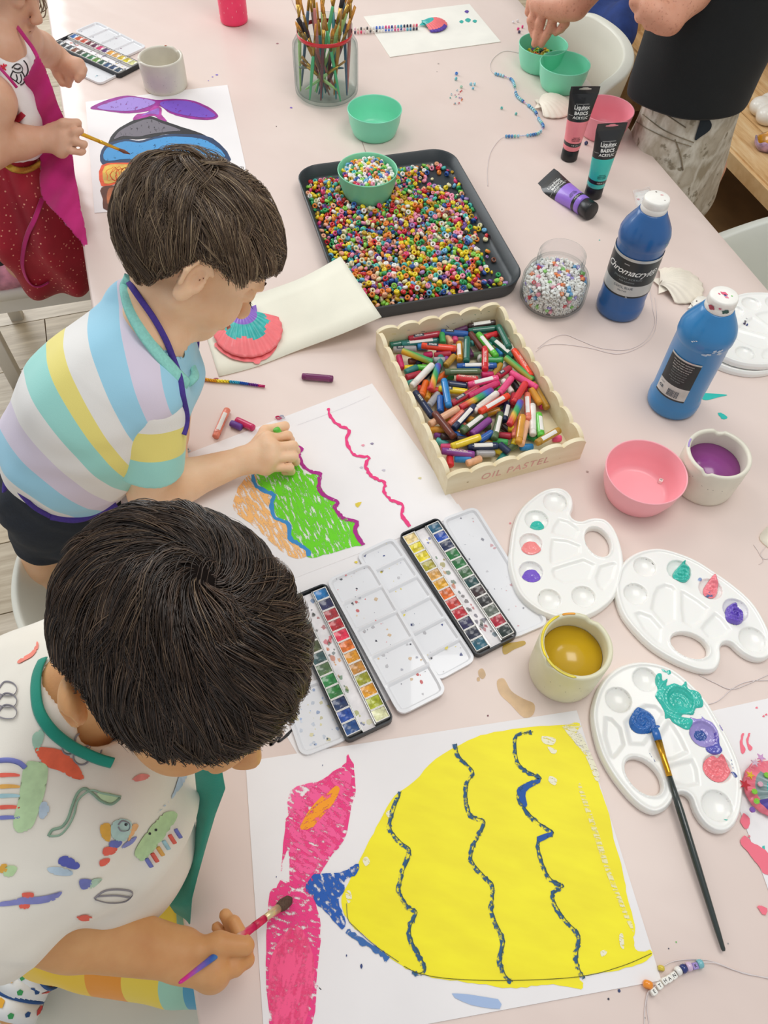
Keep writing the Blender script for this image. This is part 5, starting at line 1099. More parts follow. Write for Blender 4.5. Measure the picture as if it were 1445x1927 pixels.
# teal / coral shell glued on the card of the boy
PUR=M('8a5fc4',.45,.05,60,coat=.2); TEA=M('29b6b0',.4,.12,50,coat=.2,stretch=(1,1,1),name='teal_shell_paint'); COR=M('fb7a7e',.45,.05,50,coat=.2)
hc_=P(456,592,.004); tip=P(470,680,.004); ang=math.atan2(tip[1]-hc_[1],tip[0]-hc_[0])
shell(SH,hc_+np.array([0,0,.0035]),np.linalg.norm(tip-hc_)*1.0,ang+.12,13,.013,lambda t,s:0 if t<.34 else 1 if t<.66+.05*math.sin(s*9)-.12*(s>.75) else 2,1.15,.80,'shell',mat=[PUR,TEA,COR])
for px in ([(412,640),(406,650),(418,664),(440,676),(470,681),(500,676),(520,655),(525,630),(520,615),(508,606),(514,640),(490,665),(450,664),(420,645)],[(404,646),(412,645),(410,652),(405,653)],[(506,604),(518,603),(517,610),(508,612)],[(476,678),(492,676),(488,684),(480,684)]): dense(px,.0052,M('fb7a7e',.5,.05),SH,'coral_paint',3,.0006)
# shell on the far card
h2=P(795,45,.003); t2=P(850,50,.003); e2=Dd
shell(e2,h2,.067,math.atan2(t2[1]-h2[1],t2[0]-h2[0])-.1,12,.014,lambda t,s:0 if t<.42 else 1 if (t<.82 or s>.1) else 2,.95,1.0,'shell',mat=[TEA,COR,M('5a3fa6',.45,.05)])
# painted shell with gems at the right edge
c3=P(1480,1500,.003); t3=P(1402,1450,.003)
so=shell(Ee,c3,np.linalg.norm(t3-c3)*1.02,math.atan2(t3[1]-c3[1],t3[0]-c3[0])+.15,11,.012,lambda t,s:(0 if t>.74 or s<-.25 else 1 if t>.5 else 2 if t>.25 else 3) if s<.45 else (3 if t>.35 and t<.8 else 0 if t>.8 else 2),1.35,1.0,'shell',mat=[M('f77a8c',.3,.1,40,coat=.5),M('8aa0a0',.35,.15,50,coat=.4),M('2eb4ac',.3,.1,50,coat=.5),M('5a44a8',.3,.1,50,coat=.5)])
def star(r,n=5,k=.42,z=.0016): p=[(r*(1 if i%2==0 else k)*math.cos(PI*i/n),r*(1 if i%2==0 else k)*math.sin(PI*i/n)) for i in range(2*n)]; return slab(p,0,z,.0006)
for x,y,r,c_,n in ((1411,1459,.0055,'f2c21a',5),(1401,1477,.007,'cc1428',5),(1420,1436,.0055,'e8c8d8',5),(1431,1426,.0058,'e8b0e0',5),(1442,1459,.0035,'8ed83a',8),(1419,1490,.0035,'8ed83a',8),(1423,1508,.0035,'8ed83a',8),(1415,1524,.0035,'8a5ab8',8),(1430,1476,.0033,'f0b8c8',8)):
    q=P(x,y,.014); obj('gem',xf(star(r,n,.42 if n==5 else .93,.0022),rz(x),tuple(q-np.array([*Ee.location])+np.array([0,0,0.0]))),M(c_,.12,.1,900,metal=.4,coat=1),Ee,False)
# plain shells
def loose_shell(hp,tp,label,hgt_=.022,sp=1.1,mat=SW,ribs=12,s2=1.): 
    a,b=P(*hp,.002),P(*tp,.002); e=empty('scallop_shell',a,0,label,'shell'); o=shell(e,a,np.linalg.norm(b-a),math.atan2(b[1]-a[1],b[0]-a[0]),ribs,hgt_,None,sp,s2,mat=mat)
    obj('hole',xf(lathe([(0,0),(.0012,0),(.0012,.0004),(0,.0004)],10),rx(.0),(np.array([math.cos(math.atan2(b[1]-a[1],b[0]-a[0])),math.sin(math.atan2(b[1]-a[1],b[0]-a[0])),0])*.006+np.array([0,0,.0125]))),M('3a2a28',.8,0),e); return e
loose_shell((1240,540),(1322,535),'large cream scallop shell between the two blue bottles',.026,1.3,s2=.95)
loose_shell((1300,575),(1352,588),'smaller white shell tucked behind the mid blue bottle',.014,1.25,SW2)
loose_shell((1012,198),(1080,205),'cream scallop shell behind the coral paint tube',.024,1.3)
# ---- strings
STR=M('e9dedb',.4,0,name='clear_elastic',alpha=.9)
def cord(px,label,r=.0006,mat=STR,h=.0009,name='elastic_cord'):
    pts=smooth_path([P(q[0],q[1],q[2] if len(q)>2 else h) for q in px],8); c=pts[0]; e=obj(name,(np.array(tube(pts,r,6)[0])-c,tube(pts,r,6)[1]),mat); e.location=tuple(c); return tag(e,label,'cord')
cord([(1012,655),(1035,638),(1062,630),(1090,640),(1130,655),(1180,658),(1215,640),(1232,610),(1228,580),(1222,540)],'thin clear elastic looping below the deep blue bottle',.0005)
cord([(1008,662),(1025,650),(1060,648),(1110,655),(1160,666),(1200,655),(1228,632),(1236,600),(1232,560)],'second thin clear elastic looping beside the first below the bottles',.0005)
cord([(1315,1270),(1345,1285),(1375,1297),(1405,1288),(1445,1270),(1470,1262)],'clear elastic curling out from under the peaked-swirl palette',.0006)
cord([(1334,1325),(1352,1318),(1382,1293),(1410,1282),(1445,1280),(1475,1276)],'clear elastic crossing another one right of the brush palette',.0006)
cord([(1500,1060),(1480,1040),(1440,1052),(1425,1035),(1418,1025)],'frayed thread ends at the right edge of the table',.0004); cord([(1450,1020),(1432,1040),(1436,1055),(1428,1062)],'frayed thread below the cloth scrap at the right edge',.0004)
cl_=patch([(1430,1008),(1460,985),(1480,1040),(1452,1032)],.004); e=obj('cloth_scrap',(slab([(a-P(1430,1008)[0],b-P(1430,1008)[1]) for a,b,_ in cl_[0]],0,.003)),M('f4ecd8',.8,.05)); e.location=tuple(P(1430,1008,.0)); tag(e,'corner of a cream cloth at the right edge of the table','cloth')
# ---- name bracelet, lower right
def strand(path,beads,label,r=.0005,name='bead_bracelet',h=.0045,cat='bracelet',mat=STR):
    """path: photographed points of the elastic; beads: (fraction, colour, kind)"""
    pts=smooth_path([P(q[0],q[1],q[2] if len(q)>2 else h) for q in path],10); c=pts[0].copy(); e=empty(name,c,0,label,cat); obj('elastic',(np.array(tube(pts,r,6)[0])-c,tube(pts,r,6)[1]),mat,e); return e,pts,c
def bead_at(e,c,q,d,col,kind='pony',s=1.,ch=None,up=(0,0,1)):
    d=np.asarray(d,float); d/=np.linalg.norm(d)
    if kind=='letter':
        u=np.array([0,0,1.]); u=u-d*(u@d); u/=np.linalg.norm(u); Rm=np.stack([d,np.cross(u,d),u],1); me=letter_bead(col,ch) ; v=np.array([x.co[:] for x in me.vertices])*s; o=obj('letter_bead',(v@Rm.T+q-c,[tuple(p.vertices) for p in me.polygons]),[M(col,.35,.02),M('17171a',.5,0)],e,False,[p.material_index for p in me.polygons]); return o
    if kind=='seed': v,f=ponymesh(.0020,.0026,8,5)
    elif kind=='tube': v,f=tube([(0,0,-.005),(0,0,.005)],.0016,8)
    else: v,f=ponymesh(.0047,.0066,18,8)
    m=M(col,.2,.03,coat=.5,name='bead_'+col) if kind!='glass' else M(col,.1,.02,trans=.6,coat=.5)
    return obj('bead',(np.array(v)*s@frame_z(d).T+q-c,f),m,e)
e,pts,c=strand([(1212,1940,.001),(1213,1900,.001),(1219,1868,.003),(1229,1860,.0045),(1246,1846),(1262,1832),(1280,1822),(1300,1817),(1315,1812),(1345,1812,.003),(1390,1828,.001),(1450,1842,.001),(1500,1850,.001)],None,'name bracelet of white letter beads with navy and aqua beads on elastic',.0006)
def at(pts,px):
    q=P(px[0],px[1],.0045); k=int(np.argmin([(p[0]-q[0])**2+(p[1]-q[1])**2 for p in pts])); k=min(max(k,1),len(pts)-2); return q,pts[k+1]-pts[k-1]
dirn=P(1285,1820,.0045)-P(1229,1865,.0045)
for (x,y),ch in zip(((1229.5,1866),(1240,1855),(1250,1846),(1258,1842),(1267,1836)),'ETHAN'):
    q=P(x,y,.0045); bead_at(e,c,q,dirn,'f4f1e8','letter',1.08,ch)
for (x,y),cl,k in (((1276,1827),'f3f0ea','pony'),((1286,1823),'1f2f74','pony'),((1296,1819),'d8bcd8','pony'),((1317,1814),'7cbcc4','pony')): bead_at(e,c,P(x,y,.0048),dirn if x<1290 else P(1317,1814)-P(1296,1819),cl,k)
bead_at(e,c,P(1307,1818,.0048),P(1317,1814)-P(1296,1819),'a08ac8','letter',1.05,'K'); bead_at(e,c,P(1219,1853,.0048),P(1219,1870)-P(1222,1850),'f5921e','pony',1.15); bead_at(e,c,P(1244,1822,.003),P(1244,1830)-P(1244,1818),'d8c03c','pony',.8)
cord([(1243,1822),(1262,1811),(1290,1806),(1322,1806),(1350,1812),(1400,1832),(1450,1840),(1490,1846)],'clear elastic arching over the name bracelet',.0005)
cord([(1221,1868),(1217,1890),(1221,1927),(1222,1950)],'short tail of clear elastic at the bottom right',.0005)
# ---- blue bead necklace far right
BLU=['7cc4dc','4a8ccc','9ad8e4','5aa0d0','8ad4c8','6ab0e0','3f7cc0','a8dcec']
pth=[(978,100,.001),(950,96,.001),(930,108,.001),(922,125,.001),(930,138),(945,143),(962,150),(968,162),(972,180),(985,192),(998,202),(1008,212),(1014,225),(1022,238),(1015,250),(1003,254),(985,256),(965,257),(948,258),(935,268,.001),(922,290,.001),(917,320,.001),(918,350,.001)]
e,pts,c=strand(pth,None,'necklace of blue and aqua beads trailing across the sheet near the shell',.0007,'bead_necklace',.003,'necklace')
P2=[p for p in pts]
k0=int(np.argmin([np.hypot(*(p[:2]-P(932,138,.003)[:2])) for p in P2])); k1=int(np.argmin([np.hypot(*(p[:2]-P(948,258,.003)[:2])) for p in P2]))
s=0;last=P2[k0];n_=0
for k in range(k0,k1):
    s+=np.linalg.norm(P2[k+1]-P2[k])
    if s>.0052:
        d=P2[min(k+1,len(P2)-1)]-P2[k-1]
        kd='tube' if n_%9 in (4,5) else 'pony'; bead_at(e,c,P2[k]+np.array([0,0,.001]),d,('e0a0d8' if n_%18==4 else 'cfd8f0') if kd=='tube' else BLU[(n_*5)%8],kd,.75 if kd=='pony' else .7); n_+=1; s=0 if kd=='pony' else -.001
# ---- tail of beads glued to the far card
e,pts,c=strand([(655,50,.002),(668,58),(690,62),(720,60),(750,58),(785,54)],None,'bead trail in pink, white and blue running onto the far card',.0006,'bead_string',.004,'bead string')
cs=['3a2f4a','f4a0a0','e83c6a','f0c8d0','f0e8d8','4a4a4a','efe6d8','3a3a3a','f0e8d8','f3f0ea','3a6ad0','5a84d8','9ab4e8','e0408a','f060a0','3a4a9a','f09ab0','58b0c8','4a98c0','2a3050','1c2040']
for row in (0,1):
    for k,cl in enumerate(cs):
        x=668+k*5.8; y=62-(k*.35)-row*6.5+ (2 if k<3 else 0)*0; bead_at(e,c,P(x,y-1,.0045),P(x+5,y)-P(x,y),cs[(k+row*3)%len(cs)] if row else cl,'pony',.78)
# ---- loose beads
def lb(x,y,n,cl,label,s=1.,kind='pony'):
    o=obj('loose_bead',(np.array(ponymesh(.0044,.0056,14,7)[0])*s,ponymesh(.0044,.0056,14,7)[1]),M(cl,.2,.03,coat=.5,name='bead_'+cl)); q=P(x,y,.0044*s); o.location=tuple(q); o.rotation_euler=(PI/2 if n%2 else .15,0,n); return tag(o,label,'bead','loose beads on the pink sheet')
for k,(x,y,cl,lab,s) in enumerate([(859,138,'4a86d8','blue loose bead standing beside an aqua one, right of the brush jar',.9),(858,148,'7ccad0','aqua loose bead touching the blue one right of the brush jar',.9),(868,163,'b0dcc0','pale green loose bead below the blue pair',.8),(886,158,'8ad4e8','ice blue loose bead left of two others near the far card',.8),(890,166,'7cc8dc','ice blue loose bead, lowest of a cluster of three',.7),(893,158,'9adcea','ice blue loose bead, right one of a cluster of three',.8),(944,203,'6ec4bc','small aqua loose bead left of the necklace',.75),(971,214,'6ec4bc','small aqua loose bead inside the curve of the necklace',.75),(966,41,'f4eef0','white loose bead left of the bowl with the hand',.8),(974,39,'f4eef0','white loose bead right of its twin by the bowl with the hand',.8),(975,54,'e82a80','hot pink loose bead touching the bowl with the hand',.85),(983,50,'e82a80','hot pink loose bead nearer the adult hand',.85),(977,60,'3a2050','dark purple loose bead under the hot pink ones',.85),(1103,269,'2a3a68','navy loose bead between the two standing tubes',1.0),(1362,541,'e8902c','orange loose bead far',.1)][:-1]): lb(x,y,k,cl,lab,s)
for k in range(16):
    x,y=856+RNG.uniform(-9,14),190+RNG.uniform(-20,10); cl=['7cc8dc','f09a6a','e86a6a','f4c8d0','8ad4c8','c8b0d8'][k%6]; o=obj('seed_bead',(np.array(ponymesh(.0019,.0022,8,5)[0]),ponymesh(.0019,.0022,8,5)[1]),M(cl,.25,.03,coat=.4)); o.location=tuple(P(x,y,.0016)); o.rotation_euler=(.3*k,0,k); tag(o,'tiny seed bead in the small scatter left of the necklace','bead','seed beads scattered on the sheet')
for k,(x,y,cl) in enumerate(((1393,621,'1c1c2c'),(1397,627,'2a3a80'),(1396,616,'1c1c2c'),(1392,625,'3a2a5a'))):
    lb(x,y,k,cl,'%s tiny bead on the stacked palettes'%['black','blue','dark','purple'][k],.5).location.z+=.020
for k,(x,y,cl) in enumerate(((347,632,'ee2a70'),(352,640,'f04a80'),(345,644,'ee3a80'),(356,634,'e02060'))): lb(x,y,k,cl,'hot pink bead in the small heap under the boy\'s chin',1.)
# ---- foil plait, pencil shavings, bits
def twist(px,label):
    pts=smooth_path([P(x,y,.0035) for x,y in px],14); n=len(pts); cc=['c42c50','d89a2c','e8d040','3aa0c0','2a5ab0','6a2a90','d42a7a']; c=pts[0]; e=empty('foil_plait',c,0,label,'plait'); T=pts[-1]-pts[0]; T/=np.linalg.norm(T); sd=np.cross(T,[0,0,1.])
    for s in range(7):
        i0=int(n*s/7); i1=min(n,int(n*(s+1)/7)+2)
        for ph in (0,2.1,4.2):
            pp=[pts[i]+sd*.0018*math.sin(i*1.1+ph)+np.array([0,0,.0016*math.cos(i*1.1+ph)]) for i in range(i0,i1)]
            if len(pp)>1: obj('foil_strand',(np.array(tube(pp,.0017*(1-.55*s/7),6)[0])-c,tube(pp,.0012,6)[1]),M(cc[s],.2,.1,metal=.8,name='foil_'+cc[s]),e)
    return e
twist([(370,711),(400,716),(440,719),(470,723),(498,727)],'rainbow foil plait lying by the boy\'s collar')
def shaving(x,y,s,cl,label,h=.0015):
    q=P(x,y,h); v=[];f=[];n=14
    for i in range(n): a=i*.45; r=s*(.5+.5*i/n); v+=[(r*math.cos(a),r*math.sin(a)*.6,0),(r*math.cos(a)*1.25,r*math.sin(a)*.75,s*.6)]
    f=[(2*i,2*i+2,2*i+3,2*i+1) for i in range(n-1)]; o=obj('shaving',(v,f),M(cl,.6,.1)); o.location=tuple(q); md=o.modifiers.new('s','SOLIDIFY'); md.thickness=.0005; return tag(o,label,'shaving')
shaving(524,787,.0055,'e0407a','pink and white curl of crayon peel above the drawing hand'); shaving(531,785,.005,'d8dcec','pale curl of peel touching the pink one above the hand'); shaving(352,848,.006,'cfe0ea','pale blue curl on the sheet by the striped sleeve'); shaving(388,862,.007,'e0407a','pink curl on the drawing beside the forearm'); shaving(392,860,.004,'d8b020','small yellow curl on the pink one beside the forearm'); shaving(408,716,.006,'e49aa8','pink curl crossing the foil plait')
# ---- pack of star stickers behind the bottle
q=P(1206,368,0); e=empty('sticker_pack',q,0,'small clear packet of star stickers behind the deep blue bottle','packet')
pts=[P(x,y,.001)[:2]-q[:2] for x,y in ((1190,360),(1222,352),(1240,385),(1200,400))]
v=[];f=[];N=12
for i in range(N+1):
    for j in range(N+1):
        u,w_2=i/N,j/N; p=(pts[0]*(1-u)+pts[1]*u)*(1-w_2)+(pts[3]*(1-u)+pts[2]*u)*w_2; v.append((p[0],p[1],.002+.010*math.sin(PI*u)*math.sin(PI*w_2)+.0015*math.sin(9*u+7*w_2)))
f=[(i*(N+1)+j,(i+1)*(N+1)+j,(i+1)*(N+1)+j+1,i*(N+1)+j+1) for i in range(N) for j in range(N)]
obj('film',(v,f),M('f6f6f6',.12,0,alpha=.35,coat=1,name='clear_film'),e); obj('backing_card',slab([tuple(x*.8+(pts[2]+pts[0])*.1) for x in pts],0,.0008),M('f4f1ec',.6),e,False)
for k,(x,y,cl,r) in enumerate(((1201,375,'d83a4a',.004),(1210,373,'3a4a9a',.0015),(1207,384,'3a8ad0',.0025),(1198,369,'9ac83a',.0015),(1213,380,'e0407a',.002),(1205,391,'3a4a9a',.002))): obj('sticker',xf(star(r,5,.42,.0006),rz(k),tuple(P(x,y,.0016)-q)),M(cl,.4,0),e,False)
# ---- pink bottle at the far edge
q=P(441,40,0); e=empty('pink_bottle',q,0,'hot pink ribbed bottle standing at the far side of the table','bottle')
obj('bottle_body',lathe([(0,.001),(.033,.001),(.0355,.004),(.036,.012),(.035,.016),(.036,.02),(.0375,.20),(.034,.225),(.02,.235),(0,.235)],56,False),M('ff3a6c',.4,.04,40,.0,name='pink_silicone'),e)
sp=[]
for k in range(110):
    a=k*2.399; z=.022+.17*k/110; R0=.0368; s=.0006; o_=np.array([R0*math.cos(a),R0*math.sin(a),z]); T=np.array([-math.sin(a),math.cos(a),0]); sp.append(([o_+T*s,o_+np.array([0,0,.003]),o_-T*s,o_-np.array([0,0,.003])],[(0,1,2,3)]))
o=obj('flecks',join(*sp),M('ffc0cc',.5,0),e,False); tag(o,kind='stuff')
# dark tin edge at the very top
# ---- brush lying on the palette
q0=P(1362,1790,.006); q1=P(1232,1372,.017)
d=q1-q0; L_=np.linalg.norm(d); d/=L_; Fm=frame_z(d); e=empty('paintbrush',q0,0,'long black handled brush dipped in blue, leaning off the palette','brush')
obj('handle',xf(tube([(0,0,0),(0,0,.002),(0,0,.02),(0,0,L_*.35),(0,0,L_*.6),(0,0,L_-.055)],[.0016,.0024,.0031,.0042,.0045,.0032],14),Fm),M('24302c',.25,.08,coat=.6,name='black_lacquer'),e)
v,f=tube([(0,0,L_-.057),(0,0,L_-.052),(0,0,L_-.050),(0,0,L_-.047),(0,0,L_-.035),(0,0,L_-.014)],[.0034,.0036,.0034,.0036,.0036,.0048],14); v=[(x,y*(1 if z<L_-.04 else .55),z) for x,y,z in v]
obj('ferrule',xf((v,f),Fm),M('d09a30',.25,.1,metal=.9),e); v,f=tube([(0,0,L_-.015),(0,0,L_-.006),(0,0,L_+.001)],[.0046,.0052,.0046],14); v=[(x,y*.45,z) for x,y,z in v]; obj('bristles',xf((v,f),Fm),M('1d68b8',.3,.1,500,coat=.4),e)
# ================================================================ people
def skin(name,c,c2,fre=0):
    m,nt,b=nt_new(name); n=noise(nt,22,4); r=ramp(nt,n.outputs[0],[(.32,lin(c2)),(.68,lin(c))]); out_=r.outputs[0]
    if fre:
        f=noise(nt,190,2); r2=ramp(nt,f.outputs[0],[(.60,(0,0,0,1)),(.68,(1,1,1,1))]); mx=nt.nodes.new('ShaderNodeMix'); mx.data_type='RGBA'; nt.links.new(r2.outputs[0],mx.inputs[0]); mx.inputs[0].default_value=0; nt.links.new(out_,mx.inputs[6]); mx.inputs[7].default_value=lin(fre); out_=mx.outputs[2]
    nt.links.new(out_,b.inputs['Base Color']); b.inputs['Roughness'].default_value=.52; b.inputs['Subsurface Weight'].default_value=.25; b.inputs['Subsurface Radius'].default_value=(.010,.004,.002); b.inputs['Subsurface Scale'].default_value=.4
    n2=noise(nt,420,3); bump(nt,b,n2.outputs[0],.25,.0006); return m
SK1=skin('skin_fair','f8cfaa','eebd93'); SK2=skin('skin_tan','dfa870','d0925a'); SK3=skin('skin_light','dfb195','d39f80'); SK4=skin('skin_freckled','dba084','cb8d71','c08268')
def head(bl,c,R,s=1.,ear=(1,-1),out=0.):
    T=lambda *p: c+R@(np.array(p)*s)
    E=lambda p,r,k=.010,op='+',Q=None: bl.ell(T(*p),np.array(r)*s,R if Q is None else R@Q,k,op)
    E((0,-.008,.022),(.070,.088,.076)); E((0,.028,-.026),(.054,.056,.060),.02); E((0,.040,.032),(.056,.046,.046),.02)
    E((0,.058,-.072),(.022,.022,.019),.02); 
    for sx in(1,-1):
        E((sx*.032,.046,-.036),(.028,.032,.030),.02); bl.cap(T(sx*.050,-.002,-.050),T(0,.056,-.078),.016*s,.016*s,.022)
        E((sx*.030,.076,.002),(.017,.014,.014),.006,'-') ; E((sx*.029,.070,.0),(.0145,.0150,.0125),.003); E((sx*.027,.079,.018),(.018,.008,.006),.010)
        E((sx*.0075,.094,-.034),(.0065,.0065,.0055),.004)
    bl.cap(T(0,.082,.006),T(0,.099,-.028),.0055*s,.0085*s,.010); E((0,.084,-.054),(.019,.008,.0045),.005); E((0,.083,-.062),(.016,.008,.0050),.005); E((0,.092,-.0578),(.017,.006,.0010),.0015,'-')
    for sx in ear:
        Q=rz(-sx*(.35+out*28))@ry(sx*.15); E((sx*(.076+out*.6),-.012-out*.5,-.010),(.0055,.0155,.028),.004,'+',Q)
        E((sx*.074,-.012,-.034),(.0060,.010,.011),.006); E((sx*(.083+out*.7),-.010-out*.3,-.008),(.0070,.0085,.0155),.002,'-',Q)
        hp=[(sx*.079,.004,.006),(sx*(.083+out*.6),-.008,.018),(sx*(.085+out*1.2),-.021,.014),(sx*(.085+out*1.4),-.027,-.004),(sx*(.082+out),-.023,-.022)]
        bl.chain([T(*q) for q in hp],[.0032*s]*5,.004); bl.cap(T(sx*.080,.000,-.012),T(sx*.079,-.001,-.020),.003*s,.0035*s,.003)
    return T
def hand(bl,wr,kn,fingers,thumb,s=1.,palm=.0125,fr=(.0080,.0074,.0068,.0058),tr=(.0105,.0092,.0080)):
    wr=np.array(wr)
    for q in kn: bl.cap(wr+(np.array(q)-wr)*.12,q,palm*s*1.05,palm*s*.82,.012*s)
    for a,b in zip(kn[:-1],kn[1:]): bl.cap(a,b,palm*s*.78,palm*s*.78,.01*s)
    for i,ch in enumerate(fingers):
        w_=(1,1.05,1,.86)[i]; bl.chain([kn[i]]+list(ch),[fr[j]*s*w_ for j in range(len(ch)+1)],.0035*s)
    bl.chain(thumb,[tr[min(j,2)]*s for j in range(len(thumb))],.006*s)
def PH(*q): return P(q[0],q[1],q[2])
def person(bl,label,mat,origin):
    V,Q=bl.build(); o=obj('person',(V-np.array(origin),Q),mat); o.location=tuple(origin); return tag(o,label,'person')
def wloc(o):
    l=np.zeros(3)
    while o: l=l+np.array([*o.location]); o=o.parent
    return l
def child(o,name,vf,mat,**k): v,f=vf; return obj(name,(np.array(v)-wloc(o),f),mat,o,**k)
def wrinkle(amp,fr,seed=0,dirs=None):
    rs=np.random.RandomState(seed); W=rs.randn(6,3); W/=np.linalg.norm(W,axis=1)[:,None]; W*=np.array([1,1.3,1.7,.6,.8,2.2])[:,None]*fr; ph=rs.uniform(0,6,6)
    return lambda p: amp*sum(np.sin(p@W[i]+ph[i]+1.6*np.sin(p@W[(i+2)%6]*.7)) for i in range(6))/3.
# ---- hair
def hair_mat(name,stops,rough=.42,spec=.5):
    m,nt,b=nt_new(name); g=nt.nodes.new('ShaderNodeNewGeometry'); r=ramp(nt,g.outputs['Random Per Island'],stops); nt.links.new(r.outputs[0],b.inputs['Base Color']); b.inputs['Roughness'].default_value=rough; b.inputs['Specular IOR Level'].default_value=spec; return m
def hairdo(o,c,R,s,mat,capmat,hl,marg,nst=9000,L=(.05,.075),whorl=(0,-.5,.86),seed=0,lift=.012,mess=.35,r0=.00042,ncl=420,fall=.0,tipover=.03,capoff=.006,swirl=.5):
    rs=np.random.RandomState(seed); cen=np.array([0,-.008,.022]); rad=np.array([.070,.088,.076])+.001
    wv=np.array(whorl)/np.linalg.norm(whorl)
    def inhair(n): # hairline height by side angle
        phi=np.degrees(np.arctan2(np.abs(n[:,0]),n[:,1])); return n[:,2]>np.interp(phi,[p for p,_ in hl],[h for _,h in hl])
    def sample(k):
        out_=np.zeros((0,3))
        while len(out_)<k: n=rs.randn(k*2,3); n/=np.linalg.norm(n,axis=1)[:,None]; out_=np.concatenate([out_,n[inhair(n)]])
        return out_[:k]
    g=sample(ncl); n=sample(nst)
    def flow(n0,ang,length,steps=9):
        jit=rs.uniform(-.04,.10,len(n0))
        """walk over the scalp away from the whorl"""
        path=[n0]; q=n0.copy()
        for k in range(steps-1):
            t=q-wv; t-=q*(t*q).sum(1)[:,None]; t/=np.linalg.norm(t,axis=1)[:,None]+1e-6; sdv=np.cross(q,t)
            dn=np.array([0,0,-1.])-q*(-q[:,2:3]); a=ang*(1-.4*k/steps); d=t*np.cos(a)[:,None]+sdv*np.sin(a)[:,None]+dn*fall
            d/=np.linalg.norm(d,axis=1)[:,None]+1e-6; q2=q+d*(length/(steps-1)/.080)[:,None]; q2/=np.linalg.norm(q2,axis=1)[:,None]
            phi=np.degrees(np.arctan2(np.abs(q2[:,0]),q2[:,1])); lim=np.interp(phi,[p for p,_ in hl],[h for _,h in hl])-np.interp(phi,[p for p,_ in marg],[h for _,h in marg])-jit
            ok=(q2[:,2]>lim)[:,None]; q=np.where(ok,q2,q+ (q2-q)*.04); path.append(q)
        return np.stack(path,1)
    ga=swirl+rs.normal(0,mess,ncl); gL=rs.uniform(L[0],L[1],ncl); gp=flow(g,ga,gL)
    near=np.argmin(((n[:,None,:]-g[None,:,:])**2).sum(2),1)
    sp=flow(n,ga[near]+rs.normal(0,.12,nst),gL[near]*rs.uniform(.85,1.08,nst)); K=sp.shape[1]; w_=(np.linspace(0,1,K)**1.2*.62)[None,:,None]
    q=sp*(1-w_)+gp[near]*w_; q/=np.linalg.norm(q,axis=2)[:,:,None]
    glift=rs.uniform(.55,1.35,ncl)
    t=np.linspace(0,1,K)[None,:]; off=(capoff*.95+lift*glift[near][:,None]*np.sin(np.clip(t*2.2,0,PI*.62)))+rs.normal(0,.0010,nst)[:,None]*t+ .004*np.clip(t-.75,0,1)*rs.uniform(-1,1.5,ncl)[near][:,None]*4*.25
    off=np.maximum(off,.0008); pos=cen+q*(rad+off[:,:,None]); pos=c+(pos*s)@R.T
    T_=np.gradient(pos,axis=1); T_/=np.linalg.norm(T_,axis=2)[:,:,None]+1e-9; nn=((q)@R.T); x=np.cross(T_,nn); x/=np.linalg.norm(x,axis=2)[:,:,None]+1e-9; y=np.cross(T_,x)
    rr=(r0*s*np.array([1,1.1,1.1,1.05,1,.9,.75,.5,.1])[:K])[None,:,None]*rs.uniform(.7,1.4,nst)[:,None,None]
    V=np.stack([pos+rr*(x*math.cos(a)+y*math.sin(a)) for a in (0,2*PI/3,4*PI/3)],2).reshape(-1,3)
    base=(np.arange(nst)*K*3)[:,None,None]; kk=(np.arange(K-1)*3)[None,:,None]; fs=[]
    for a in range(3): b=(a+1)%3; fs.append(np.stack(np.broadcast_arrays(base+kk+a,base+kk+b,base+kk+3+b,base+kk+3+a),-1).reshape(-1,4))
    Fq=np.concatenate(fs); 
    # cap under the strands so that no scalp shows
    bl=Blob(.003); bl.ell(c+R@(cen*s),(rad+capoff)*s,R)
    Vc,Qc=bl.build(noise_amp=.003,noise_fn=wrinkle(.0012,160,seed))
    loc=((Vc-c)@R)/s-cen; dn=loc/np.linalg.norm(loc,axis=1)[:,None]; keep=inhair(dn); Qk=Qc[keep[Qc].all(1)]
    h=child(o,'hair',(Vc,Qk.tolist()),capmat); tag(h,kind='stuff') if 0 else None
    st=child(h,'hair_strands',(V,Fq),mat); tag(st,kind='stuff'); 
    return h
def fixchild(st,o): pass
# ================================================================ boy in the striped shirt
R1=np.array([[.372,.687,.624],[-.897,.095,.431],[.237,-.72,.652]]); u_,s_,vt_=np.linalg.svd(R1); R1=u_@vt_; H1=np.array([-.252,.801,.925])
b=Blob(.0026); T1=head(b,H1,R1,1.)
nb=D(292,628,.985); b.cap(T1(0,-.022,-.045),nb,.036,.040,.02)
sh1=D(283,778,.992); el1=PH(284,925,.040); wr1=PH(452,868,.036)
b.cap(nb,D(255,710,1.02),.036,.05,.03); b.cap(D(255,710,1.02),D(135,840,1.10),.06,.075,.03)
b.cap(D(275,745,.985),sh1,.040,.036,.02); b.cap(sh1,el1,.034,.032,.015); b.cap(el1,el1+(wr1-el1)*.35,.032,.031,.01); b.cap(el1+(wr1-el1)*.35,wr1,.031,.0205,.01)
kn=[PH(503,826,.052),PH(510,843,.054),PH(508,862,.047),PH(500,880,.036)]
fg=[[PH(541,820,.046),PH(546,828,.024),PH(535,838,.014)],[PH(551,839,.046),PH(556,848,.022),PH(544,856,.011)],[PH(552,859,.038),PH(556,868,.017),PH(543,873,.009)],[PH(545,880,.028),PH(548,887,.012),PH(535,889,.0085)]]
hand(b,wr1,kn,fg,[PH(474,848,.04),PH(500,812,.044),PH(536,802,.036)],1.0,.0125)
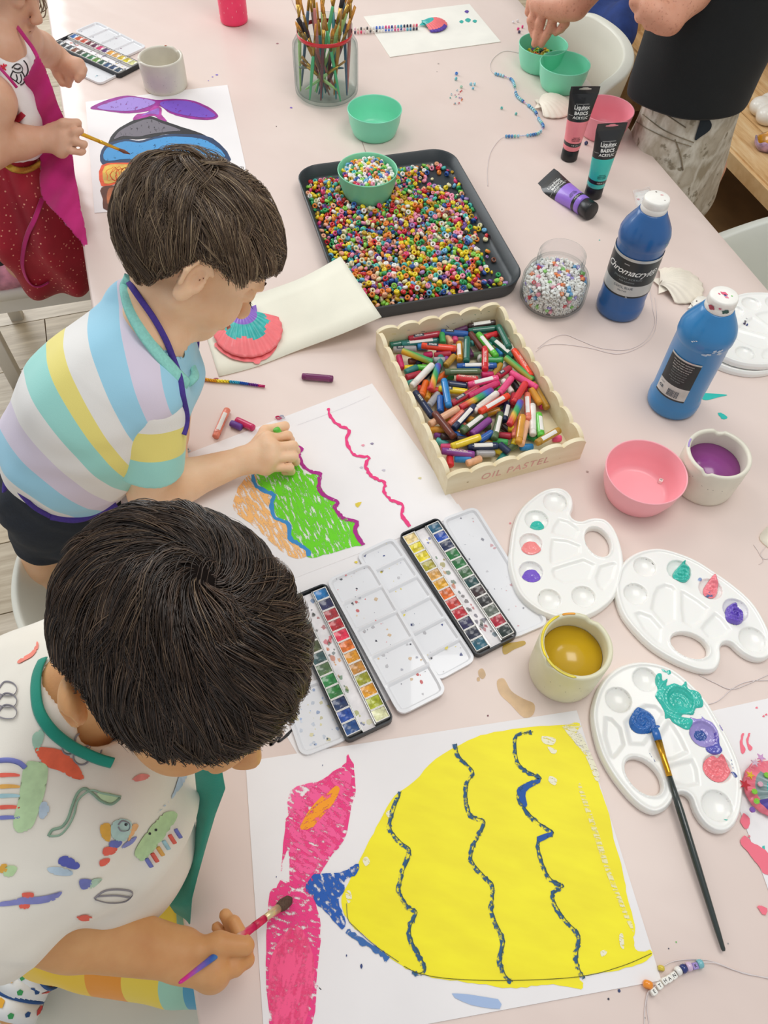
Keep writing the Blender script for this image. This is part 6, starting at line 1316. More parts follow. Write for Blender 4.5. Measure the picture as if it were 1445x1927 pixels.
# far arm resting under the chest
fs_=D(325,700,1.12); fe=PH(318,812,.036); b.cap(D(290,700,1.05),fs_,.04,.036,.02); b.cap(fs_,fe,.033,.03,.01); fw=PH(332,868,.024); b.cap(fe,fw,.026,.018,.01)
hand(b,fw,[PH(330,885,.026),PH(324,884,.024),PH(318,882,.022),PH(312,880,.02)],[[PH(329,896,.022),PH(326,902,.01)],[PH(322,896,.02),PH(320,902,.01)],[PH(315,894,.018),PH(313,899,.01)],[PH(309,890,.016),PH(307,894,.01)]],[PH(336,872,.022),PH(340,882,.016),PH(340,890,.010)],.9)
# tucked leg with bare foot
b.cap(D(110,935,1.20),D(75,1010,1.28),.055,.042,.02); b.cap(D(75,1010,1.28),D(74,1058,1.31),.034,.026,.015)
ft=D(74,1058,1.31); b.cap(ft,D(70,1088,1.325),.025,.021,.015)
for k,(x,y) in enumerate(((62,1103),(68,1109),(74,1110),(80,1109),(86,1106))): b.cap(D(62+4.4*k,1090,1.32),D(x,y,1.325),.0095 if k==0 else .0078,.0085 if k==0 else .0066,.004)
boy1=person(b,'boy with brown hair in a pastel striped shirt, leaning over his green drawing',SK1,(-.45,.72,.30))
hl1=[(0,.42),(35,.36),(55,.22),(70,.02),(84,.02),(96,-.02),(104,-.34),(118,-.74),(150,-.92),(180,-.93)]
HM1=hair_mat('hair_brown',[(0,lin('43342a')),(.45,lin('604c3a')),(.8,lin('806850')),(1,lin('b09a7a'))],.38,.6); HC1=M('2c2119',.9,.2,60,name='hair_root_brown',spec=.1)
hairdo(boy1,H1,R1,1.,HM1,HC1,hl1,[(0,.12),(40,.08),(56,.12),(66,.20),(76,.04),(96,.02),(110,.03),(120,.05),(135,.10),(180,.12)],14000,(.045,.085),(0,-.42,.9),3,.0125,.50,.00040,520,.10,capoff=.0065)
dk=M('2a1f1a',.6,0)
for sx in (1,-1):
    pts=[T1(sx*.016,.0855,-.004),T1(sx*.029,.0865,-.0085),T1(sx*.042,.079,-.005)]; sp=smooth_path(pts,6); child(boy1,'eyelashes',tube(sp,[.0006]*len(sp),5),dk)
    for k in range(9): q=sp[1+k]; d=R1@np.array([sx*(k-4)*.0005,.0065,-.0045]); child(boy1,'eyelashes',tube([q,q+d*.6,q+d+R1@np.array([0,.001,.0012])],[.0004,.0003,.0001],4),dk) if k%2==0 else None
    pts=smooth_path([T1(sx*.012,.087,.019),T1(sx*.026,.0875,.024),T1(sx*.044,.077,.018)],5); child(boy1,'eyebrow',tube(pts,[.0008]+[.0021]*(len(pts)-2)+[.0008],6,flat=.5),M('5a4636',.8,.2,400))
child(boy1,'lips',(lambda v,f:(v,f))(*xf(tube([(-.017,0,0),(-.008,.0035,.001),(0,.0042,0),(.008,.0035,.001),(.017,0,0)],[.001,.0028,.0030,.0028,.001],8,flat=1.),R1,T1(0,.0885,-.0575))),M('d88a7c',.45,.05))
# striped shirt: stripes follow a coordinate that runs down the back
def stripe_mat(name,stops):
    m,nt,bb=nt_new(name); a=nt.nodes.new('ShaderNodeAttribute'); a.attribute_name='stripe'; r=ramp(nt,a.outputs['Fac'],stops,'CONSTANT'); nt.links.new(r.outputs[0],bb.inputs['Base Color']); bb.inputs['Roughness'].default_value=.8; bb.inputs['Sheen Weight'].default_value=.2; n=noise(nt,900,2); bump(nt,bb,n.outputs[0],.3,.0004); return m
def set_attr(o,vals): at_=o.data.attributes.new('stripe','FLOAT','POINT'); at_.data.foreach_set('value',np.asarray(vals,dtype=np.float32))
MI,LI,BU,WH_,YE='9fdcd2','ddd2e2','9fd4ea','ece9e4','efe07e'
wr=wrinkle(.0028,46,4)
sb=Blob(.0032)
sb.cap(D(297,640,.995),D(240,720,1.015),.045,.078,.03); sb.cap(D(240,720,1.015),D(190,775,1.035),.086,.094,.03); sb.cap(D(190,775,1.035),D(138,840,1.085),.097,.092,.04); sb.cap(D(138,840,1.085),D(125,885,1.14),.092,.085,.03)
sb.cap(D(256,585,1.01),D(235,680,1.02),.042,.07,.03); sb.cap(D(308,665,1.04),D(312,705,1.07),.045,.048,.03)   # far shoulder
sb.cap(D(262,728,.985),D(280,738,.982),.050,.0480,.02); sb.ell(D(322,705,1.04),(.034,.035,.03),None,.02)
# neck opening
na=D(292,628,.985)-T1(0,-.022,-.045); na/=np.linalg.norm(na)
sb.cap(T1(0,-.018,-.03),nb+na*.010,.036,.041,.004,'-')
sb.plane(D(130,945,1.12),D(120,1000,1.15)-D(160,860,1.08),.004)
V,Q=sb.build(.006,wr)
ax0=D(300,610,.985); ax1=D(95,915,1.14); axd=(ax1-ax0); AL=np.linalg.norm(axd); axd/=AL
def project_s(V):
    # measured across the photographed stripes: along the spine with a small skew
    return ((V-ax0)@axd)/AL
cf=CU*.0
pv=D(432,1231,1.05); g_=V-pv; S=(np.degrees(np.arctan2(g_@CU,-(g_@CR)))-35)/50.
o_sh=child(boy1,'shirt',(V,Q.tolist()),stripe_mat('striped_cotton',[(0,lin(WH_)),(.09,lin(BU)),(.21,lin(LI)),(.32,lin(WH_)),(.43,lin(MI)),(.535,lin(YE)),(.605,lin(WH_)),(.695,lin(BU)),(.80,lin(LI)),(.90,lin(BU))])); set_attr(o_sh,np.clip(S,0,1)); o_sh['label']='pastel striped T-shirt'
# sleeve
sl=Blob(.0026); s0=D(281,768,.992); s1=D(277,925,1.065); sl.cap(s0,s1,.0485,.0485,.01); sdv=(s1-s0)/np.linalg.norm(s1-s0); e0=D(277,885,1.045); sl.plane(e0,sdv,.003); sl.cap(e0+sdv*.026,e0+sdv*.08,.042,.0425,.002,'-')
V,Q=sl.build(.004,wrinkle(.0016,50,9)); o=child(o_sh,'sleeve',(V,Q.tolist()),None)
o.data.materials.append(stripe_mat('striped_sleeve',[(0,lin(WH_)),(.30,lin(YE)),(.64,lin(MI)),(.985,lin('8fd6cc'))])); set_attr(o,np.clip(((V-(s0-sdv*.025))@sdv)/(np.linalg.norm(e0-s0)+.025),0,1))
# ribbed collar, thick ring around the neck opening
def ring(c,axis,r,tubr,n=48,flat=2.2,tilt=None,front=None,drop=0):
    Fm=frame_z(axis); pts=[c+Fm@np.array([r*math.cos(a),r*math.sin(a),0])+(np.asarray(front)*drop*max(0,math.cos(a-(tilt or 0)))**2 if front is not None else 0) for a in np.linspace(0,2*PI,n+1)[:-1]]; return pts
def closed_tube(pts,r,seg=8,fl=1.,nrm=None):
    p=np.asarray(pts); n=len(p); v=[];f=[]
    T_=np.roll(p,-1,0)-np.roll(p,1,0); T_/=np.linalg.norm(T_,axis=1)[:,None]; c=p.mean(0)
    for i in range(n):
        x=p[i]-c; x-=T_[i]*(x@T_[i]); x/=np.linalg.norm(x); y=np.cross(T_[i],x)
        for k in range(seg): a=2*PI*k/seg; v.append(p[i]+r*(math.cos(a)*x+fl*math.sin(a)*y))
    for i in range(n):
        for k in range(seg): j=(i+1)%n; l=(k+1)%seg; f.append((i*seg+k,i*seg+l,j*seg+l,j*seg+k))
    return v,f
BV1=BVHTree.FromPolygons([tuple(q+wloc(boy1)) for q in np.array([v.co[:] for v in o_sh.data.vertices])],[tuple(p.vertices) for p in o_sh.data.polygons])
SKB=BVHTree.FromPolygons([tuple(np.array(v.co[:])+wloc(boy1)) for v in boy1.data.vertices],[tuple(p.vertices) for p in boy1.data.polygons])
SLB=BVHTree.FromPolygons([tuple(np.array(v.co[:])+wloc(boy1)) for v in o.data.vertices],[tuple(p.vertices) for p in o.data.polygons])
def drape(o_,bvs,px,mat,wd,name='apron_tie',fl=.3,off=.0035):
    pts=[]
    for x,y in smooth_path([(a,b_,0) for a,b_ in px],6)[:,:2]:
        d=Vector(ray(x,y)); d.normalize(); best=None
        for bv in bvs:
            r=bv.ray_cast(Vector(C0),d)
            if r[0] is not None and (best is None or r[3]<best): best=r[3]
        pts.append((np.array(d),best))
    ok=[i for i,q in enumerate(pts) if q[1] is not None]
    if not ok: return
    ds=np.interp(range(len(pts)),ok,[pts[i][1] for i in ok]); 
    for _ in range(6): ds[1:-1]=np.minimum(ds[1:-1],(ds[:-2]+ds[1:-1]*2+ds[2:])/4)
    q=np.array([C0+pts[i][0]*(ds[i]-off) for i in range(len(pts))])
    return child(o_,name,tube(q,wd,8,flat=fl,ref=tuple(CF)),mat)
def strap(o,px,mat,wd=.004,name='apron_tie',fl=.3): 
    p=smooth_path([D(*q) for q in px],8); vv,ff=tube(p,wd,8,flat=fl,ref=tuple(CF)); return child(o,name,(vv,ff),mat)
RIB=M('93d8cc',.85,.05,300,.3,700,name='mint_rib')
drape(o_sh,[BV1,SKB],[(243,524),(238,545),(247,585),(268,625),(292,658),(318,688),(340,712),(352,724)],RIB,.0085,'collar',.35,.002)
strap(o_sh,[(348,724,.992),(360,716,.99),(367,704,1.0),(360,684,1.02),(348,655,1.04)],RIB,.0058,'collar',.4)
# shorts and the purple apron ties
sb=Blob(.0045); sb.cap(D(128,900,1.16),D(95,930,1.20),.088,.075,.03); sb.cap(D(95,935,1.20),D(80,1010,1.28),.072,.050,.03); sb.cap(D(120,940,1.2),D(165,1000,1.26),.07,.06,.03); sb.plane(D(78,1040,1.30),D(78,1045,1.305)-D(84,1000,1.26),.003)
V,Q=sb.build(.004,wrinkle(.002,60,2)); child(boy1,'shorts',(V,Q.tolist()),M('1c2430',.85,.1,200,.3,400,name='navy_cotton'))
PU=M('4a3690',.8,.08,300,name='purple_tape')
drape(boy1,[BV1,SKB,SLB],[(240,528),(262,560),(290,600),(312,640),(326,675),(338,710),(344,745),(351,780),(350,800),(345,818)],PU,.0040)
strap(boy1,[(372,640,1.14),(370,660,1.15),(362,672,1.17),(355,680,1.17)],PU,.003)
strap(boy1,[(3,792,1.14),(8,825,1.13),(14,868,1.09),(10,900,1.08),(8,925,1.08),(16,910,1.07),(24,900,1.06),(40,930,1.045),(65,955,1.05),(95,972,1.07)],PU,.0035)
strap(boy1,[(95,972,1.07),(140,978,1.085),(180,968,1.1),(220,950,1.1)],PU,.005)

# green pastel in his fist
pastel(PH(519,806,.058),PH(548,862,.008),'lime','','lime green oil pastel held in the boy\'s fist')
# ================================================================ near boy
R2=np.array([[-.60,.64,.48],[-.77,-.61,-.10],[.21,-.45,.87]]); u_,s_,vt_=np.linalg.svd(R2); R2=u_@vt_; H2=np.array([-.146,.228,1.010])
b=Blob(.0026); T2=head(b,H2,R2,1.,(-1,)); EQ=rz(-.55)@ry(.25); b.ell(T2(.081,-.018,-.006),np.array([.0085,.0185,.027]),R2@EQ,.006); b.ell(T2(.078,-.012,-.030),np.array([.0075,.011,.011]),R2,.006); b.ell(T2(.0895,-.010,-.004),np.array([.0050,.0085,.015]),R2@EQ,.003,'-')
nb2=D(135,1330,.655); b.cap(T2(0,-.022,-.045),nb2,.034,.040,.02); W=lambda *q: np.array(q)
ch2=W(-.285,.155,.82); b.cap(nb2,ch2,.036,.06,.03); b.cap(ch2,W(-.31,.165,.56),.065,.065,.03)
s2=W(-.315,.075,.850); e2_=P(0,1722,.150); w2=PH(335,1795,.085)
b.cap(nb2+W(0,-.04,-.03),s2,.034,.036,.02); b.cap(s2,e2_,.038,.036,.015); b.cap(e2_,e2_+(w2-e2_)*.4,.0345,.033,.01); b.cap(e2_+(w2-e2_)*.4,w2,.033,.0235,.01)
# right hand closed round a brush: thumb on top, index folded below
kn=[PH(404,1826,.080),PH(402,1832,.068),PH(398,1834,.056),PH(392,1832,.044)]
fg=[[PH(442,1820,.074),PH(463,1806,.066),PH(455,1790,.062)],[PH(442,1812,.072),PH(462,1780,.062),PH(440,1735,.062)],[PH(438,1805,.060),PH(446,1760,.050),PH(424,1722,.056)],[PH(425,1800,.050),PH(425,1765,.042),PH(408,1745,.046)]]
hand(b,w2,kn,fg,[PH(368,1790,.086),PH(412,1776,.090),PH(462,1780,.086)],1.12,.0135)
# left shoulder and arm, hidden below the head, hand resting on the table
s3=W(-.285,.29,.83); e3=W(-.30,.34,.70); w3=P(300,1190,.035); fo=w3-W(-.19,.31,.632); b.cap(nb2+W(0,.04,-.04),s3,.034,.034,.02); b.cap(s3,e3,.036,.033,.01); b.cap(e3,w3,.032,.021,.01)
G=lambda *q: W(*q)+W(fo[0],fo[1],0)
hand(b,w3,[G(-.155,.295,.634),G(-.150,.308,.632),G(-.150,.320,.630),G(-.153,.331,.628)],[[G(-.138,.287,.622),G(-.128,.283,.611)],[G(-.130,.305,.622),G(-.118,.303,.611)],[G(-.130,.320,.62),G(-.119,.320,.610)],[G(-.136,.334,.618),G(-.127,.337,.610)]],[G(-.180,.29,.628),G(-.168,.272,.618),G(-.158,.264,.611)],.95)
# thighs and folded lower leg
b.cap(W(-.335,.11,.53),W(-.14,.075,.49),.060,.045,.03); b.cap(W(-.335,.16,.52),W(-.14,.16,.47),.07,.05,.03)
fa_=P(75,1800,-.23); fb_=P(22,1900,-.26); b.cap(W(-.14,.16,.47),W(-.16,.15,.36),.045,.04,.02)
b.cap(W(-.30,.10,.47),P(118,1790,-.150),.034,.028,.01)
b.cap(P(118,1790,-.150),P(60,1825,-.160),.027,.023,.01); b.cap(P(60,1825,-.160),P(30,1895,-.165),.024,.021,.015)
boy2=person(b,'near boy seen from above, dark hair, printed cream shirt and green apron, holding a brush',SK2,(-.28,.12,.40))
hl2=[(0,.40),(30,.36),(50,.26),(66,.14),(76,.10),(90,.16),(104,.12),(122,-.36),(150,-.62),(180,-.66)]
HM2=hair_mat('hair_dark',[(0,lin('241a14')),(.5,lin('382a20')),(.85,lin('563f2e')),(1,lin('7e6850'))],.36,.6); HC2=M('1a1310',.9,.2,60,name='hair_root_dark',spec=.1)
hairdo(boy2,H2,R2,1.,HM2,HC2,hl2,[(0,.10),(40,.06),(62,.06),(76,.05),(110,.03),(120,.05),(135,.18),(180,.26)],18000,(.036,.062),(-.05,-.22,.97),5,.0072,.30,.00033,560,.04,capoff=.0050,swirl=.8)
# shirt
sb=Blob(.0034); wr2=wrinkle(.0048,38,11)
sb.cap(nb2+W(.0,.0,-.01),W(-.275,.165,.83),.055,.100,.03); sb.cap(W(-.275,.165,.83),W(-.280,.158,.70),.100,.098,.05); sb.cap(W(-.280,.158,.70),W(-.300,.175,.60),.098,.088,.03)
sb.cap(W(-.29,.13,.865),s2,.055,.052,.04); sb.cap(W(-.285,.20,.865),s3,.055,.050,.04)
sb.cap(s2,W(-.322,.07,.795),.054,.052,.03); sb.cap(s3,W(-.27,.325,.775),.052,.050,.02)
na2=nb2-T2(0,-.022,-.045); na2/=np.linalg.norm(na2); sb.ell(D(45,1310,.72),(.062,.062,.062),None,.03); sb.cap(T2(0,-.018,-.02),nb2+na2*.006,.040,.043,.004,'-')
# hem, and open end of the right sleeve
d_=(w2-e2_)/np.linalg.norm(w2-e2_); sb.plane(W(0,0,.555),(0,0,-1),.004)
V,Q=sb.build(.008,wr2)
CR_=M('efe8da',.85,.04,12,.2,900,.0004,name='cream_cotton',sheen=.2); shirt2=child(boy2,'shirt',(V,Q.tolist()),CR_); shirt2['label']='cream shirt printed with fish, birds and stripes'
sl=Blob(.0028); se=PH(62,1776,.175); q_a=P(0,1660,.20); q_b=P(42,1695,.155); sl.cap(s2+W(.0,.0,-.015),q_a,.050,.048,.02); sl.cap(q_a,q_b,.048,.046,.02); dn2=W(.75,-.10,-.65); dn2/=np.linalg.norm(dn2); pe=P(34,1690,.152); sl.plane(pe,dn2,.003); sl.cap(pe+dn2*.030,pe+dn2*.10,.043,.045,.002,'-')
V,Q=sl.build(.004,wrinkle(.0022,50,19)); o=child(shirt2,'sleeve',(V,Q.tolist()),CR_)
def bvh_of(objs):
    V=[];Fp=[];n=0
    for ob,off in objs:
        co=np.array([v.co[:] for v in ob.data.vertices])+off; V+=[tuple(x) for x in co]; Fp+=[tuple(i+n for i in p.vertices) for p in ob.data.polygons]; n=len(V)
    return BVHTree.FromPolygons(V,Fp)
BV2=bvh_of([(shirt2,np.array([*boy2.location])),(o,np.array([*boy2.location]))])
def hit(bv,x,y,off=.0009):
    d=Vector(ray(x,y)); d.normalize(); r=bv.ray_cast(Vector(C0),d)
    if r[0] is None: return None
    n=r[1]; n=n if n.dot(d)<0 else -n; return np.array(r[0])+np.array(n)*off
def print_on(parent,bv,px,mat,name='print',step=4.,off=.0009,n=4):
    q=smooth_path([(x,y,0) for x,y in px],n,True)[:,:2]; lo=q.min(0)-step; hi=q.max(0)+step; nx,ny=[int((hi[i]-lo[i])/step)+2 for i in (0,1)]
    X,Y=np.meshgrid(lo[0]+step*np.arange(nx),lo[1]+step*np.arange(ny),indexing='ij'); d=pdist(X,Y,q); idx=-np.ones(X.shape,int); v=[];f=[]
    for i in range(nx):
        for j in range(ny):
            if d[i,j]<step*.7:
                x,y=X[i,j],Y[i,j]
                if d[i,j]>-step*.35: k=np.argmin((q[:,0]-x)**2+(q[:,1]-y)**2); x,y=q[k]
                p=hit(bv,x,y,off)
                if p is not None: idx[i,j]=len(v); v.append(p)
    for i in range(nx-1):
        for j in range(ny-1):
            g=(idx[i,j],idx[i+1,j],idx[i+1,j+1],idx[i,j+1])
            if min(g)>=0:
                z=[np.linalg.norm(v[g[a]]-v[g[(a+1)%4]]) for a in range(4)]
                if max(z)<.012: f.append(g)
    if not f: return
    p_=np.array(v)-np.array([*boy2.location]) if parent is shirt2 else np.array(v); o=obj(name,(p_,f),mat,parent); return o
def line_on(parent,bv,px,wd,mat,name='print_line',off=.0011):
    q=smooth_path([(x,y,0) for x,y in px],6)[:,:2]; v=[];prev=None; segs=[]
    cur=[]
    for x,y in q:
        p=hit(bv,x,y,off)
        if p is None or (cur and np.linalg.norm(p-cur[-1])>.02):
            if len(cur)>2: segs.append(cur)
            cur=[] if p is None else [p]
        else: cur.append(p)
    if len(cur)>2: segs.append(cur)
    if not segs: return
    segs=[max(segs,key=len)]
    vf=join(*[tube(np.array(s_),wd,5,flat=.35,ref=tuple(CF)) for s_ in segs]); p_=np.array(vf[0])-np.array([*boy2.location]); return obj(name,(p_,vf[1]),mat,parent)
INK=M('8f8a90',.8,0,name='print_grey'); pr=lambda c:M(c,.8,.06,120,name='print_'+c)
Z7=lambda L_:[(x/2.58,1350+y/2.58) for x,y in L_]
print_on(shirt2,BV2,Z7([(172,150),(230,145),(300,160),(350,200),(390,255),(405,300),(350,295),(290,260),(230,240),(190,200)]),pr('ee6a48'))
for y,c_ in ((280,'ee6a58'),(335,'edb45a'),(380,'a9cfd6'),(435,'ee6a58'),(485,'7a80c4')): print_on(shirt2,BV2,Z7([(0,y-8),(60,y-10),(95,y-4),(95,y+6),(50,y+8),(0,y+10)]),pr(c_))
line_on(shirt2,BV2,Z7([(0,210),(50,208),(95,220),(125,245)]),.0022,pr('7a80c4'))
print_on(shirt2,BV2,Z7([(120,230),(180,215),(230,240),(220,350),(190,450),(150,540),(80,555),(65,500),(90,400)]),pr('bcd8a8'))
print_on(shirt2,BV2,Z7([(160,90),(200,60),(215,90),(190,160),(165,150)]),pr('a8ccb4'))
print_on(shirt2,BV2,Z7([(195,420),(225,410),(240,450),(215,490),(190,480)]),pr('b9cad8'))
line_on(shirt2,BV2,Z7([(235,575),(255,545),(300,530),(330,490),(350,430),(375,370),(410,345),(450,370),(490,405),(540,420),(580,390)]),.0012,pr('8aa890')); line_on(shirt2,BV2,Z7([(240,575),(290,570),(330,530),(360,470),(380,400),(440,355),(500,370),(585,385)]),.0009,pr('9ab8a0'))
print_on(shirt2,BV2,Z7([(470,370),(520,365),(580,388),(520,415)]),pr('c4dcb0'))
for L_,c_ in (([(545,510),(590,490),(635,510),(630,560),(600,600),(550,590),(535,550)],'b8d4cc'),([(490,520),(530,515),(535,560),(530,600),(500,590),(485,555)],'e8b048'),([(640,520),(670,520),(650,560),(620,600),(625,560)],'f0b880'),([(535,598),(590,600),(570,630),(530,625)],'7078c0'),([(505,630),(565,630),(550,660),(500,668)],'ee6a58'),([(485,690),(530,682),(520,710),(485,720)],'ee6a58'),([(600,610),(660,575),(640,610),(590,635)],'8a90cc')): print_on(shirt2,BV2,Z7(L_),pr(c_),step=3)
line_on(shirt2,BV2,Z7([(570,520),(590,500),(625,515),(620,545),(585,550),(570,530)]),.0008,INK); print_on(shirt2,BV2,Z7([(602,512),(616,514),(614,526),(602,524)]),pr('2a2a30'),step=2)
print_on(shirt2,BV2,Z7([(655,640),(720,540),(790,465),(850,460),(850,500),(780,600),(700,690),(660,680)]),pr('bfdca6'))
for x,y in ((722,562),(752,545)): print_on(shirt2,BV2,Z7([(x-5,y-5),(x+5,y-5),(x+5,y+5),(x-5,y+5)]),pr('2a2a30'),step=1.5,off=.0013)
for k,(x,y,c_) in enumerate(((720,705,'7a80c4'),(748,680,'ee6a58'),(775,650,'edb45a'),(803,620,'a9cfd6'),(832,592,'ee6a58'),(860,565,'7a80c4'))): line_on(shirt2,BV2,Z7([(x-14,y-22),(x,y),(x+12,y+18)]),.0022,pr(c_))
print_on(shirt2,BV2,Z7([(290,680),(330,672),(385,710),(370,735),(320,725),(285,710)]),pr('5a60b0')); print_on(shirt2,BV2,Z7([(230,730),(290,725),(350,745),(340,765),(260,760)]),pr('bccfdc'))
print_on(shirt2,BV2,Z7([(385,785),(440,785),(435,820),(395,830)]),pr('7a80c4')); print_on(shirt2,BV2,Z7([(445,785),(495,782),(440,830)]),pr('bcd8c0'))
print_on(shirt2,BV2,Z7([(0,895),(60,885),(110,870),(170,868),(230,860),(300,842),(270,880),(200,900),(110,905),(0,915)]),pr('8a8cc8')); print_on(shirt2,BV2,Z7([(110,850),(160,848),(160,870),(115,872)]),pr('ee6a58')); print_on(shirt2,BV2,Z7([(95,905),(145,905),(135,925),(100,925)]),pr('ee6a58'))
print_on(shirt2,BV2,Z7([(0,715),(40,712),(30,750),(0,750)]),pr('e8b048')); print_on(shirt2,BV2,Z7([(30,720),(85,725),(60,770),(20,765)]),pr('bfdca6'))
line_on(shirt2,BV2,Z7([(455,875),(500,840),(560,830),(630,838),(640,860),(600,890),(520,895),(460,880)]),.0009,INK); line_on(shirt2,BV2,Z7([(470,865),(560,860),(630,870)]),.0009,INK); line_on(shirt2,BV2,Z7([(520,838),(525,860)]),.0009,INK); line_on(shirt2,BV2,Z7([(570,832),(572,860)]),.0009,INK)
for cx,cy,r_ in ((400,110,38),(330,150,28),(395,190,40),(460,160,30)): line_on(shirt2,BV2,Z7([(cx+r_*math.cos(a),cy+r_*math.sin(a)) for a in np.linspace(0,2*PI,12)]),.0009,INK)
Z4=lambda L_:[(x/6.02,1180+y/6.02) for x,y in L_]
print_on(shirt2,BV2,Z4([(200,400),(260,350),(350,300),(400,230),(420,170),(440,200),(430,260),(370,340),(280,390),(220,420)]),pr('f48a78'))
for cy in (700,830,960): line_on(shirt2,BV2,Z4([(0,cy),(60,cy-70),(150,cy-60),(200,cy),(170,cy+70),(80,cy+80),(0,cy+60)]),.0009,INK)
print_on(shirt2,BV2,Z7([(760,460),(830,380),(860,300),(880,250),(910,240),(900,300),(860,360),(800,430)]),pr('c0d2e4'))
print_on(shirt2,BV2,Z7([(370,965),(420,955),(455,975),(400,985)]),pr('ee6a58'),step=3); print_on(shirt2,BV2,Z7([(640,300),(680,275),(720,280),(715,298),(660,312)]),pr('f0938a'),step=3)
# green apron: neck strap and front bib standing away from the chest
GN=M('0a8f78',.8,.06,40,.2,500,name='green_apron_cotton',sheen=.2)
def sheet_px(o,rows,mat,name,thick=.0015):
    v=[];nr=len(rows); rs_=[smooth_path([D(*q) for q in r],6) for r in rows]; nc=len(rs_[0]); v=[p for r in rs_ for p in r]; f=[(i*nc+j,i*nc+j+1,(i+1)*nc+j+1,(i+1)*nc+j) for i in range(nr-1) for j in range(nc-1)]
    ob=child(o,name,(v,f),mat); md=ob.modifiers.new('s','SOLIDIFY'); md.thickness=thick; return ob
drape(boy2,[BV2],[(80,1240),(70,1265),(67,1300),(74,1340),(97,1375),(130,1402),(165,1420),(190,1430),(212,1436)],GN,.0048,'neck_strap',.25)
sheet_px(boy2,[[(352,1432,.66),(385,1424,.665),(412,1415,.67)],[(366,1446,.68),(396,1442,.68),(418,1450,.685)],[(372,1490,.72),(400,1478,.70),(424,1482,.70)],[(372,1545,.76),(392,1535,.73),(405,1530,.73)],[(366,1600,.78),(378,1595,.76),(388,1585,.76)],[(345,1650,.80),(362,1650,.785),(372,1645,.785)],[(316,1695,.82),(342,1700,.81),(362,1690,.80)],[(330,1715,.83),(350,1728,.825),(358,1738,.82)]],GN,'apron_bib')
strap(boy2,[(345,1430,.655),(370,1428,.65),(392,1436,.65)],GN,.005,'neck_strap',.25)
strap(boy2,[(312,1698,.80),(295,1715,.79),(275,1730,.79),(252,1742,.80)],GN,.0025)
# shorts in bands of yellow, orange and aqua
m,nt,bb=nt_new('painted_shorts'); n_=noise(nt,10,2,stretch=(1,.5,1)); r_=ramp(nt,n_.outputs[0],[(.30,lin('f6c832')),(.42,lin('f29a2a')),(.50,lin('f4d84c')),(.58,lin('9fd2b8')),(.68,lin('5aa8c4'))]); nt.links.new(r_.outputs[0],bb.inputs['Base Color']); bb.inputs['Roughness'].default_value=.8
sb=Blob(.004); sb.cap(W(-.335,.100,.535),W(-.15,.062,.505),.078,.058,.03); sb.cap(W(-.335,.17,.52),W(-.17,.17,.49),.08,.06,.03); sb.plane(W(-.135,0,.5),(1,0,0),.003); V,Q=sb.build(.005,wrinkle(.003,50,8))
g=(V-W(-.34,.0,.5)); tt=np.clip(g[:,0]/.2,0,1); o=child(boy2,'shorts',(V,Q.tolist()),stripe_mat('banded_shorts',[(0,lin('f6cb38')),(.22,lin('f29a2a')),(.42,lin('f4d64c')),(.62,lin('a4d6bc')),(.75,lin('5aa8c8')),(.88,lin('2a62a4'))])); set_attr(o,np.clip(tt+.03*np.sin(g[:,1]*60),0,1)); o['label']='shorts banded yellow, orange and blue'
# patterned sandal straps on the tucked foot
SD=M('f4f4f2',.6,0,name='sandal_white'); SB=M('24508c',.6,.05,name='sandal_blue'); cols_=['d8342c','24508c','3aa05a','f0b030']
def band(o,a,b_,r,wd,mat,name='sandal_strap'):
    a,b_=np.array(a),np.array(b_); d=(b_-a)/np.linalg.norm(b_-a); Fm=frame_z(d); n=32; v=[];f=[]
    for z,rr in ((0,r),(.0,r+.003),(wd,r+.003),(wd,r)): v+=[a+Fm@np.array([rr*math.cos(2*PI*i/n),rr*math.sin(2*PI*i/n),z]) for i in range(n)]
    for k in range(4):
        for i in range(n): j=(i+1)%n; l=(k+1)%4; f.append((k*n+i,k*n+j,l*n+j,l*n+i))
    ob=child(o,name,(v,f),mat); return ob,Fm
fp=[P(112,1795,-.150),P(88,1812,-.156),P(60,1825,-.160),P(45,1858,-.163),P(30,1895,-.165)]
def shoe_band(i,t,wd,r):
    a=fp[i]*(1-t)+fp[i+1]*t; b_=fp[i+1]; ob,Fm=band(boy2,a,b_,r,wd,SD)
    ob2,_=band(boy2,a-(b_-a)/np.linalg.norm(b_-a)*.004,b_,r+.0005,.004,SB); 
    for k in range(10):
        a_=k*.63; z=wd*(.3+.4*((k*7)%3)/2); q=a+Fm@np.array([(r+.0035)*math.cos(a_),(r+.0035)*math.sin(a_),z]); s=.004 if k%3 else .007
        child(ob,'motif',([q+Fm@np.array([-math.sin(a_)*s*x_,math.cos(a_)*s*x_,s*y_]) for x_,y_ in ((1,0),(.3,.8),(-.8,.5),(-.7,-.6),(.4,-.8))],[(0,1,2,3,4)]),M(cols_[k%4],.6,0))
shoe_band(1,.0,.022,.028); shoe_band(2,.1,.024,.027); shoe_band(3,.5,.022,.026)
sole=smooth_path([fp[0]-W(0,0,.03),fp[2]-W(0,0,.03),fp[4]-W(0,0,.03)],4)
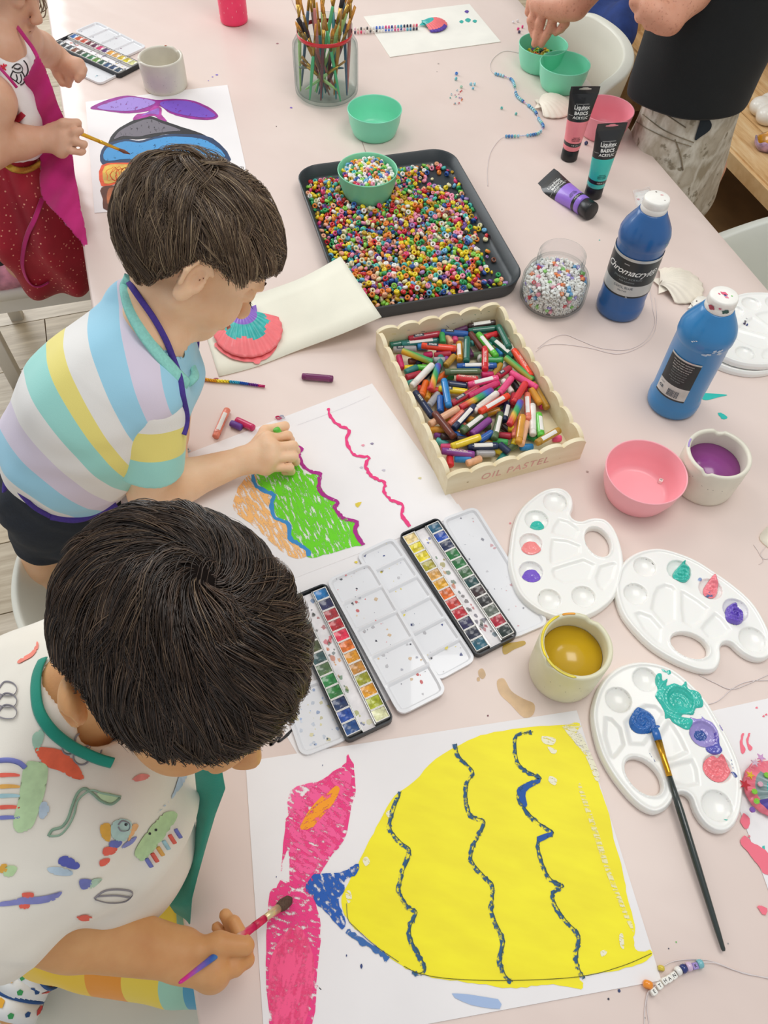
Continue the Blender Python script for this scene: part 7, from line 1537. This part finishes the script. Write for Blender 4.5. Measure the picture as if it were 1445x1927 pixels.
# brush in his hand
def art_brush(t0,t1,label):
    a=P(*t0);b_=P(*t1); d=b_-a; Ln=np.linalg.norm(d); d/=Ln; Fm=frame_z(d); e=empty('paintbrush',a,0,label,'brush')
    zs=np.linspace(0,Ln*.66,9); m,nt,bb=nt_new('marbled_handle'); tc=nt.nodes.new('ShaderNodeTexCoord'); sp=nt.nodes.new('ShaderNodeSeparateXYZ'); nt.links.new(tc.outputs['Generated'],sp.inputs[0]); n__=noise(nt,60,3); ad=nt.nodes.new('ShaderNodeMath'); ad.operation='MULTIPLY_ADD'; ad.inputs[1].default_value=.35; nt.links.new(n__.outputs[0],ad.inputs[0]); nt.links.new(sp.outputs[0],ad.inputs[2]); r=ramp(nt,ad.outputs[0],[(.25,lin('d81e8c')),(.42,lin('8a5ab8')),(.55,lin('2a5ab0')),(.72,lin('3a86c0')),(.85,lin('d8c8b0')),(1,lin('d8205c'))]); nt.links.new(r.outputs[0],bb.inputs['Base Color']); bb.inputs['Roughness'].default_value=.3
    obj('handle',xf(tube([(0,0,0),(0,0,.003),(0,0,Ln*.3),(0,0,Ln*.5),(0,0,Ln*.66)],[.001,.0018,.0034,.0046,.0036],12),Fm),m,e); obj('collar',xf(tube([(0,0,Ln*.62),(0,0,Ln*.72)],[.0042,.0040],12),Fm),M('d81e50',.35,.2,200),e)
    obj('ferrule',xf(tube([(0,0,Ln*.715),(0,0,Ln-.024)],[.0036,.0046],12),Fm),M('d8c496',.3,.08,metal=.5),e); obj('bristles',xf(tube([(0,0,Ln-.025),(0,0,Ln-.016),(0,0,Ln-.006),(0,0,Ln)],[.0046,.0066,.0055,.0012],12),Fm),M('5a4234',.8,.2,500,.4,800),e)
art_brush((337,1850,.128),(549,1690,.006),'brush with pink and blue marbled handle in the near boy\'s hand')
# ================================================================ toddler in the red skirt
G=lambda x,y,d: D(x,y,d)
b=Blob(.0034)
RG=np.array([[.25,.90,.36],[-.95,.31,-.05],[-.16,-.33,.93]]); RG=np.array([np.cross([.86,-.25,-.44],[.38,.02,.92]),[.86,-.25,-.44],[.38,.02,.92]]).T; u_,s_,vt_=np.linalg.svd(RG); RG=u_@vt_
HG=D(-20,-52,1.33); TG=head(b,HG,RG,.94)
nG=D(0,95,1.36); b.cap(TG(0,-.02,-.05),nG,.034,.036,.02); b.ell(TG(0,.062,-.075),(.020,.020,.016),RG,.01)
b.cap(nG,D(-5,200,1.44),.04,.055,.03); b.cap(D(-5,200,1.44),D(20,330,1.54),.055,.06,.03)
# near arm: shoulder, elbow at the frame edge, hand with brush
sG=D(-12,190,1.33); eG_=D(-30,285,1.36); wG_=D(84,262,1.42); b.cap(D(-10,150,1.39),sG,.034,.034,.02); b.cap(sG,eG_,.034,.031,.02); b.cap(eG_,D(40,266,1.40),.031,.0285,.02); b.cap(D(40,266,1.40),wG_,.0285,.021,.012)
kn=[D(118,244,1.415),D(122,258,1.41),D(121,272,1.415),D(115,284,1.42)]
fg=[[D(138,238,1.405),D(148,240,1.415)],[D(142,249,1.40),D(151,246,1.40)],[D(142,266,1.405),D(157,272,1.41),D(160,270,1.412)],[D(135,284,1.41),D(152,287,1.415),D(158,285,1.417)]]
hand(b,wG_,kn,fg,[D(95,243,1.41),D(120,233,1.40),D(146,231,1.405)],.95,.0145)
# far arm reaching over the paint tin
b.cap(D(10,100,1.42),D(36,72,1.44),.036,.036,.02); b.cap(D(36,72,1.44),D(78,92,1.55),.034,.031,.02); b.cap(D(78,92,1.55),D(105,108,1.60),.031,.025,.01)
kn=[D(148,122,1.60),D(142,132,1.60),D(130,136,1.61),D(117,130,1.62)]
hand(b,D(105,108,1.60),kn,[[D(157,130,1.60),D(156,141,1.60)],[D(151,142,1.60),D(146,150,1.60)],[D(131,148,1.61),D(129,160,1.62)],[D(114,142,1.62),D(116,157,1.63)]],[D(102,118,1.60),D(108,138,1.61),D(117,156,1.62)],1.0,.0145)
# bent knee below the skirt
b.cap(D(20,360,1.6),D(110,440,1.7),.06,.05,.02); b.cap(D(110,440,1.7),D(40,500,1.78),.04,.035,.02)
girl=person(b,'toddler in a red glitter skirt and magenta apron, painting at the far left',SK3,D(0,300,1.5))
HM3=hair_mat('hair_ash',[(0,lin('6a5a4c')),(.5,lin('8f7c6a')),(1,lin('b8a890'))],.45,.4)
hairdo(girl,HG,RG,.94,HM3,M('6a5a4a',.8,.2,60,name='hair_root_ash'),[(0,.34),(50,.2),(80,.0),(100,-.3),(140,-.6),(180,-.7)],[(0,.02),(60,.2),(100,.4),(180,.6)],2600,(.05,.09),(0,-.4,.9),8,.014,.5,.0005,160,.2)
# loose locks beside the cheek
for k in range(16): 
    x0=28+k*3.2; q=smooth_path([D(x0,-20,1.40),D(x0+10+k%3*3,8+k%4*3,1.41),D(x0+6-k%5*2,26+(k*7)%14,1.42),D(x0-6-(k%3)*4,46-(k%4)*5,1.42)],4); child(girl,'hair_lock',tube(q,[.0011]*(len(q)-1)+[.0002],4),HM3)
# white top
sb=Blob(.0036); sb.cap(D(-2,110,1.37),D(-2,190,1.41),.060,.078,.03); sb.cap(D(-2,190,1.41),D(18,318,1.51),.078,.082,.03); sb.cap(TG(0,-.03,-.04),D(10,72,1.33),.036,.038,.01,'-'); sb.cap(sG+W(0,0,.01),sG-W(0,0,.03),.038,.036,.006,'-'); sb.plane(D(30,268,1.47),D(40,330,1.52)-D(30,260,1.46),.004)
V,Q=sb.build(.005,wrinkle(.0022,55,31)); top=child(girl,'top',(V,Q.tolist()),M('f1ecea',.85,.04,20,.2,900,.0004,name='white_jersey')); top['label']='white sleeveless top with a black line print'
BVT=BVHTree.FromPolygons([tuple(np.array(v.co[:])+wloc(top)) for v in top.data.vertices],[tuple(p.vertices) for p in top.data.polygons])
def pr2(px,wd,mat,name='print_line'):
    pts=[hit(BVT,x,y,.0012) for x,y in smooth_path([(a,c_,0) for a,c_ in px],5)[:,:2]]; pts=[p for p in pts if p is not None]
    if len(pts)>2: child(top,name,tube(np.array(pts),wd,5,flat=.4,ref=tuple(CF)),mat)
K1=M('2a2628',.8,0,name='print_black')
for L_ in ([(22,128),(28,122),(36,121),(42,128),(40,136),(30,137),(23,133)],[(24,134),(20,145),(28,152),(36,158)],[(40,134),(46,146),(44,156),(38,160)],[(30,140),(32,148),(30,154)],[(38,140),(40,150),(37,156)],[(44,114),(50,122),(52,134),(48,144)],[(26,128),(33,130),(38,127)]): pr2(L_,.0012,K1)
pr2([(0,128),(6,126),(12,122)],.0016,M('e0304a',.8,0)); pr2([(7,120),(6,126),(6,134)],.0014,M('e0304a',.8,0)); pr2([(1,122),(6,126),(11,132)],.0012,M('e0304a',.8,0))
# skirt with glitter: gathered cone in two lengths
def rings(name,parent,cs,mat,seg=72,fold=.08,nf=15,open_=True):
    v=[];f=[]
    for i,(c,rx_,ry__,ax) in enumerate(cs):
        Fm=frame_z(ax,(0,1,0)); k=i/(len(cs)-1)
        for j in range(seg): a=2*PI*j/seg; m_=1+fold*k*math.sin(nf*a+.6*math.sin(3*a)); v.append(c+Fm@np.array([rx_*m_*math.cos(a),ry__*m_*math.sin(a),0]))
    n=len(cs); f=[(i*seg+j,i*seg+(j+1)%seg,(i+1)*seg+(j+1)%seg,(i+1)*seg+j) for i in range(n-1) for j in range(seg)]; f.append(tuple((n-1)*seg+j for j in range(seg))[::-1])
    return child(parent,name,(v,f),mat)
m,nt,bb=nt_new('red_glitter_tulle'); vo=nt.nodes.new('ShaderNodeTexVoronoi'); vo.inputs['Scale'].default_value=95; tc=nt.nodes.new('ShaderNodeTexCoord'); nt.links.new(tc.outputs['Object'],vo.inputs['Vector']); n_=noise(nt,9,3)
r_=ramp(nt,n_.outputs[0],[(.3,lin('8f1428')),(.7,lin('bb1f38'))]); r2=ramp(nt,vo.outputs['Distance'],[(.13,(1,1,1,1)),(.19,(0,0,0,1))]); mx=nt.nodes.new('ShaderNodeMix'); mx.data_type='RGBA'; nt.links.new(r2.outputs[0],mx.inputs[0]); nt.links.new(r_.outputs[0],mx.inputs[6]); mx.inputs[7].default_value=lin('f0a890'); nt.links.new(mx.outputs[2],bb.inputs['Base Color']); bb.inputs['Roughness'].default_value=.6
GLT=m
sk=Blob(.005); sk.cap(D(14,296,1.50),D(22,330,1.53),.080,.088,.03); sk.cap(D(22,330,1.53),D(50,400,1.60),.088,.10,.03); sk.cap(D(50,400,1.60),D(98,490,1.72),.10,.085,.04); sk.cap(D(15,390,1.60),D(-5,400,1.62),.09,.07,.04); sk.cap(D(50,400,1.6),D(120,450,1.66),.09,.07,.03); sk.cap(D(90,470,1.70),D(118,515,1.77),.07,.045,.03)
fold_=lambda p:.011*np.sin(95*((p-D(40,330,1.5))@CR)/(.6+np.linalg.norm(p-D(40,250,1.45),axis=1)*3)+3)+.003*np.sin(p@np.array([60,20,-30.]))
V,Q=sk.build(.012,fold_); skirt=child(girl,'skirt',(V,Q.tolist()),GLT)
BVS=BVHTree.FromPolygons([tuple(np.array(v.co[:])+wloc(skirt)) for v in skirt.data.vertices],[tuple(p.vertices) for p in skirt.data.polygons])
drape(girl,[BVS,BVT],[(-5,297),(10,308),(25,318),(45,321),(62,316),(78,305)],M('d8b04a',.35,.1,300,.2,metal=.6,name='gold_trim'),.0060,'gold_waistband',.3,.004)
drape(girl,[BVS,BVT],[(14,227),(24,228),(36,222),(44,214)],M('b01a34',.7,.1),.0075,'red_trim',.35,.004)
# magenta apron
MG=M('c41c74',.8,.10,14,.2,300,name='magenta_apron_cotton',sheen=.2); MG['x']=1
def cloth_px(o_,outline,mat,name,step=5,bvs=(),dfun=None,thick=.002):
    q=smooth_path([(x,y,0) for x,y in outline],5,True)[:,:2]; lo=q.min(0)-step; hi=q.max(0)+step; nx,ny=[int((hi[i]-lo[i])/step)+2 for i in (0,1)]
    X,Y=np.meshgrid(lo[0]+step*np.arange(nx),lo[1]+step*np.arange(ny),indexing='ij'); d=pdist(X,Y,q); idx=-np.ones(X.shape,int); v=[];f=[]
    for i in range(nx):
        for j in range(ny):
            if d[i,j]<step*.7:
                x,y=X[i,j],Y[i,j]
                if d[i,j]>-step*.35: k=np.argmin((q[:,0]-x)**2+(q[:,1]-y)**2); x,y=q[k]
                idx[i,j]=len(v); v.append(D(x,y,dfun(x,y)))
    for i in range(nx-1):
        for j in range(ny-1):
            g=(idx[i,j],idx[i+1,j],idx[i+1,j+1],idx[i,j+1])
            if min(g)>=0: f.append(g)
    ob=child(o_,name,(v,f),mat); md=ob.modifiers.new('s','SOLIDIFY'); md.thickness=thick; return ob
ap=[(70,104),(80,118),(92,146),(105,186),(120,222),(128,250),(136,295),(142,335),(150,380),(160,430),(166,470),(160,466),(140,442),(120,418),(100,396),(86,380),(79,368),(76,340),(77,305),(70,275),(60,235),(45,195),(30,166),(44,150),(58,132)]
def dA(x,y): return 1.335+ (min(y,290)-110)/360*.29+ -.020*math.exp(-((x-70-(y-110)*.17)/34)**2)+.004*math.sin(y/13+x/9)
cloth_px(girl,ap,MG,'apron',3.2,(),dA)
strap(girl,[(70,106,1.34),(60,88,1.34),(48,72,1.34),(38,58,1.34),(30,48,1.35)],MG,.0035,'apron_strap'); strap(girl,[(32,165,1.33),(18,148,1.318),(0,128,1.32),(-15,110,1.32)],MG,.0026,'apron_strap')
drape(girl,[BVS],[(80,372),(66,410),(52,440),(44,470),(42,500),(50,525),(62,538),(76,539),(92,531)],MG,.0052,'apron_tie',.3,.006)
# dark boot sole and pink cushion seen beside the skirt
sb=Blob(.004); sb.cap(D(-10,470,1.66),D(28,440,1.62),.035,.028,.02); V,Q=sb.build(); 
o=child(girl,'dark_shoe',(V,Q.tolist()),M('2b333a',.8,.15,120,.6,300,name='dark_knit'))
# yellow brush in her hand
a=D(56,212,1.40);b_=D(245,290,1.515); d=b_-a; Ln=np.linalg.norm(d); d/=Ln; Fm=frame_z(d); e=empty('paintbrush',a,0,'yellow brush held by the toddler over her painting','brush')
obj('handle',xf(tube([(0,0,0),(0,0,.003),(0,0,Ln*.4),(0,0,Ln*.68)],[.002,.0032,.0040,.0034],12),Fm),M('f0b81c',.3,.05,coat=.4),e); obj('ferrule',xf(tube([(0,0,Ln*.67),(0,0,Ln*.70),(0,0,Ln*.71),(0,0,Ln-.022)],[.0036,.0036,.0033,.0026],12),Fm),M('e8b83a',.25,.05,metal=.6),e); obj('bristles',xf(tube([(0,0,Ln-.023),(0,0,Ln-.012),(0,0,Ln)],[.0026,.0036,.0008],10),Fm),M('7a4630',.7,.1),e)
# ================================================================ adult standing on the right
b=Blob(.0045)
# right hand dipping into the bowl
wA=D(1085,8,1.70); b.cap(D(1150,-70,1.62),wA+W(0,0,.01),.034,.029,.02)
kn=[D(1018,10,1.73),D(1030,14,1.72),D(1045,20,1.71),D(1062,30,1.71)]
kn=[D(1012,8,1.78),D(1027,10,1.765),D(1044,14,1.75),D(1060,22,1.745)]
fg=[[D(1000,38,1.80),D(1002,52,1.81),D(1004,66,1.815)],[D(1016,44,1.79),D(1012,64,1.805),D(1006,82,1.815)],[D(1038,48,1.78),D(1028,66,1.795),D(1019,83,1.81)],[D(1064,44,1.76),D(1056,54,1.77),D(1046,62,1.785)]]
b2h=Blob(.0026); b2h.cap(D(1160,-80,1.62),wA,.034,.029,.02); hand(b2h,wA,kn,fg,[D(1040,0,1.78),D(1002,4,1.80),D(996,22,1.81)],1.42,.0150,(.0078,.0075,.0068,.0058))
# left hand loosely closed in front of the shirt
wB=D(1310,-18,1.40); b2h.cap(D(1380,-90,1.38),wB,.036,.030,.02)
kn=[D(1222,10,1.385),D(1232,24,1.385),D(1246,36,1.39),D(1262,42,1.395)]
hand(b2h,wB,kn,[[D(1208,8,1.39),D(1200,12,1.40),D(1206,18,1.41)],[D(1214,26,1.39),D(1206,30,1.40),D(1214,34,1.41)],[D(1228,40,1.39),D(1222,44,1.40),D(1230,46,1.41)],[D(1246,48,1.395),D(1240,51,1.40),D(1248,52,1.41)]],[D(1250,-6,1.38),D(1215,-8,1.385),D(1195,3,1.39)],1.42,.0160,(.0080,.0078,.0072,.0062))
hx=P(1302,184,.09)
b2h.h=.003
V,Q=b2h.build()
b=Blob(.006); hb=W(hx[0],hx[1],0)
for z0,z1,r0,r1 in ((.50,.80,.075,.085),(.80,1.30,.085,.095)): b.cap(hb+W(0,0,z0),hb+W(.0,0,z1),r0,r1,.03)
b.cap(hb+W(0,0,1.30),hb+W(0,0,1.42),.09,.05,.03); hdc=hb+W(-.03,0,1.60); b.cap(hb+W(0,0,1.4),hdc,.05,.05,.02)
b.cap(hb+W(-.03,.05,1.36),D(1380,-90,1.38),.05,.036,.02); b.cap(hb+W(-.03,-.05,1.36),D(1160,-80,1.62),.05,.034,.02)
b.cap(hb+W(-.02,-.02,.50),hb+W(-.02,-.02,.06),.06,.04,.02); b.cap(hb+W(.10,.06,.50),hb+W(.10,.06,.06),.06,.04,.02); b.cap(hb+W(-.02,-.02,.05),hb+W(-.14,-.03,.035),.035,.03,.02); b.cap(hb+W(.10,.06,.05),hb+W(-.02,.05,.035),.035,.03,.02)
RA=np.array([[0,-1,0],[-1,0,0],[0,0,1.]]).T; RA=np.stack([W(.0,1,0),W(-.94,0,-.34),np.cross(W(0,1,0),W(-.94,0,-.34))],1); head(b,hdc,RA,1.12)
V2,Q2=b.build(); vf=(np.concatenate([V,V2]),np.concatenate([Q,Q2+len(V)]))
adult=obj('person',(vf[0]-hb,vf[1]),SK4); adult.location=tuple(hb); tag(adult,'adult in black T-shirt and patterned beige shorts, hand in a bead bowl','person')
BK_=M('0b1012',.9,.12,14,.3,500,.0006,name='black_cotton',sheen=.05)
# T-shirt: loose, oval, widening upwards, hem at mid-thigh
v=[];f=[];seg=80; rows=[]
px_h=[(-.002,.138,.110),(.03,.139,.111),(.06,.140,.112),(.10,.143,.115),(.14,.146,.118),(.20,.152,.124),(.26,.158,.130),(.33,.164,.138),(.40,.170,.145),(.55,.185,.155),(.66,.19,.15),(.72,.14,.11),(.75,.07,.07)]
ha=.35
for i,(dz,rx_,ry__) in enumerate(px_h):
    for j in range(seg):
        a=2*PI*j/seg; k=max(0,1-i/6); m_=1+.02*k*math.sin(5*a+1)+.012*math.sin(3*a+i*.7); x=rx_*m_*math.cos(a); y=ry__*m_*math.sin(a); z=.70+dz+(.003*math.sin(2*a))*k**2
        v.append(hb+W(x*math.cos(ha)-y*math.sin(ha),x*math.sin(ha)+y*math.cos(ha),z))
n=len(px_h); f=[(i*seg+j,i*seg+(j+1)%seg,(i+1)*seg+(j+1)%seg,(i+1)*seg+j) for i in range(n-1) for j in range(seg)]
wv=wrinkle(.0065,17,77); vv_=np.array(v); dd_=vv_-hb; dd_[:,2]=0; dd_/=np.linalg.norm(dd_,axis=1)[:,None]; v=vv_+dd_*wv(vv_)[:,None]
o=child(adult,'t_shirt',(v,f),BK_); md=o.modifiers.new('s','SOLIDIFY'); md.thickness=.003; md=o.modifiers.new('u','SUBSURF'); md.levels=1; md.render_levels=1
# shorts
m,nt,bb=nt_new('camouflage_shorts'); n1=noise(nt,16,5,stretch=(1,1,.6)); n2=noise(nt,38,4); r1=ramp(nt,n1.outputs[0],[(.38,lin('c9c0ae')),(.48,lin('b3a793')),(.56,lin('d6cfc0')),(.66,lin('a3967f'))]); r2=ramp(nt,n2.outputs[0],[(.60,(0,0,0,1)),(.66,(1,1,1,1))]); mx=nt.nodes.new('ShaderNodeMix'); mx.data_type='RGBA'; nt.links.new(r2.outputs[0],mx.inputs[0]); nt.links.new(r1.outputs[0],mx.inputs[6]); mx.inputs[7].default_value=lin('8f8470'); nt.links.new(mx.outputs[2],bb.inputs['Base Color']); bb.inputs['Roughness'].default_value=.85
sb=Blob(.005); sb.cap(hb+W(0,0,.74),hb+W(-.02,-.01,.44),.088,.108,.03); sb.cap(hb+W(.02,.01,.72),hb+W(.07,.05,.44),.085,.085,.03); sb.plane(hb+W(0,0,.40),(0,0,-1),.004)
V,Q=sb.build(.008,wrinkle(.0045,30,17)); sh_=child(adult,'shorts',(V,Q.tolist()),m)
BVH_=BVHTree.FromPolygons([tuple(np.array(v.co[:])+wloc(sh_)) for v in sh_.data.vertices],[tuple(p.vertices) for p in sh_.data.polygons])
def on_h(px,mat,name,step=4): 
    q=smooth_path([(x,y,0) for x,y in px],3,True)[:,:2]; c_=q.mean(0); pts=[hit(BVH_,x,y,.003) for x,y in q]; pts=[p for p in pts if p is not None]; cc=hit(BVH_,c_[0],c_[1],.004)
    if cc is None or len(pts)<4: return
    child(sh_,name,([cc]+pts,[(0,i,i%len(pts)+1) for i in range(1,len(pts)+1)]),mat)
on_h([(1322,208),(1316,228),(1306,262),(1318,256),(1334,244),(1338,232),(1330,218)],M('18222a',.8,.1),'dark_gusset')
for L_ in ([(1175,190),(1210,215),(1250,245),(1305,268)],[(1180,215),(1215,240),(1260,262),(1300,275)],[(1195,170),(1240,205),(1290,240)],[(1270,262),(1280,290),(1285,320)]): 
    pts=[hit(BVH_,x,y,.001) for x,y in smooth_path([(a,c_,0) for a,c_ in L_],5)[:,:2]]; pts=[p for p in pts if p is not None]
    if len(pts)>2: child(sh_,'seam',tube(np.array(pts),.0018,5,flat=.5,ref=tuple(CF)),M('8a7c66',.85,.05))
# ================================================================ chairs
CW=M('eceadb',.42,.02,6,coat=.15,name='cream_moulded_plastic'); CG=M('e6e9df',.42,.02,6,coat=.15,name='white_moulded_plastic')
def tub(c,face,label,R=.24,zs=.33,zr=.60,mat=CW,span=2.3,low=.06,thick=.018,ry_=1.):
    """moulded tub chair: round seat, wraparound back highest behind, four splayed legs; face = direction it opens to"""
    e=empty('tub_chair',(c[0],c[1],0),face,label,'chair'); seg=64; v=[];f=[];K=9
    prof_=[]
    for j in range(seg+1):
        a=PI-span+2*span*j/seg; t=abs(a-PI)/span; top=zs+(zr-zs)*(1-ss(.35,1,t))+low*ss(.35,1,t)
        for i in range(K):
            k=i/(K-1); r=R*(.80+.20*k**.6)+ .012*k; z=zs-.02+(top-zs+.02)*k; v.append((r*math.cos(a),r*math.sin(a)*ry_,z))
    f=[(j*K+i,(j+1)*K+i,(j+1)*K+i+1,j*K+i+1) for j in range(seg) for i in range(K-1)]
    o=obj('backrest',(v,f),mat,e); md=o.modifiers.new('s','SOLIDIFY'); md.thickness=thick; md.offset=1; md=o.modifiers.new('b','BEVEL'); md.width=.006; md.segments=3; md.limit_method='ANGLE'
    v,f=lathe([(0,zs-.028),(R*.78,zs-.028),(R*.85,zs-.02),(R*.86,zs-.006),(R*.80,zs),(R*.5,zs-.006),(0,zs-.008)],56,False); obj('seat',(v,f),mat,e)
    for sx in (1,-1):
        for sy in (1,-1): obj('leg',tube([(sx*R*.72,sy*R*.72,.0),(sx*R*.70,sy*R*.70,.02),(sx*R*.52,sy*R*.52,zs-.024)],[.012,.0135,.019],14),mat,e)
    return e
cA=P(1168,112,.02); tub((cA[0]-.235,cA[1]+.06),PI,'cream tub chair pushed under the right side behind the mint bowls',.235,.33,.625,CW,2.0,.10,.03)
cB=P(1372,392,.02); tub((cB[0]+.045,cB[1]-.205),PI,'white tub chair at the right edge behind the white shells',.235,.33,.640,CG,2.0,.16,.03)
cC=P(35,1070,-.20); tub((cC[0]+.235,cC[1]+.02),.2,'cream tub chair the striped-shirt boy kneels on',.215,.34,.42,CW,2.2,.02,.014)
tub((-.335,.085),.0,'white tub chair under the near boy, its seat at the bottom edge',.235,.405,.50,CG,1.9,.03,.014)
# toddler's white wooden chair
CHW=M('e9e5dc',.45,.03,10,name='white_painted_wood'); q1=P(0,548,-.27);q2=P(172,522,-.27); dr=q2-q1; aa=math.atan2(dr[1],dr[0]); e=empty('wooden_chair',((q1[0]+q2[0])/2-.05,(q1[1]+q2[1])/2+.17,0),aa,'white painted wooden chair under the toddler','chair')
obj('seat',box(.46,.36,.028,(0,.0,.302),.012),CHW,e); 
for sx in (1,-1):
    for sy in (1,-1): obj('leg',join(box(.034,.034,.302,(sx*.185,sy*.135,0),.003)),CHW,e)
for sy in (1,-1): obj('stretcher',box(.34,.018,.04,(0,sy*.135,.24)),CHW,e,False)
for sy in(1,-1): obj('back_post',box(.03,.03,.32,(-.21,sy*.15,.33),.004),CHW,e)
for z in (.44,.56): obj('back_rail',box(.02,.32,.05,(-.21,0,z)),CHW,e,False)
cu=Blob(.005); cu.ell(D(22,508,1.80),(.10,.05,.035),rz(.5),.01); V,Q=cu.build(); o=obj('cushion',(V-D(22,508,1.80),Q),M('e8a0b4',.8,.25,30,name='pink_printed_cotton')); o.location=tuple(D(22,508,1.80)); tag(o,'pink patterned cushion on the white wooden chair by the red skirt','cushion')
# ================================================================ blue cloth over the tub chair
cl=Blob(.006); c0=D(1075,-10,2.05); cl.ell(D(1125,5,2.32),(.10,.15,.07),None,.05); cl.ell(D(1060,-30,2.45),(.15,.12,.07),None,.05); cl.ell(D(1160,60,2.2),(.05,.10,.06),None,.05); V,Q=cl.build(.012,wrinkle(.011,34,41)); o=obj('blue_garment',(V-c0,Q),M('1b3674',.85,.12,30,.3,300,name='blue_cotton')); o.location=tuple(c0); tag(o,'blue garment heaped behind the cream tub chair at the top edge','clothing')
# ================================================================ low pine shelf on the right
m,nt,bb=nt_new('pine_board'); n1=noise(nt,5,6,stretch=(1,7,1),rot=0); n2=noise(nt,40,3,stretch=(1,8,1)); mx=nt.nodes.new('ShaderNodeMath'); mx.operation='MULTIPLY_ADD'; mx.inputs[1].default_value=.3; nt.links.new(n2.outputs[0],mx.inputs[0]); nt.links.new(n1.outputs[0],mx.inputs[2]); r_=ramp(nt,mx.outputs[0],[(.45,lin('c99a62')),(.65,lin('e3bd88')),(.85,lin('efd3a4'))]); nt.links.new(r_.outputs[0],bb.inputs['Base Color']); bb.inputs['Roughness'].default_value=.5; PINE=m
zT=-.24; s0=P(1338,238,zT); s1_=P(1445,347,zT); dr=s1_-s0; dr/=np.linalg.norm(dr); nr=np.array([-dr[1],dr[0],0]); nr=nr if nr[0]>0 else -nr; aS=math.atan2(dr[1],dr[0])
sc_=s0+dr*.25; e=empty('pine_shelf',(sc_[0],sc_[1],0),aS,'low pine shelf unit at the right edge holding ceramic pieces','shelf'); sg=1 if (rz(aS)@np.array([0,1,0]))@nr>0 else -1
zt=TZ+zT; L_=1.5
for k in range(3): obj('board',box(L_,.128,.022,(-.15,sg*(.065+k*.130),zt-.022)),PINE,e,False)
obj('front_rail',box(L_,.022,.040,(-.15,sg*.001,zt-.045)),PINE,e,False)
obj('bracket_strip',box(L_,.012,.012,(-.15,sg*.396,zt-.002)),M('5a4632',.5),e,False)
for x in (-.85,.55): obj('side_panel',box(.022,.40,zt+.30,(x,sg*.2,0)),PINE,e,False)
obj('back_board',box(L_,.018,zt+.32,(-.15,sg*.42,0)),M('d6cfc4',.6,.03),e,False)
obj('lower_board',box(L_-.04,.36,.02,(-.15,sg*.2,.06)),M('8a6a44',.6,.1,12),e,False); obj('top_board',box(L_,.20,.022,(-.15,sg*.33,zt+.30)),PINE,e,False)
# ceramic cloud and glazed dish on it
q=P(1452,222,zT); wcl=Blob(.0032)
for dx,dy,r in ((0,0,.045),(.05,.02,.04),(-.035,.02,.034),(-.03,-.03,.032),(.03,-.035,.035),(.0,.045,.035),(.07,-.02,.035)): wcl.ell(q+W(dx,dy,.022),(r,r,.026),None,.006)
wcl.plane(q,(0,0,-1),.001); V,Q=wcl.build(); o=obj('ceramic_cloud',(V-q,Q),M('f4f0e6',.3,.02,coat=.3,name='white_ceramic')); o.location=tuple(q); tag(o,'lobed white ceramic piece on the pine shelf','ceramic')
q=P(1446,280,zT); e=empty('glazed_dish',q,0,'small dish on the pine shelf, lilac outside and amber glazed inside','dish')
v,f=lathe([(0,0),(.036,.0),(.045,.008),(.050,.026),(.047,.0275),(.042,.024),(.034,.012),(0,.010)],40,False); v=[(x*(1+.10*math.sin(3*math.atan2(y,x)+1)),y*.72*(1+.08*math.sin(4*math.atan2(y,x))),z*(1+.18*math.sin(5*math.atan2(y,x)))) for x,y,z in v]
mi=[0 if z_<3 else 1 for z_ in [i//40 for i in range(len(f))]]; obj('dish_wall',(v,f),[M('b898b8',.3,.35,60,coat=.6,name='lilac_glaze'),M('d8982a',.2,.35,50,coat=.8,name='amber_glaze')],e,True,[0 if (i//40)<4 else 1 for i in range(len(f))])
